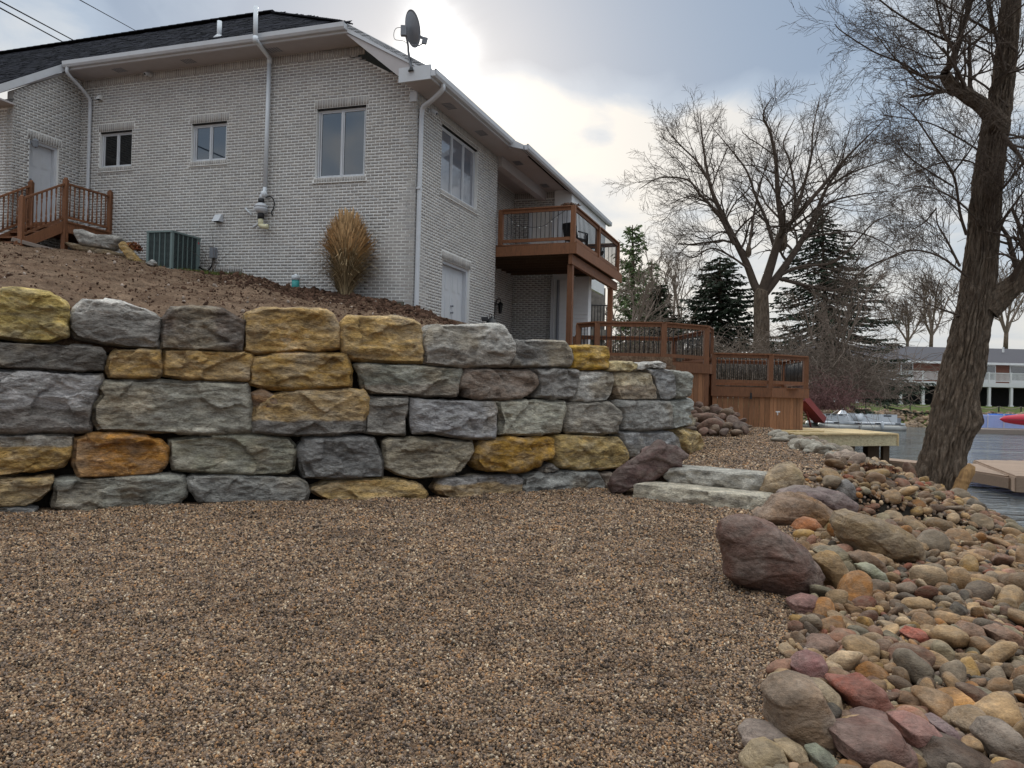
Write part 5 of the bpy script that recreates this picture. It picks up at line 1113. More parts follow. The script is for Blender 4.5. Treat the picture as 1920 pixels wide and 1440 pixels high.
# ------------------------------------------------------------------ stoop with stairs
def turned(name, p, h, mat, parent, w=.035, n=8):
    """turned baluster, square ends and slim waist"""
    prof = [(w*.62, 0), (w*.62, h*.2), (w*.35, h*.24), (w*.55, h*.3), (w*.33, h*.5), (w*.33, h*.66), (w*.55, h*.74), (w*.35, h*.78), (w*.62, h*.82), (w*.62, h)]
    m = MB(); m.lathe(p, prof, n); return m.build(name, mat, parent, True)
ST_ = thing('entry_stairs', 'small wooden stoop with turned railings and stairs at the left side door', 'stairs', HW(9.3, -.7, 4.4)); wd = M['wood']
uR, uL = 8.72, 9.78
def post(p, h, w, name='post', parent=None, mat=None, cap=True):
    m = MB(); p = np.asarray(p, float); m.frame(p-[w/2, w/2, 0], (w, 0, 0), (0, w, 0), (0, 0, h))
    o = m.build(name, mat or wd, parent)
    if cap: m = MB(); m.lathe(p+[0, 0, h], [(w*.5, 0), (w*.45, .02), (w*.32, .045), (0, .05)], 8); m.build('cap', mat or wd, o, True)
    return o
for u, v, z0, z1 in ((uR, -.06, 4.4, 6.18), (uR, -1.32, 4.35, 6.15), (uR, -2.40, 4.35, 5.46), (uL, -1.40, 4.4, 6.12), (uL, -2.40, 4.35, 5.46)): post(HW(u, v, z0), z1-z0, .10, parent=ST_)
def railrun(p, q, top, bot, n, wood=None, parent=None, bal='turned', rw=.06, cap=False, mat=None):
    """top and bottom rails between p and q (floor points), n balusters"""
    p, q = np.asarray(p, float), np.asarray(q, float); w_ = mat or M['wood']
    beam('rail', p+[0, 0, top], q+[0, 0, top], rw, .045, w_, parent); beam('rail', p+[0, 0, bot], q+[0, 0, bot], .045, .05, w_, parent)
    for i in range(n):
        t = (i+1)/(n+1); b = p+(q-p)*t
        if bal == 'turned': turned('baluster', b+[0, 0, bot+.02], top-bot-.03, w_, parent)
        else: m = MB(); m.tube([b+[0, 0, bot+.02], b+[0, 0, top-.02]], .009, 6); m.build('baluster', M['metal_dark'], parent, True)
FZ = 5.16
railrun(HW(uR, -.06, FZ), HW(uR, -1.32, FZ), .90, .10, 9, parent=ST_); railrun(HW(uR, -1.32, FZ+.02), HW(uR, -2.40, FZ-.62), .88, .06, 8, parent=ST_); railrun(HW(uL, -1.40, FZ), HW(uL, -2.40, FZ-.62), .88, .06, 8, parent=ST_)
for i in range(8): v = -1.30+i*.158; HB().box(uR-.06, uL+.08, v, v+.15, FZ-.035, FZ).build('deck_board', wd, ST_)
for a in (uR-.02, uL-.02): HB().box(a, a+.04, -1.34, -.02, FZ-.27, FZ-.036).build('joist', wd, ST_)
HB().box(uR+.03, uL-.03, -1.38, -1.34, FZ-.27, FZ-.036).build('joist', wd, ST_)
for a in (uR-.02, uL-.02): HB().poly(([(a, -1.38, FZ-.02), (a, -2.55, FZ-.74), (a, -2.55, FZ-.98), (a, -1.38, FZ-.3)], [(a+.04, -1.38, FZ-.02), (a+.04, -2.55, FZ-.74), (a+.04, -2.55, FZ-.98), (a+.04, -1.38, FZ-.3)])).build('stringer', wd, ST_)
for i in range(4): HB().box(uR+.03, uL-.0, -1.38-.28*(i+1)+.02, -1.38-.28*i+.02, FZ-.18*(i+1)-.03, FZ-.18*(i+1)).build('tread', wd, ST_)
for u, v in ((uR, -1.3), (uR, -.1), (uL, -1.3)): HB().box(u-.05, u+.05, v-.05, v+.05, 4.0, FZ-.28).build('leg', wd, ST_)
HB().box(8.1, 8.3, -2.6, -1.0, 4.36, 4.44) if False else None
# timber edging, stacked slabs, leaf heap by the stoop
def log_at(name, label, cat, pts, v, w, h, mat):
    P = [fpt(x, y, v_) for (x, y), v_ in zip(pts, v)]; o = beam(name, P[0], P[1], w, h, mat, None, bev=.01); return tag(o, label, cat)
log_at('edging_timber', 'long mossy timber edging the top of the dirt in front of the stoop', 'timber', [(22, 449), (128, 478)], (-2.55, -1.55), .12, .09, M['oldwood'])
log_at('edging_timber', 'second mossy timber edging lying right of the stoop post under the slabs', 'timber', [(126, 479), (226, 497)], (-1.55, -1.05), .12, .08, M['oldwood'])
def slabrock(name, label, cat, poly, v, T, col, seed, amp=.02, mat='rock', p=4):
    Y = fpt(np.mean([a for a, _ in poly]), np.mean([b for _, b in poly]), v)[1]; return polyboulder(name, label, poly, Y, T, col, seed, cat, p, amp, None, 0, mat, 6)
def cL(*p): return [(x/4, y/4+400) for x, y in p]
slabrock('stone_slab', 'grey ragged stone slab lying on top of the little stack by the stoop', 'stone slab', cL((575,135),(640,132),(740,170),(900,175),(930,200),(890,250),(850,282),(700,262),(620,240),(590,190)), -1.0, .6, (.33,.33,.33), 501)
slabrock('stone_slab', 'narrow tan stone slab under the grey slab in the stack by the stoop', 'stone slab', cL((505,225),(600,235),(640,250),(930,300),(935,335),(850,335),(640,300),(560,280)), -1.0, .5, (.26,.20,.13), 502)
slabrock('stone_slab', 'yellow stone bar leaning off the right end of the slab stack', 'stone slab', cL((890,230),(930,215),(1000,290),(1085,375),(1050,398),(990,380),(930,300)), -1.15, .25, (.40,.27,.11), 503)
slabrock('stone_block', 'small pale grey stone on the soil in front of the air conditioner', 'stone', cL((1095,375),(1150,350),(1180,380),(1150,400)), -1.35, .2, (.36,.37,.38), 504)
lr = np.random.default_rng(9)
def leafheap(name, label, c, rx_, ry_, rz_, n, seed, size=.035, cols=((.22,.075,.03),(.16,.05,.025),(.28,.13,.05))):
    r = np.random.default_rng(seed); m = MB()
    for i in range(n):
        d = r.normal(size=3); d /= np.linalg.norm(d); d[2] = abs(d[2]); p = np.asarray(c)+d*np.array([rx_, ry_, rz_])*r.uniform(.4, 1); a, b = rotm(r)[:, 0]*size*r.uniform(.6, 1.4), rotm(r)[:, 1]*size*.6
        m.add([p-a, p+b*.8, p+a, p-b], [(0, 1, 2), (0, 2, 3)], np.array(cols[r.integers(len(cols))])*r.uniform(.6, 1.3))
    return tag(m.build(name, M['leaf'], None, col=True), label, kind='stuff')
leafheap('dead_leaves', 'rust brown dead leaves heaped beside the air conditioner', fpt(249, 470, -1.0), .22, .2, .22, 420, 1)
leafheap('dead_leaves', 'rust brown wet leaves caught between the shore rocks near the tree', hit(1638, 890)+[0, 0, .05], .42, .3, .12, 500, 2, .05, ((.13,.055,.03),(.09,.04,.025),(.2,.1,.05)))
# air conditioner
AC = thing('air_conditioner', 'square green grey air conditioner with dark slatted sides against the brick wall', 'air conditioner', HW(5.9, -.75, 4.05)); g = M['acgreen']
a0, a1, v0, v1, z0, z1 = 5.58, 6.34, -1.12, -.25, 4.0, 4.90
HB().box(a0+.03, a1-.03, v0+.03, v1-.03, z0+.05, z1-.03).build('coil', M['acdark'], AC)
HB().box(a0-.01, a1+.01, v0-.01, v1+.01, z1-.04, z1).build('top_panel', g, AC); HB().box(a0-.01, a1+.01, v0-.01, v1+.01, z0, z0+.05).build('base_pan', g, AC)
for a, v in ((a0, v0), (a1-.06, v0), (a0, v1-.1)): HB().box(a, a+.06, v, v+(.06 if v == v0 else .1), z0+.05, z1-.04).build('corner_post', g, AC)
for i in range(1, 4): a = a0+.06+(a1-a0-.12)*i/4; HB().box(a-.008, a+.008, v0+.006, v0+.03, z0+.05, z1-.04).build('slat', g, AC)
for i in range(1, 5): v = v0+.06+(v1-v0-.16)*i/5; HB().box(a0+.006, a0+.03, v-.008, v+.008, z0+.05, z1-.04).build('slat', g, AC)
m = MB()
for i in range(30): z = z0+.08+i*.027; m.hexa([HW(u, v, zz) for u in (a0+.02, a0+.03) for v in (v0+.06, v1-.1) for zz in (z, z+.005)]); m.hexa([HW(u, v, zz) for u in (a0+.06, a1-.06) for v in (v0+.02, v0+.03) for zz in (z, z+.005)])
tag(m.build('wire_guard', g, AC), kind='stuff')
HB().box(a0-.004, a0+.02, v1-.075, v1-.045, z1-.16, z1-.12).build('sticker', M['red'], AC)
m = MB(); c_ = HW((a0+a1)/2, (v0+v1)/2, z1); m.lathe(c_, [(.05, 0), (.30, 0), (.30, .012), (.05, .03)], 20); m.build('fan_grille', M['metal_dark'], AC)
HB().box(5.28, 5.42, -.12, -.01, 4.45, 4.70).build('disconnect_box', M['metal_grey'], AC)
m = MB(); m.tube(smoothpath([HW(5.35, -.06, 4.45), HW(5.36, -.1, 4.25), HW(5.42, -.2, 4.12), HW(5.56, -.3, 4.2)], 5), .02, 6); m.build('conduit', M['cord'], AC)
# bare shrub sprigs beside it
def sprig(name, label, base, tips, r0=.006):
    m = MB(); base = np.asarray(base)
    for t in tips:
        P = smoothpath([base]+[np.asarray(q) for q in t], 4); m.tube(P, np.linspace(r0, r0*.4, len(P)), 4)
    return tag(m.build(name, M['twig'], None), label, 'shrub')
sprig('bare_shrub', 'few bare shrub stems growing beside the air conditioner', fpt(397, 512, -.3), [[fpt(400, 480, -.2), fpt(398, 440, -.2), fpt(394, 424, -.15)], [fpt(408, 490, -.2), fpt(421, 462, -.2)], [fpt(402, 490, -.25), fpt(405, 467, -.2)], [fpt(385, 480, -.6), fpt(372, 450, -.6), fpt(374, 425, -.5)], [fpt(383, 490, -.9), fpt(365, 475, -1.0), fpt(346, 462, -1.2)], [fpt(408, 495, -.2), fpt(425, 478, -.15), fpt(436, 470, -.1)]])
# cleanout pipe
cp = thing('cleanout_pipe', 'short teal pipe stub with a pale cap standing in the mulch', 'pipe', fpt(554, 540, -.25))
p0 = fpt(554, 542, -.25); m = MB(); m.lathe(p0-[0, 0, .1], [(.085, 0), (.085, .33)], 18); m.build('pipe', M['teal'], cp, True); m = MB(); m.lathe(p0+[0, 0, .2], [(.095, 0), (.095, .09), (.08, .11), (.03, .115), (.03, .14), (0, .14)], 18); m.build('cap', M['pvc'], cp, True)
log_at('edging_pipe', 'thin grey pipe lying at the top edge of the dirt along the brick wall', 'pipe', [(408, 520), (530, 548)], (-.25, -.25), .05, .05, M['metal_grey'])
# ornamental grass clump
def clump(name, label, base, h, n, seed):
    r = np.random.default_rng(seed); V, Fc, Cc, k = [], [], [], 0; base = np.asarray(base, float); seg = 7
    for i in range(n):
        plume = i < n*.36; A = r.uniform(0, 2*pi); rr = r.random()**.5*.16
        lq = r.random()**.8; lean = lq*(.26 if plume else .42); hh = h*(r.uniform(.88, 1.04)*(1-.26*lq**2) if plume else r.uniform(.38, .92)*(1-.15*lq)); curl = r.uniform(.2, 1.0)*(.75 if plume else .9)
        if r.random() < .14: lean *= 1.7; hh *= r.uniform(.7, 1.0); curl *= 1.4
        t = np.linspace(0, 1, seg); d = np.array([cos(A), sin(A)*.6]); up = hh*(t-.38*curl*t**4*(1.3 if not plume else .8)); outw = .82*(rr+lean*h*.75*t**1.7+curl*.30*t**3.5)
        side = np.array([-sin(A), cos(A), 0]); wdt = (.006 if not plume else .005)*(1-t*.5)
        P = np.column_stack([base[0]+d[0]*outw-.10*t**2*h*0, base[1]+d[1]*outw, base[2]+up]); 
        if plume: wdt = np.where(t > .72, .020*(1-abs(t-.86)/.2)+.003, wdt)
        L = P-side*wdt[:, None]; R_ = P+side*wdt[:, None]; V.append(np.vstack([L, R_]))
        Fc += [(k+j, k+j+1, k+seg+j+1, k+seg+j) for j in range(seg-1)]; k += 2*seg
        c = np.array((.56, .36, .18) if plume else ((.44, .33, .19) if r.random() < .6 else (.18, .13, .07)))*r.uniform(.6, 1.25); Cc.append(np.tile(c, (2*seg, 1)))
    return tag(mk(name, np.vstack(V), np.array(Fc), M['straw'], None, True, np.vstack(Cc)), label, 'ornamental grass')
clump('ornamental_grass', 'tall tan clump of dry ornamental grass in front of the brick wall', fpt(647, 560, -.45)+[0, 0, -.03], 2.1, 3600, 12)

# ================================================================== DECKS
def rail2(p, q, top, bot, n, parent, cap=True, subrail=True):
    p, q = np.asarray(p, float), np.asarray(q, float)
    if cap: beam('cap_rail', p+[0, 0, top], q+[0, 0, top], .15, .035, M['wood'], parent)
    beam('rail', p+[0, 0, top-.06], q+[0, 0, top-.06], .045, .085, M['wood'], parent); beam('rail', p+[0, 0, bot], q+[0, 0, bot], .045, .085, M['wood'], parent)
    for i in range(n):
        t = (i+1)/(n+1); b = p+(q-p)*t; m = MB(); m.tube([b+[0, 0, bot+.03], b+[0, 0, top-.09]], .010, 6); m.build('baluster', M['metal_dark'], parent, True)
# balcony
BAL = thing('balcony', 'stained wooden balcony with black metal balusters on tall posts at the house corner', 'balcony', HW(-1.1, 7, 2.5))
bv0, bv1, bu = 4.74, 9.95, -2.15; FB = 5.56
for i in range(37): v = bv0-.04+i*.141; HB().box(bu-.12, .9 if v < 8.3 else -1.0, v, v+.135, FB-.03, FB).build('deck_board', M['wood'], BAL)
HB().box(bu-.09, .0, bv0-.07, bv0-.03, FB-.30, FB-.032).build('fascia', M['wood'], BAL); HB().box(bu-.13, bu-.09, bv0-.07, bv1+.1, FB-.30, FB-.032).build('fascia', M['wood'], BAL)
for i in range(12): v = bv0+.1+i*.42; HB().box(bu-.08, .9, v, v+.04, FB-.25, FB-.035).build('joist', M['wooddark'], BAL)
HB().box(bu+.02, bu+.10, bv0-.02, bv1, 5.00, 5.255).build('beam', M['wood'], BAL)
HB().box(bu+.0, bu+.018, bv0-.02, bv1, 5.00, 5.255).build('beam', M['wood'], BAL)
for v in (4.84, 9.35):
    for k in (0, 1):
        vv_ = v+k*.30; HB().box(bu+(.105 if k else .02), bu+(.245 if k else .16), vv_, vv_+.14, 2.2, 5.0 if not k else 5.0).build('post', M['wood'], BAL)
HB().box(bu+.02-.02, bu+.16+.02, 4.82, 4.99, 4.86, 4.999).build('post_bracket', M['wood'], BAL) if False else None
for u, v in ((-.10, bv0+.02), (bu, bv0+.02), (bu, 7.35), (bu, bv1-.05)):
    HB().box(u-.06, u+.06, v-.06, v+.06, FB+.001, FB+.98).build('post', M['wood'], BAL)
rail2(HW(-.16, bv0+.02, FB), HW(bu+.06, bv0+.02, FB), .97, .12, 15, BAL); rail2(HW(bu, bv0+.08, FB), HW(bu, 7.29, FB), .97, .12, 18, BAL); rail2(HW(bu, 7.41, FB), HW(bu, bv1-.11, FB), .97, .12, 17, BAL); rail2(HW(bu+.06, bv1-.05, FB), HW(-1.1, bv1-.05, FB), .97, .12, 7, BAL)
# string of lights on the balcony rail
SLt = thing('string_lights', 'loose string of small clear bulbs draped along the balcony rail', 'string lights', HW(-1.1, 4.9, FB+.6))
pts_ = [HW(-.2, 4.86, FB+.9), HW(-.5, 4.86, FB+.62), HW(-.9, 4.86, FB+.5), HW(-1.3, 4.86, FB+.52), HW(-1.6, 4.86, FB+.72), HW(-1.9, 4.86, FB+.9), HW(-2.1, 4.8, FB+1.02)]
SPp = smoothpath(pts_, 6); m = MB(); m.tube(SPp, .006, 4); m.build('cord', M['cord'], SLt)
M['bulb'] = material('clear_bulb', (.6, .6, .58), .15, 0, 1, bump=0, spec=.8)
for i in range(1, len(SPp)-1, 3): m = MB(); m.lathe(SPp[i]-[0, 0, .055], [(.0, 0), (.02, .01), (.022, .025), (.01, .045)], 8); m.build('bulb', M['bulb'], SLt, True)
leafheap('garland', 'dry brown garland lying on the corner of the balcony rail', HW(bu+.1, bv0+.05, FB+1.0), .28, .08, .07, 160, 5, .035, ((.15,.08,.05),(.22,.13,.09)))
# balcony furniture silhouettes
def chair(name, label, c, A, h=1.0):
    t = thing(name, label, 'chair', c); c = np.asarray(c, float); X = np.array([cos(A), sin(A), 0]); Y = np.array([-sin(A), cos(A), 0]); k = M['metal_dark']
    m = MB(); m.frame(c-X*.24-Y*.24+[0, 0, .42], X*.48, Y*.46, (0, 0, .05)); m.build('seat', k, t)
    m = MB(); m.frame(c-X*.24+Y*.22+[0, 0, .47], X*.48, Y*.04, Y*.10+np.array([0, 0, h-.47])); m.build('backrest', k, t)
    for a in (-.22, .20):
        for b in (-.22, .20): m = MB(); m.frame(c+X*a+Y*b, X*.025, Y*.025, (0, 0, .42)); m.build('leg', k, t)
    for a in (-.27, .24): m = MB(); m.frame(c+X*a-Y*.22+[0, 0, .62], X*.03, Y*.44, (0, 0, .03)); m.frame(c+X*a-Y*.22+[0, 0, .42], X*.03, Y*.03, (0, 0, .2)); m.build('armrest', k, t)
chair('patio_chair', 'dark patio chair on the balcony behind the side railing', HW(-1.75, 8.6, FB), TH+1.2); chair('patio_chair', 'dark patio chair on the balcony nearer the middle post', HW(-1.7, 6.6, FB), TH+2.0, .9)
lw = thing('wall_lantern', 'black hanging lantern on the recessed brick wall below the balcony', 'wall lamp', HW(.75, 5.4, 4.0)); c_ = pl(938, 575, C2+U2*.8, U2)
m = MB(); m.lathe(c_, [(.0, -.22), (.05, -.2), (.075, .05), (.10, .07), (.03, .14), (0, .15)], 8); m.build('lantern', M['metal_dark'], lw)
m = MB(); m.tube(smoothpath([c_+[0, 0, .15], c_+[0, 0, .22], c_+np.append(U2, 0)*.1+[0, 0, .22], c_+np.append(U2, 0)*.14+[0, 0, .05]], 4), .014, 6); m.build('bracket', M['metal_dark'], lw)
# covered black bundle peeking over the wall
bb = at(922, 600, 17.5); bd = thing('patio_umbrella', 'folded black patio umbrella with a tilted lid behind the big light grey boulder', 'umbrella', bb-[0, 0, .8])
m = MB(); m.lathe(bb-[0, 0, .9], [(.30, 0), (.26, .5), (.20, .74), (.10, .88), (.02, .98)], 14); m.build('canopy', M['metal_dark'], bd)
m = MB(); m.frame(at(903, 601, 17.4), (.16, 0, .0), (0, .2, 0), (-.02, 0, .085)); m.build('lid', M['metal_dark'], bd); m = MB(); m.tube(smoothpath([at(917, 596, 17.45), at(918, 589, 17.45), at(922, 590, 17.45), at(922, 597, 17.45)], 4), .01, 6); m.build('hook', M['metal_dark'], bd)

# upper terrace deck
DK = thing('terrace_deck', 'tall stained terrace deck with chunky posts, black balusters and vertical skirt boards', 'deck', (3.4, 19.6, 1.0))
ZT, ZF = 3.38, 2.45
c1, c2, c3, c4, c5 = at(1085, 607, 19.7), at(1120, 604, 19.16), at(1245, 605, 18.9), at(1325, 611, 19.56), at(1333, 617, 20.3)
cs = [np.array([c[0], c[1], ZF]) for c in (c1, c2, c3, c4, c5)]+[np.array([4.9, 23.4, ZF]), np.array([1.9, 23.6, ZF])]
nb_ = (5, 13, 8, 6, 22, 22)
for i in range(6): rail2(cs[i], cs[i+1], ZT-ZF, .13, nb_[i], DK)
for i, p in enumerate(cs):
    z0 = ZF-.3 if i not in (3, 4) else .9
    post(np.array([p[0], p[1], z0]), ZT-z0-.02, .13, 'post', DK, M['wood'], cap=False)
cen = np.mean(cs, 0); ring = [p+norm(p-cen)*.07 for p in cs]; m = MB(); n = len(ring)
for a, b in zip(cs[:-1], cs[1:]):
    beam('fascia', np.append(a[:2], ZF-.15)+norm(a-cen)*.09, np.append(b[:2], ZF-.15)+norm(b-cen)*.09, .04, .24, M['wood'], DK)
y0_, y1_ = 18.85, 23.5; k = 0
for y in np.arange(y0_, y1_, .142):
    xs = []
    for a, b in zip(cs, cs[1:]+cs[:1]):
        if (a[1]-y)*(b[1]-y) < 0: xs.append(a[0]+(b[0]-a[0])*(y-a[1])/(b[1]-a[1]))
    if len(xs) >= 2: m = MB(); m.frame((min(xs), y, ZF-.03), (max(xs)-min(xs), 0, 0), (0, .136, 0), (0, 0, .03)); m.build('deck_board', M['wood'], DK)
def skirt(p, q, z0f, z1, parent, w=.137, mat='woodside'):
    p, q = np.asarray(p[:2]), np.asarray(q[:2]); L = np.linalg.norm(q-p); t = (q-p)/L; nn_ = np.array([t[1], -t[0]]); n = max(1, int(L/w+.5)); w = L/n
    for i in range(n):
        a = p+t*(i*w+.004)+nn_*random.uniform(0, .006); z0 = z0f(i/n); m = MB(); m.frame((a[0], a[1], z0), (t[0]*(w-.008), t[1]*(w-.008), 0), (nn_[0]*-.022, nn_[1]*-.022, 0), (0, 0, z1-z0)); m.build('skirt_board', M[mat], parent)
skirt(cs[2]+norm(cs[2]-cen)*.03, cs[3]+norm(cs[3]-cen)*.03, lambda t: 1.35-.5*t, ZF-.27, DK); skirt(cs[3], cs[4], lambda t: .8, ZF-.27, DK)
skirt(cs[1], cs[2], lambda t: 1.3, ZF-.27, DK)
# lower deck
LD = thing('lower_deck', 'lower stained deck with black balusters above a skirt of vertical boards and a hatch', 'deck', (6.4, 20.4, .8))
zt, zf = 2.73, 1.88
l0, l1, l2 = [np.array([p[0], p[1], zf]) for p in (at(1338, 662, 20.05), at(1445, 664, 19.95), at(1511, 672, 20.6))]; l3 = np.array([8.2, 23.2, zf]); l4 = np.array([5.2, 23.3, zf]); ls = [l0, l1, l2, l3, l4]
for a, b, n in zip(ls, ls[1:], (13, 8, 22, 24)): rail2(a, b, zt-zf, .13, n, LD)
for i, p in enumerate(ls): z0 = zf-.25; post(np.array([p[0], p[1], z0]), zt-z0-.02, .12, 'post', LD, M['wood'], cap=False)
cen = np.mean(ls, 0)
for a, b in zip(ls[:4], ls[1:]): beam('fascia', np.append(a[:2], zf-.14)+norm(a-cen)*.08, np.append(b[:2], zf-.14)+norm(b-cen)*.08, .04, .24, M['wood'], LD)
for y in np.arange(20.1, 23.2, .142): m = MB(); m.frame((5.15, y, zf-.03), (2.75+(y-20.1)*.1-.35*(y < 20.5), 0, 0), (0, .136, 0), (0, 0, .03)); m.build('deck_board', M['wood'], LD)
skirt(l0-[0, 0, 0]+norm(l0-cen)*.02, l1+norm(l1-cen)*.02, lambda t: .78, zf-.26, LD); skirt(l1+norm(l1-cen)*.02, l2+norm(l2-cen)*-.05, lambda t: .78, zf-.26, LD); skirt(l2+norm(l2-cen)*-.05, l3, lambda t: .4, zf-.26, LD)
q = at(1454, 773, 19.9); m = MB(); m.frame(q, (.11, 0, 0), (0, -.03, 0), (0, 0, .03)); m.frame(q+[.04, 0, -.0], (.02, 0, 0), (0, -.03, 0), (0, 0, -.07)); m.build('handle', M['pvc'], LD)
q = at(1406, 748, 19.9); m = MB(); m.frame(q, (.05, 0, 0), (0, -.02, 0), (0, 0, .16)); m.build('hinge', M['metal_dark'], LD)
# slide
SD = thing('water_slide', 'faded red plastic slide leaning down towards the water beside the lower deck', 'slide', at(1530, 790, 23.5))
sa, sb = at(1500, 752, 23.0), at(1536, 793, 23.6); t = norm(sb-sa); x = norm(np.cross(t, [0, 0, 1])); y = np.cross(x, t); m = MB()
m.frame(sa-x*.16, x*.32, y*.03, sb-sa); m.build('chute', M['slide'], SD)
for s in (-1, 1): m = MB(); m.frame(sa+x*(.16*s-.02), x*.04, y*.2, sb-sa); m.build('side_wall', M['slide'], SD)
m = MB(); m.tube([sa+[0, .1, -.05], at(1503, 792, 23.4)], .03, 6); m.tube([sb*.4+sa*.6+[0, .1, -.05], at(1520, 800, 23.6)], .03, 6); m.build('leg', M['slide'], SD)
# new lumber platform / dock
ND = thing('lumber_dock', 'new yellow lumber dock platform with a deep knotty edge board on dark posts', 'dock', (8, 20, 0))
zd = .76
p_ = [(5.05, 19.45), (6.75, 19.3), (6.85, 18.0), (10.15, 20.7), (10.15, 23.0), (5.05, 23.0)]
x_ = 5.05
while x_ < 10.1:
    w = .138; yb = np.interp(x_, [5.05, 6.7, 6.85, 10.15], [19.45, 19.35, 18.53, 20.19]); m = MB(); m.frame((x_, yb, zd-.04+random.uniform(-.004, .004)), (w-.012, 0, 0), (0, 22.9-yb, 0), (0, 0, .04)); m.build('deck_board', M['newwood'], ND); x_ += w
a, b = np.array([6.80, 18.57, 0]), np.array([10.2, 20.27, 0])
beam('edge_board', a+[0, 0, zd-.04-.145], b+[0, 0, zd-.04-.145], .045, .29, M['newedge'], ND, bev=.005)
beam('edge_board', np.array([10.17, 20.2, zd-.19]), np.array([10.17, 22.9, zd-.19]), .045, .29, M['newwood'], ND); beam('edge_board', np.array([5.0, 19.42, zd-.09]), np.array([6.74, 19.30, zd-.09]), .04, .10, M['newwood'], ND)
m = MB(); m.frame((6.3, 18.9, zd+.004), (1.7, .75, 0), (-.1, .28, 0), (0, 0, .035)); m.build('loose_plank', M['newwood'], ND)
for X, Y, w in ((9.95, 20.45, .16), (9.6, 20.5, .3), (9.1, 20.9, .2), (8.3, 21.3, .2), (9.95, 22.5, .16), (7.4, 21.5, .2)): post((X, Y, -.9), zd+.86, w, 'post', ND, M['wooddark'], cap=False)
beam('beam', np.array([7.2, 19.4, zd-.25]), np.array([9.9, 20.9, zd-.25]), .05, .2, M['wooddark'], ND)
# weathered boards beyond, brown composite docks on the water
def deckdock(name, label, ring, z, th, mat, w=.14, posts=()):
    t = thing(name, label, 'dock', (np.mean([p[0] for p in ring]), np.mean([p[1] for p in ring]), z-th)); R = np.array(ring, float)
    e = norm(R[1]-R[0]); nn_ = np.array([-e[1], e[0]]); L = (R@nn_); s0, s1 = L.min(), L.max(); A = R@e; k = s0
    while k < s1:
        c = k+w/2; xs = []
        for i in range(len(R)):
            a_, b_ = R[i], R[(i+1) % len(R)]; la, lb = a_@nn_, b_@nn_
            if (la-c)*(lb-c) < 0: f = (c-la)/(lb-la); xs.append((a_+(b_-a_)*f)@e)
        if len(xs) >= 2:
            o = e*min(xs)+nn_*(k+.004); m = MB(); m.frame((*o, z-.04), (*(e*(max(xs)-min(xs))), 0), (*(nn_*(w-.008)), 0), (0, 0, .04)); m.build('deck_board', mat, t)
        k += w
    for i in range(len(R)):
        a_, b_ = R[i], R[(i+1) % len(R)]; beam('edge_board', (*a_, z-.04-th/2), (*b_, z-.04-th/2), .05, th, mat, t)
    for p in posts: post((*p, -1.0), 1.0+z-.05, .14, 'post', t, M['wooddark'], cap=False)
    return t
deckdock('weathered_dock', 'low grey weathered dock between the yellow platform and the pontoon boat', [tuple(at(1503, 794, 27)[:2]), tuple(at(1648, 808, 27)[:2]), tuple(at(1560, 792, 38)[:2]), tuple(at(1500, 790, 38)[:2])], .34, .22, M['oldwood'], .3)
A_, B_ = gz(1655, 862, -.05), gz(1760, 872, -.05); deckdock('brown_dock', 'low brown dock strip on the water behind the tree trunk, left part', [tuple(A_[:2]), tuple(B_[:2]), (B_[0]+.5, B_[1]+.9), (A_[0]+.4, A_[1]+1.0)], -.05, .26, M['composite'])
A_, B_, C_, D_ = gz(1827, 868, .0), gz(1922, 884, .0), gz(2050, 884, .0), gz(1990, 858, .0)
deckdock('brown_dock', 'brown dock corner on the water right of the tree trunk', [tuple(gz(1905, 892, 0)[:2]), tuple(gz(2060, 900, 0)[:2]), tuple(gz(2060, 866, 0)[:2]), tuple(gz(1826, 862, 0)[:2])], .0, .32, M['composite'], .2)
deckdock('brown_dock', 'narrow lower brown walkway in front of the dock corner by the trunk', [tuple(gz(1760, 872, -.05)[:2]), tuple(gz(1893, 893, -.05)[:2]), tuple(gz(1835, 870, -.05)[:2]), tuple(gz(1790, 866, -.05)[:2])], -.05, .24, M['composite'])

# ================================================================== PONTOON BOAT, KAYAKS, FAR BANK
PB = thing('pontoon_boat', 'white pontoon boat moored along the far bank with folded white cover', 'boat', at(1620, 797, 58))
def pb(x, y, Y=58): return at(x, y, Y)
ax = norm(np.array([1, .12, 0])); O = pb(1535, 797, 57.5); O[2] = WATER; L = 6.9; ay = np.array([-ax[1], ax[0], 0]); up = np.array([0, 0, 1.])
for d in (0, 1.9):
    m = MB(); P = [O+ax*t*L+ay*d+up*(.16+.25*max(0, (.12-t)/.12)**2) for t in np.linspace(0, 1, 12)]; m.tube(P, [.12]+[.3]*10+[.26], 12); m.build('pontoon', M['alu'], PB, True)
m = MB(); m.frame(O+ax*.15-ay*.15+up*.46, ax*(L-.2), ay*2.3, up*.12); m.build('deck', M['boatwhite'], PB)
for i in range(8): m = MB(); m.frame(O+ax*(.3+i*.82)-ay*.165+up*.49, ax*.42, ay*.01, up*.09); m.build('stripe', M['boatdark' if i % 2 else 'boatwhite'], PB)
for a, b, h in ((.25, 2.2, .52), (2.25, 4.3, .62), (4.35, 6.2, .58)):
    m = MB(); m.frame(O+ax*a-ay*.12+up*.62, ax*(b-a), ay*.04, up*h); m.build('side_panel', M['boatwhite'], PB)
    m = MB(); m.tube([O+ax*a-ay*.1+up*(.64+h), O+ax*b-ay*.1+up*(.64+h)], .025, 6); m.build('rail', M['alu'], PB, True)
for a in (.5, 1.0, 1.5, 2.9, 5.1, 5.4): m = MB(); m.frame(O+ax*a-ay*.13+up*1.06, ax*.32, ay*.004, up*.10); m.build('opening', M['boatdark'], PB)
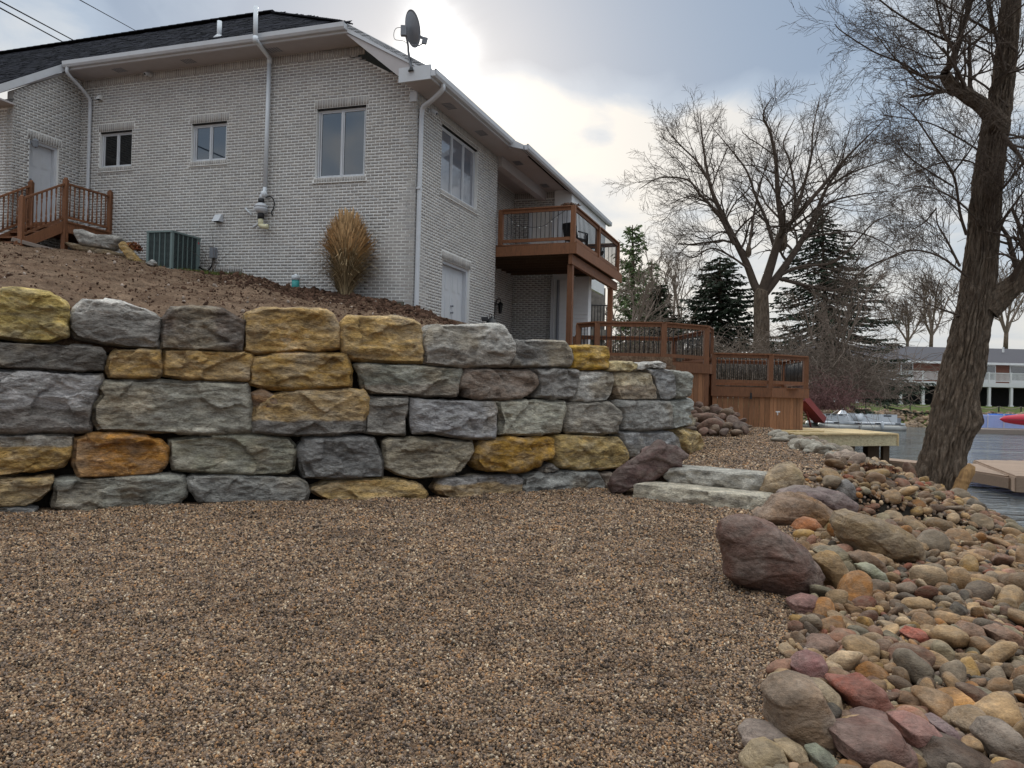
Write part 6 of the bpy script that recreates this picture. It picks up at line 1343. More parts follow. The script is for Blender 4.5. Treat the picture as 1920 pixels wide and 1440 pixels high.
m = MB(); c_ = O+ax*2.2+ay*.5+up*.65; m.lathe(c_, [(.75, 0), (.7, .3), (.35, .55), (.1, .85), (0, .95)], 9); m.build('cover', M['boatwhite'], PB)
m = MB(); c_ = O+ax*3.0-ay*.35+up*.95; m.lathe(c_, [(.0, -.1), (.3, -.09), (.32, 0), (.3, .09), (0, .1)], 18, -ay); m.build('spare_wheel', M['boatwhite'], PB, True)
for a, z in ((4.9, .1), ): m = MB(); m.lathe(O+ax*a-ay*.3+up*z, [(.03, 0), (.11, .08), (.11, .5), (.03, .6)], 10); m.tube([O+ax*a-ay*.3+up*.7, O+ax*a-ay*.13+up*1.2], .012, 5); m.build('fender', M['boatwhite'], PB, True)
m = MB(); m.frame(O+ax*(L-.35)+ay*.6+up*.25, ax*.45, ay*.6, up*.7); m.build('outboard_motor', M['metal_grey'], PB)
m = MB(); m.tube([O+ax*3.2-ay*.3+up*.6, O+ax*3.1-ay*.5+up*-.05], .04, 6); m.tube([O+ax*.2+ay*.4+up*.6, O+ax*2.0+ay*.4+up*1.6], .02, 5); m.build('ladder', M['alu'], PB)
CB = thing('covered_boat', 'boat under a pale and bright blue cover at the far dock right of the trunk', 'boat', at(1880, 800, 62))
O = at(1818, 802, 60); O[2] = WATER; ax = norm(np.array([1, .05, 0])); ay = np.array([-ax[1], ax[0], 0])
m = MB(); P = [O+ax*a+ay*b+up*z for a in (0, 6.4) for b in (0, 2.2) for z in (.35, 1.35)]; P[1] = P[1]+ax*.4; P[3] = P[3]+ax*.4; m.hexa(P); m.build('cover', M['lightblue'], CB)
m = MB(); m.frame(O+ax*2.9-ay*.05+up*.95, ax*5, ay*2.2, up*.5); m.build('cover', M['blue'], CB); m = MB(); m.frame(O-ax*.1-ay*.1+up*.1, ax*8, ay*2.5, up*.26); m.build('hull', M['alu'], CB)
for a in (.1, 1.4, 2.7): m = MB(); m.frame(O+ax*a-ay*.05+up*.36, ax*.06, ay*.02, up*1.08); m.build('strap', M['boatwhite'], CB)
FD = MB(); FD.frame((33, 57.2, WATER-.1), (22, 0, 0), (0, 3.6, 0), (0, 0, .42)); tag(FD.build('far_dock', M['oldwood'], None), 'long low dock under the blue covered boat and the red kayak', 'dock')
KY = thing('kayak', 'red kayak stored on edge in front of the blue boat cover', 'kayak', at(1920, 790, 58)); m = MB(); c_ = at(1875, 787, 58); P = [c_+np.array([t*4.6, 0, .18*sin(pi*t)*0+.05]) for t in np.linspace(0, 1, 14)]
m.tube(P, [.05]+[.18+.26*sin(pi*t) for t in np.linspace(.08, .92, 12)]+[.05], 12); m.build('hull', M['red'], KY, True)
m = MB(); m.frame(c_+[.3, -.46, .0], (3.9, 0, 0), (0, .03, 0), (0, 0, .06)); m.build('stripe', M['slide'], KY)
# far riprap and far house
fr_ = np.random.default_rng(21); V, Fc, Cc, n = [], [], [], 0
for i in range(900):
    X = fr_.uniform(19, 58); Y = fr_.uniform(70.3, 73.2); r_ = fr_.uniform(.14, .34); P, f = cobble(fr_, (X, Y, float(farz(np.array(X), np.array(Y)))+r_*.3), r_, 1); V.append(P); Fc.append(f+n); n += len(P); Cc.append(np.tile(np.array([(.27,.20,.14),(.22,.17,.13),(.33,.26,.19)][i % 3])*fr_.uniform(.6, 1.2), (len(P), 1)))
tag(mk('far_shore_rocks', np.vstack(V), np.vstack(Fc), M['cobble'], None, True, np.vstack(Cc)), 'tan riprap rocks lining the far shore below the lawn', kind='stuff')
FH = thing('lake_house', 'long far house across the water with grey roof, white upper deck and dark lower bays', 'house', at(1790, 757, 82))
def fq(x, y, Y=80): return at(x, y, Y)
X0, X1 = 33.5, 66; Yf = 86.0; zg, zdk, zev, zrg = 1.6, 4.25, 6.45, 8.45
m = MB(); m.frame((X0, Yf, zg-.5), (X1-X0, 0, 0), (0, 9, 0), (0, 0, zev-zg+.5)); m.build('wall', M['farbrick'], FH)
m = MB(); m.add([(X0-1, Yf-.8, zev-.02), (X1+1, Yf-.8, zev-.02), (X1+1, Yf+4.5, zrg), (X0-1, Yf+4.5, zrg), (X0-1, Yf+10, zev-.02), (X1+1, Yf+10, zev-.02)], [(0, 1, 2, 3), (3, 2, 5, 4), (0, 3, 4), (1, 5, 2)]); m.build('roof', M['farroof'], FH)
m = MB(); m.frame((X0-1, Yf-.85, zev-.22), (X1-X0+2, 0, 0), (0, .08, 0), (0, 0, .24)); m.build('fascia', M['farwhite'], FH)
m = MB(); m.frame((X0+1, Yf-3.2, zdk-.55), (27, 0, 0), (0, 3.2, 0), (0, 0, .45)); m.build('deck', M['farwhite'], FH); 
m = MB(); m.frame((X0+1, Yf-.04, zg-.3), (27, 0, 0), (0, .03, 0), (0, 0, zdk-zg-.3)); m.build('lower_bay', M['interior'], FH)
for i in range(12):
    x = X0+1.2+i*2.38; m = MB(); m.frame((x, Yf-3.15, zg-.2), (.26, 0, 0), (0, .26, 0), (0, 0, zdk-zg-.3)); m.frame((x-.06, Yf-3.2, zg-.2), (.38, 0, 0), (0, .36, 0), (0, 0, .35)); m.build('column', M['farwhite'], FH)
    m = MB(); m.frame((x, Yf-3.15, zdk-.1), (.13, 0, 0), (0, .13, 0), (0, 0, 1.15)); m.build('rail_post', M['farwhite'], FH)
m = MB(); m.frame((X0+1.1, Yf-3.12, zdk+.92), (27, 0, 0), (0, .09, 0), (0, 0, .08)); m.frame((X0+1.1, Yf-3.12, zdk+.05), (27, 0, 0), (0, .09, 0), (0, 0, .07)); m.build('rail', M['farwhite'], FH)
m = MB()
for i in range(210): m.frame((X0+1.2+i*.128, Yf-3.1, zdk+.1), (.045, 0, 0), (0, .04, 0), (0, 0, .84))
tag(m.build('balusters', M['farwhite'], FH), kind='stuff')
for x, w in ((38.6, 1.15), (40.2, 1.15), (41.8, 1.15), (43.4, 1.15), (50.6, 1.5), (52.3, 1.5), (55.6, 1.9), (57.8, 1.9)):
    m = MB(); m.frame((x, Yf-.06, zdk), (w+.25, 0, 0), (0, .05, 0), (0, 0, 2.0)); f_ = m.build('window', M['farwhite'], FH); m = MB(); m.frame((x+.14, Yf-.09, zdk+.35), (w, 0, 0), (0, .02, 0), (0, 0, 1.5)); m.build('pane', M['glass' if x > 50 else 'glassdark'], f_)
for x in (35.4, 48.6): m = MB(); m.frame((x, Yf-.1, zg), (1.9, 0, 0), (0, .04, 0), (0, 0, 2.2)); m.build('pane', M['glass'], FH)
m = MB(); m.frame((56.5, Yf+2.6, 7.9), (.16, 0, 0), (0, .16, 0), (0, 0, .6)); m.build('vent', M['farwhite'], FH)
# rope fence on the far lawn
RF = thing('rope_fence', 'low rope barrier on short dark posts along the far lawn', 'fence', (38, 76, 1.2)); fx = np.arange(30, 60, 2.15)
for i, x in enumerate(fx):
    z = float(farz(np.array(x), np.array(74.5))); m = MB(); m.tube([(x, 74.5, z-.1), (x, 74.5, z+.62)], .06, 6); m.build('post', M['metal_dark'], RF)
    if i < len(fx)-1: m = MB(); m.tube([(x+2.15*t, 74.5, z+.6-.28*4*t*(1-t)) for t in np.linspace(0, 1, 8)], .04, 4); m.build('rope', M['oldwood'], RF)
# neighbour building behind the balcony
NH = thing('neighbour_house', 'neighbouring stone house with an iron railed balcony seen behind the balcony posts', 'house', at(1118, 620, 30))
a = at(1100, 612, 30); w_ = .80; M['nstone'] = material('rough_grey_stone', (.20, .18, .165), .9, .4, 5, bump=.6, dark=(.06,.05,.045), darkamt=.6)
m = MB(); m.frame((a[0]-.5, 30.8, .8), (1.3, 0, 0), (0, 3, 0), (0, 0, 5.1)); m.build('wall', M['nstone'], NH); m = MB(); m.frame((a[0]-.3, 29.9, 3.8), (1.1, 0, 0), (0, .9, 0), (0, 0, .35)); m.build('balcony_floor', M['nstone'], NH)
m = MB(); m.frame((a[0], 30.77, 1.2), (.7, 0, 0), (0, .02, 0), (0, 0, 2.3)); m.build('doorway', M['interior'], NH)
for i in range(10): m = MB(); m.tube([(a[0]-.28+i*.115, 29.93, 4.15), (a[0]-.28+i*.115, 29.93, 5.1)], .015, 5); m.build('baluster', M['metal_dark'], NH)
m = MB(); m.tube([(a[0]-.3, 29.93, 5.1), (a[0]+.8, 29.93, 5.1)], .025, 5); m.build('rail', M['metal_dark'], NH)

# ================================================================== TREES
class TB:
    """batches of thin tubes with equal point counts"""
    def __init__(s): s.b = {}
    def add(s, P, r0, r1, k): s.b.setdefault((len(P), k), []).append((P, r0, r1))
    def arrays(s):
        V, Fq, n = [], [], 0
        for (npt, k), L in s.b.items():
            P = np.array([l[0] for l in L]); r0 = np.array([l[1] for l in L]); r1 = np.array([l[2] for l in L]); t = np.gradient(P, axis=1); t /= np.linalg.norm(t, axis=2)[..., None]+1e-9
            ref = np.where(abs(t[:, :1, 2:]) < .8, np.array([0, 0, 1.]), np.array([1., .2, 0])); x = np.cross(ref, t); x /= np.linalg.norm(x, axis=2)[..., None]+1e-9; y = np.cross(t, x)
            R = r0[:, None]+(r1-r0)[:, None]*np.linspace(0, 1, npt)[None]; an = np.arange(k)*2*pi/k
            W = P[:, :, None]+R[:, :, None, None]*(x[:, :, None]*np.cos(an)[None, None, :, None]+y[:, :, None]*np.sin(an)[None, None, :, None])
            V.append(W.reshape(-1, 3)); m_ = len(L); ii = n+np.arange(m_)[:, None, None]*npt*k+np.arange(npt-1)[None, :, None]*k; kk = np.arange(k)[None, None]
            q = np.stack([ii+kk, ii+(kk+1) % k, ii+k+(kk+1) % k, ii+k+kk], -1).reshape(-1, 4); Fq.append(q); n += m_*npt*k
        return np.vstack(V), np.vstack(Fq)
def grow(tb, r, p, d, L, rad, lvl, cfg):
    npt = 5 if lvl > 0 else 4; P = [p]; seg = L/(npt-1); d = d/np.linalg.norm(d)
    for i in range(npt-1):
        d = d+r.normal(0, cfg['wob'], 3)+np.array([0, 0, cfg['up'] if lvl > 0 else cfg['tipup']]); d /= np.linalg.norm(d); P.append(P[-1]+d*seg)
    P = np.array(P); r1 = max(rad*cfg['taper'], cfg['rmin']*.7); tb.add(P, rad, r1, 6 if rad > .05 else 4 if rad > .02 else 3)
    if lvl == 0: return
    n = cfg['n'][lvl]
    for i in range(n):
        t = .18+.82*(i+r.random())/n; k = min(int(t*(npt-1)), npt-2); f = t*(npt-1)-k; q = P[k]*(1-f)+P[k+1]*f; tan = P[k+1]-P[k]; tan /= np.linalg.norm(tan)
        s = r.normal(size=3); s -= tan*(s@tan); s /= np.linalg.norm(s); a = r.uniform(*cfg['ang']); dd = tan*cos(a)+s*sin(a)
        grow(tb, r, q, dd, L*r.uniform(*cfg['ratio'])*(1.05-.45*t), max((rad+(r1-rad)*t)*cfg['rr'], cfg['rmin']), lvl-1, cfg)
def limb(tb, r, P, r0, r1, cfg, nchild, clen, lvl, tmin=.15, k=8):
    """a given branch path with side branches"""
    P = smoothpath(P, 4); n = len(P); tb.add(P, r0, r1, k); L = np.linalg.norm(np.diff(P, axis=0), axis=1).sum()
    for i in range(nchild):
        t = tmin+(1-tmin)*(i+r.random())/nchild; j = min(int(t*(n-1)), n-2); tan = P[j+1]-P[j]; tan /= np.linalg.norm(tan)+1e-9
        s = r.normal(size=3); s -= tan*(s@tan); s /= np.linalg.norm(s); a = r.uniform(.45, 1.0)
        grow(tb, r, P[j], tan*cos(a)+s*sin(a), clen*r.uniform(.6, 1.1)*(1.1-.5*t), max((r0+(r1-r0)*t)*.42, cfg['rmin']), lvl, cfg)
def c5(*p): return [(x/2.88+1160, y/2.88+160) for x, y in p]
BT = thing('bare_tree', 'large bare spreading tree with a thick forked trunk behind the decks', 'tree', at(1428, 740, 40))
r = np.random.default_rng(31); tb = TB(); cfg = dict(wob=.16, up=.05, tipup=.02, taper=.5, rmin=.0072, n=[0, 6, 6, 5], ang=(.45, 1.05), ratio=(.45, .72), rr=.6)
tk = MB(); tp = smoothpath([at(1428, 760, 40), at(1427, 690, 40), at(1428, 600, 40), at(1427, 556, 40), at(1430, 545, 40)], 6); tk.tube(tp, np.linspace(.46, .34, len(tp)), 14)
LIMBS = [((765,1130),(735,1080),(690,960),(620,820),(560,700),(500,560),(470,420),(450,270),(440,150)), ((625,860),(540,700),(440,590),(370,510),(220,500),(110,560)), ((560,700),(470,630),(380,600),(280,640)), ((500,540),(430,420),(340,330),(260,240)), ((700,910),(720,760),(745,620),(790,450),(830,370)),
 ((775,1120),(820,980),(850,880),(885,780),(880,730),(860,600),(850,420),(820,260),(780,160),(830,60)), ((840,870),(790,710),(740,600),(690,460),(600,340),(500,220)), ((890,790),(945,710),(950,560),(920,400),(890,310),(950,180)), ((945,715),(1000,540),(1040,380),(1050,230),(1090,50)), ((950,710),(1080,570),(1170,460),(1250,370),(1340,280),(1430,190)),
 ((790,1120),(860,1030),(930,930),(1000,820),(1060,700),(1120,560),(1200,430),(1230,280)), ((1060,680),(1170,620),(1300,590),(1460,570)), ((1140,540),(1240,480),(1340,440),(1480,395)), ((860,1030),(980,980),(1150,960),(1250,880),(1380,740),(1500,690)), ((860,1040),(1050,1090),(1200,1100),(1350,980),(1500,920),(1620,880)), ((700,990),(600,920),(500,880),(400,930),(330,900)), ((640,830),(560,790),(470,830),(390,800)), ((1000,820),(1150,800),(1280,790),(1450,860),(1540,940)), ((945,560),(880,500),(760,440),(650,430)), ((1000,1090),(1200,1180),(1400,1160),(1560,1200))]
RAD = [.30,.13,.07,.09,.10,.33,.13,.14,.13,.15,.30,.09,.09,.12,.13,.08,.07,.07,.06,.08]
for L_, R0 in zip(LIMBS, RAD):
    R0 *= .8
    off_ = r.uniform(-3.2, 3.2); q = c5(*L_); P = [at(x, y, 40+off_*(i/(len(q)-1))**1.2) for i, (x, y) in enumerate(q)]; big = R0 > .12
    limb(tb, r, P, R0, .017, cfg, 19 if len(q) > 6 else 14, 3.1, 2, .25 if big else .12, 9)
v_, f_ = tb.arrays(); tk.build('trunk', M['bark'], BT, True); mk('branches', v_, f_, M['twig'], BT, True)
tk = MB(); tk.lathe(at(1464, 452, 40.2), [(0, -.6), (.30, -.4), (.36, 0), (.25, .35), (0, .5)], 9); tk.build('knot', M['bark'], BT, True); tk = MB(); tk.lathe(at(1404, 470, 40), [(0, -.4), (.14, -.2), (.15, .1), (.05, .28)], 7); tk.build('knot', M['bark'], BT, True)

# near tree on the shore
NT = thing('shore_tree', 'tall leaning bare tree with deeply furrowed bark on the rocky shore at the right', 'tree', at(1762, 920, 16))
TP = [(1760,958,57),(1763,925,52),(1778,860,47),(1790,800,44),(1803,745,43),(1815,690,43),(1828,620,39),(1838,560,36),(1850,470,33),(1858,380,31),(1868,300,29),(1880,230,27),(1893,170,23),(1905,90,20),(1915,0,19),(1930,-120,17),(1950,-260,14)]
cp_ = np.array([at(x+5-14*max(0, (y-560)/400)**.7, y, 16) for x, y, w in TP]); cp_[:, 1] += np.linspace(0, .5, len(TP)); cr0 = np.array([w*.80/F*16 for x, y, w in TP])
PP = smoothpath(cp_, 16); rr = np.interp(np.linspace(0, 1, len(PP)), np.linspace(0, 1, len(TP)), cr0); K = 234
def barktube(PP, rr, K, seed, amp=.062):
    t = np.gradient(PP, axis=0); t /= np.linalg.norm(t, axis=1)[:, None]; x = np.cross([0, 1., 0], t); x /= np.linalg.norm(x, axis=1)[:, None]; y = np.cross(t, x); an = np.arange(K)*2*pi/K
    s = np.concatenate([[0], np.cumsum(np.linalg.norm(np.diff(PP, axis=0), axis=1))]); A, Sg = np.meshgrid(an, s); rad = np.repeat(rr[:, None], K, 1)
    Q3 = np.stack([np.cos(A)*1.6, np.sin(A)*1.6, Sg*.9], -1).reshape(-1, 3); nr = 2*int(K/18); wp = (fbm(Q3*1.6, 3, seed)*1.5+fbm(Q3*5, 2, seed+4)*.45).reshape(A.shape)
    ph = A*nr/(2*pi)+wp; rg_ = 1-np.abs(2*(ph-np.floor(ph))-1); rg_ = np.clip(rg_*1.6, 0, 1)**1.2
    brk = fbm(np.stack([np.floor(ph).ravel()*3.7, 0*A.ravel(), Sg.ravel()*5.5], -1), 2, seed+6).reshape(A.shape); big = fbm(Q3*.8, 3, seed+3).reshape(A.shape)
    d = amp*(rg_*(1+.5*brk)-.6)+.16*big*rad*.6+.012*fbm(Q3*14, 2, seed+8).reshape(A.shape)
    R = rad+d; V = PP[:, None]+R[..., None]*(x[:, None]*np.cos(A)[..., None]+y[:, None]*np.sin(A)[..., None]); i = np.arange(len(PP)*K).reshape(-1, K)
    f = np.stack([i[:-1], np.roll(i[:-1], -1, 1), np.roll(i[1:], -1, 1), i[1:]], -1).reshape(-1, 4); return V.reshape(-1, 3), f
v_, f_ = barktube(PP, rr, K, 3)
flare = np.clip((.55-(v_[:, 2]-PP[0][2]))/.55, 0, 1)[:, None]; cxy = np.array([PP[4][0], PP[4][1]]); v_[:, :2] += (v_[:, :2]-cxy)*flare*.2*(1+.8*np.sin(6*np.arctan2(v_[:, 1]-cxy[1], v_[:, 0]-cxy[0])))[:, None]*.6
# burl low on the right side and the healed scar on the front
for (bx, by, bz, bs, ba) in ((1832, 792, 15.8, .26, .14), (1775, 735, 15.6, .22, .06), (1786, 700, 15.55, .18, -.10), (1800, 690, 15.5, .12, -.07), (1835, 800, 15.6, .2, .12)):
    b_ = at(bx, by, bz); d_ = np.linalg.norm((v_-b_)*np.array([1, 1, .8]), axis=1); ctr = np.array([np.interp(v_[:, 2], PP[:, 2], PP[:, 0]), np.interp(v_[:, 2], PP[:, 2], PP[:, 1])]).T; o_ = v_[:, :2]-ctr; o_ /= np.linalg.norm(o_, axis=1)[:, None]+1e-9; v_[:, :2] += o_*(ba*np.exp(-(d_/bs)**2))[:, None]
mk('trunk', v_, f_, M['bark'], NT, True)
tb = TB(); r = np.random.default_rng(77); cfgn = dict(wob=.13, up=.03, tipup=.01, taper=.5, rmin=.0036, n=[0, 5, 6, 6], ang=(.4, 1.0), ratio=(.45, .75), rr=.55)
def nl(P, w0, w1, nch, cl, lvl=2, dy=0.0, bark=False, tmin=.1):
    W = [at(x, y, 16.1+dy*i/(len(P)-1)) for i, (x, y) in enumerate(P)]
    if bark:
        Q = smoothpath(W, 10); v, f = barktube(Q, np.linspace(w0, w1, len(Q))/F*16, 108, 5, .022); mk('limb', v, f, M['bark'], NT, True)
    limb(tb, r, W, w0/F*16*(.8 if bark else 1), w1/F*16, cfgn, nch, cl, lvl, tmin, 8)
nl([(1850,580),(1880,552),(1900,535),(1930,500),(1970,440)], 24, 12, 8, 2.2, 2, -.5, True, .3); nl([(1885,545),(1925,540),(1980,548)], 9, 5, 5, 1.5, 2, -.3, True, .5)
nl([(1878,235),(1862,222),(1843,200),(1812,178),(1785,160),(1770,138)], 17, 9, 5, 2.0, 2, -.8, True, .45); nl([(1770,138),(1784,118),(1796,85),(1806,48),(1820,5),(1828,-60)], 7, 3, 13, 2.6, 3, -.6)
nl([(1875,222),(1864,200),(1862,172),(1874,150),(1886,135)], 8, 6, 4, 1.6, 2, -.4, True, .4); nl([(1884,132),(1872,90),(1860,30),(1848,-40)], 4, 2, 9, 2.4, 3, -.5)
# long whips reaching left
for P, w in (([(1796,85),(1740,60),(1690,30),(1650,0),(1620,-30)], 2.6), ([(1788,180),(1740,150),(1690,118),(1640,98),(1580,60),(1565,45)], 2.4), ([(1812,178),(1740,165),(1700,130),(1670,100),(1640,60)], 2), ([(1800,75),(1760,110),(1700,90),(1640,70)], 1.8),
             ([(1812,440),(1800,400),(1788,330),(1750,270),(1712,215),(1680,190)], 3), ([(1788,350),(1740,320),(1700,290),(1680,260)], 1.8), ([(1790,320),(1820,280),(1845,235)], 1.8), ([(1800,500),(1775,450),(1758,420),(1755,388)], 2.4), ([(1756,390),(1735,415),(1708,432)], 1.6),
             ([(1826,600),(1780,585),(1740,570)], 3), ([(1815,520),(1760,480),(1700,470),(1640,500),(1590,540)], 2.2), ([(1845,430),(1800,380),(1740,350),(1690,355)], 2), ([(1862,300),(1800,260),(1740,230),(1650,215)], 2), ([(1855,380),(1900,330),(1935,280)], 3), ([(1850,450),(1890,400),(1925,350)], 4), ([(1875,250),(1910,290),(1935,330)], 6),
             ([(1905,95),(1860,60),(1790,20),(1720,-20)], 3), ([(1900,130),(1840,90),(1760,60),(1700,55)], 2.2), ([(1890,200),(1830,150),(1760,135),(1690,150)], 2.2), ([(1862,330),(1810,300),(1750,310),(1700,330)], 1.8)):
    nl(P, w, .8, 14, 1.4, 2, r.uniform(-1.6, .8))
v_, f_ = tb.arrays(); mk('branches', v_, f_, M['twig'], NT, True)
SW = polyboulder('split_log', 'split slab of yellow wood leaning on the base of the shore tree', [(1782,928),(1778,942),(1800,938),(1812,915),(1826,885),(1828,874),(1818,868),(1806,880),(1795,900)], 15.35, .22, (1, 1, 1), 601, 'log', 3, .012)
SW.data.materials.clear(); SW.data.materials.append(M['splitwood'])

# conifers
def conifer(name, label, top, basepx, wpx, Y, seed, col, droop=.35, gap=.0, n=46, dens=1.0, shape=1.0, trunkr=.22):
    T = at(*top, Y); B = at(*basepx, Y); H = T[2]-B[2]; Wm = wpx/F*Y/2; r = np.random.default_rng(seed); t_ = thing(name, label, 'tree', B)
    m = MB(); m.tube([B, B*.3+T*.7, T], [trunkr, trunkr*.5, .03], 8); m.build('trunk', M['bark'], t_, True); V, C = [], []; tb = TB()
    for i in range(n):
        h = (i+.3*r.random())/n; z = B[2]+H*(.04+.95*h); Rb = Wm*(1-h)**shape*r.uniform(.72, 1.12)+.12
        nb = int(r.integers(5, 8)*dens)
        for j in range(nb):
            if r.random() < gap: continue
            A = r.uniform(0, 2*pi); Lb = Rb*r.uniform(.7, 1.1); d = np.array([cos(A), sin(A), 0]); s = np.linspace(0, 1, 5); P = np.array([B[0]*(1-h)+T[0]*h, B[1]*(1-h)+T[1]*h, z])+d*(s*Lb)[:, None]+np.array([0, 0, 1.])*(-droop*Lb*s**1.3+.25*Lb*s**3)[:, None]
            tb.add(P, .03, .01, 3); nt_ = max(4, int(Lb*7)); ss = r.random(nt_*3)**.7; side = np.array([-d[1], d[0], 0]); k = np.minimum((ss*4).astype(int), 3); f = (ss*4-k)[:, None]
            q = P[k]*(1-f)+P[k+1]*f; sg = r.choice([-1, 1], nt_*3)[:, None]; ln = r.uniform(.18, .42, nt_*3)[:, None]*(.6+.6*Lb/Wm); dr = norm(d)*.55+side*sg*r.uniform(.2, 1, (nt_*3, 1))+np.array([0, 0, -.55])*r.uniform(.1, 1.1, (nt_*3, 1)); e = q+dr*ln
            wv = np.cross(dr, r.normal(size=(nt_*3, 3))); wv /= np.linalg.norm(wv, axis=1)[:, None]+1e-9; wv *= .05
            V.append(np.stack([q-wv*.5, (q+e)/2-wv, e, (q+e)/2+wv], 1)); C.append(np.repeat((np.array(col)*r.uniform(.5, 1.5, (nt_*3, 1)))[:, None], 4, 1))
    V = np.vstack(V).reshape(-1, 3); C = np.vstack(C).reshape(-1, 3); f = np.arange(len(V)).reshape(-1, 4); mk('crown', V, f, M['needle'], t_, False, C); v, f = tb.arrays(); mk('branches', v, f, M['twig'], t_, True)
    return t_
conifer('spruce_tree', 'tall dark drooping spruce right of the big bare tree', (1541, 385), (1552, 745), 345, 50, 1, (.04, .055, .035), .45, .0, 62, 1.6, .72)
conifer('spruce_tree', 'broad dense dark evergreen left of the big bare trunk', (1350, 478), (1350, 740), 195, 46, 2, (.035, .048, .03), .3, .0, 54, 1.6, .38)
conifer('pine_tree', 'slender light green pine rising behind the balcony corner', (1186, 422), (1188, 700), 92, 44, 3, (.13, .18, .075), -.25, .1, 34, 1.2, .4)
conifer('pine_tree', 'shorter faint pine beside the slender pine', (1222, 486), (1224, 700), 80, 52, 4, (.12, .16, .08), -.2, .1, 28, .8, .5)
conifer('spruce_tree', 'low dark evergreen at the right of the slender pine', (1238, 530), (1240, 700), 120, 42, 5, (.03, .038, .022), .25, .0, 34, 1.3, .6)
# bare trees, thickets
def baretree(name, label, base, H, Y, seed, rad=.2, spread=.5, n=(0, 5, 6, 6), mat='twigfar', cat='tree', stems=1, rmin=.015, up=.06):
    B = at(*base, Y); r = np.random.default_rng(seed); t_ = thing(name, label, cat, B); tb = TB(); cfg = dict(wob=.13, up=up, tipup=.03, taper=.5, rmin=rmin, n=n, ang=(.3, .85), ratio=(.5, .75), rr=.6)
    if stems == 1: m = MB(); m.tube([B, B+[.1, 0, H*.22]], [rad, rad*.85], 8); m.build('trunk', M['bark'], t_, True)
    for i in range(max(stems, 4)):
        A = 2*pi*i/max(stems, 4)+r.uniform(-.4, .4); d = np.array([cos(A)*spread, sin(A)*spread, 1])*1.0
        st = B+[.1, 0, H*.2] if stems == 1 else B+np.array([r.normal(0, .25*stems**.5), r.normal(0, .3), 0])
        grow(tb, r, st, d, H*r.uniform(.5, .72)*(1 if stems == 1 else .8), rad*.6, 3, cfg)
    v, f = tb.arrays(); mk('branches', v, f, M[mat], t_, True); return t_
baretree('bare_tree', 'pale bare tree far behind the lake house, right of the trunk', (1885, 660), 13, 115, 41, .35, .45, rmin=.035)
baretree('bare_tree', 'pale bare tree far behind the lake house, left of the trunk', (1745, 660), 12, 115, 42, .3, .5, rmin=.035)
baretree('bare_tree', 'second pale bare tree far behind the lake house near the spruce', (1700, 665), 9, 112, 43, .25, .5, rmin=.035)
baretree('bare_tree', 'faint bare tree between the slender pine and the broad evergreen', (1275, 700), 10, 60, 44, .2, .35, rmin=.015)
baretree('bare_tree', 'bare bushy tree behind the terrace deck railing below the pines', (1175, 690), 5.0, 34, 46, .1, .8, rmin=.010)
baretree('bare_tree', 'thin bare tree leaning right at the shore behind the lower deck', (1560, 745), 6.5, 38, 47, .12, .6, rmin=.012)
def thicket(name, label, cxp, Y, rx_, ry_, h, n, seed, col='twigfar', rad=.016, lab='shrub', droop=.18):
    r = np.random.default_rng(seed); B = at(cxp[0], cxp[1], Y); tb = TB()
    for i in range(n):
        p = B+np.array([r.normal(0, rx_*.5), r.normal(0, ry_*.5), 0]); d = np.array([r.normal(0, .5), r.normal(0, .5), 1.0]); P = [p]; L = h*r.uniform(.5, 1.25)/7
        for k in range(8): d = d+r.normal(0, .22, 3)+np.array([0, 0, -droop*(k/4)]); d /= np.linalg.norm(d); P.append(P[-1]+d*L)
        tb.add(np.array(P), rad, rad*.5, 3)
        for k in range(3): j = r.integers(2, 8); e = r.normal(size=3); e[2] = e[2]*.5; e /= np.linalg.norm(e); L2 = h*.18; tb.add(np.array([P[j], P[j]+e*L2*.5, P[j]+e*L2+r.normal(0, .1, 3)]), rad*.6, rad*.4, 3)
    v, f = tb.arrays(); return tag(mk(name, v, f, M[col], None, True), label, lab)
thicket('thicket', 'tangled brown brush at the foot of the big bare tree behind the lower deck', (1440, 745), 36, 2.2, 1.5, 3.2, 420, 51)
thicket('thicket', 'dense brown vine tangle under the spruce beside the shore', (1560, 745), 37, 2.4, 2, 3.8, 420, 52)
thicket('thicket', 'arching brown brush between the spruce and the shore behind the pontoon boat', (1600, 745), 42, 2.0, 2, 3.0, 150, 53)
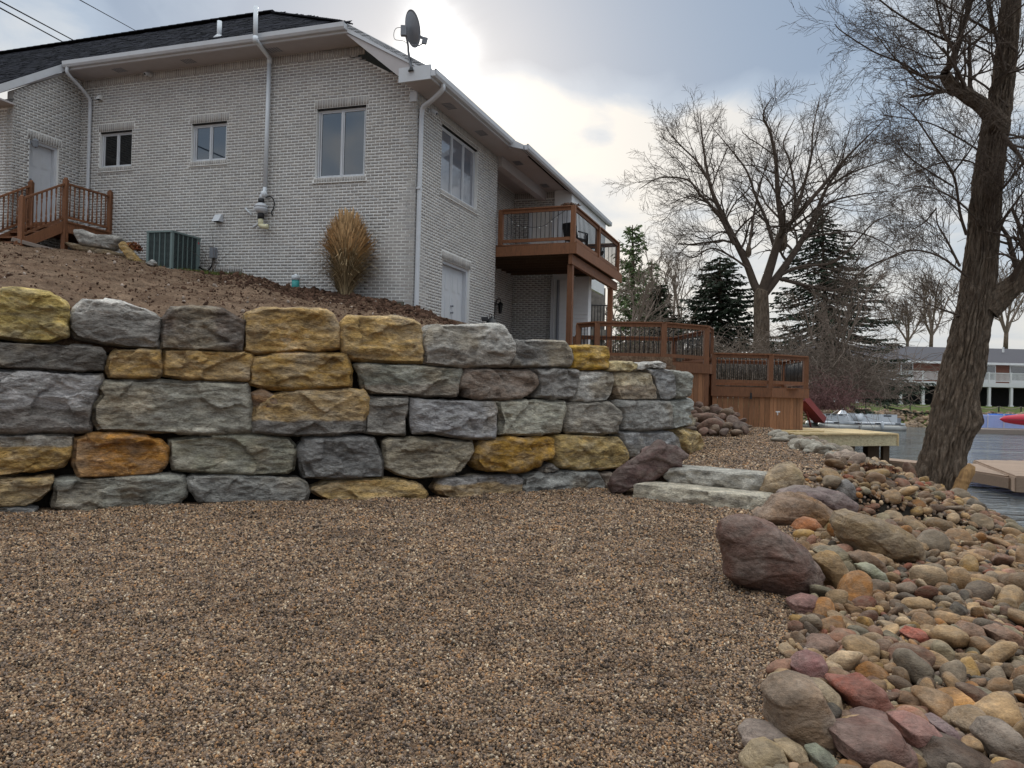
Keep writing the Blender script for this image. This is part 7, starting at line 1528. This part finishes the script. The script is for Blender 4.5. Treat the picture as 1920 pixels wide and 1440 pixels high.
thicket('thicket', 'reddish brush behind the terrace deck balusters', (1200, 700), 32, 2.5, 1.5, 2.5, 300, 54)
M['redtwig'] = material('reddish_twigs', (.16, .085, .08), .9, .3, 6, bump=0, spec=.15)
thicket('thicket', 'low reddish purple shrub beside the slide', (1545, 768), 30, 1.0, 1.0, 1.5, 260, 55, 'redtwig', .01)
thicket('thicket', 'brown hedge in the gap behind the terrace deck', (1320, 735), 38, 3.0, 1.5, 3.0, 500, 56)
thicket('thicket', 'leggy brush in front of the lake house columns', (1655, 762), 66, 2.5, 1, 5.5, 60, 57, 'twigfar', .03)
# overhead wires
for i, (a, b, lab) in enumerate((((0, 2), (165, 90), 'upper one of the two thick overhead wires at the top left'), ((-5, 12), (150, 96), 'lower one of the two thick overhead wires at the top left'), ((150, 0), (270, 66), 'single thin overhead wire high above the shingle roof'), ((-10, 112), (14, 121), 'short overhead wire end at the left edge above the roof'))):
    A_, B_ = at(*a, 22), at(*b, 34); d = B_-A_; m = MB(); m.tube([A_-d*.6, B_+d*1.2], .022 if i != 2 else .014, 5); tag(m.build('overhead_wire', M['cord'], None), lab, 'wire')
# grass tufts along the wall foot
r = np.random.default_rng(91); V = []; C = []
for i in range(1900):
    t = r.random(); u, v = np.interp(t, [0, .35, 1], [9.3, 7.6, 4.2]), np.interp(t, [0, .35, .5, 1], [-2.0, -1.4, -1.35, -.15])+r.normal(0, .10)
    s_ = np.argmin(np.abs(bwi[:, 0]-HW(u, v, 0)[0])); z = np.interp(u, [4, 5.4, 7, 9.5], [4.0, 4.05, 4.22, 4.40])-.0; p = HW(u, v, z-.05+.0); h = r.uniform(.04, .12); a = r.normal(0, .03, 2)
    V.append([p+[-.006, 0, 0], p+[.006, 0, 0], p+[a[0], a[1], h]]); C.append(np.tile(np.array((.10, .13, .03))*r.uniform(.6, 1.4), (3, 1)))
tag(mk('grass_tufts', np.array(V).reshape(-1, 3), np.arange(len(V)*3).reshape(-1, 3), M['straw'], None, False, np.vstack(C)), 'thin green grass along the top edge of the dirt', kind='stuff')
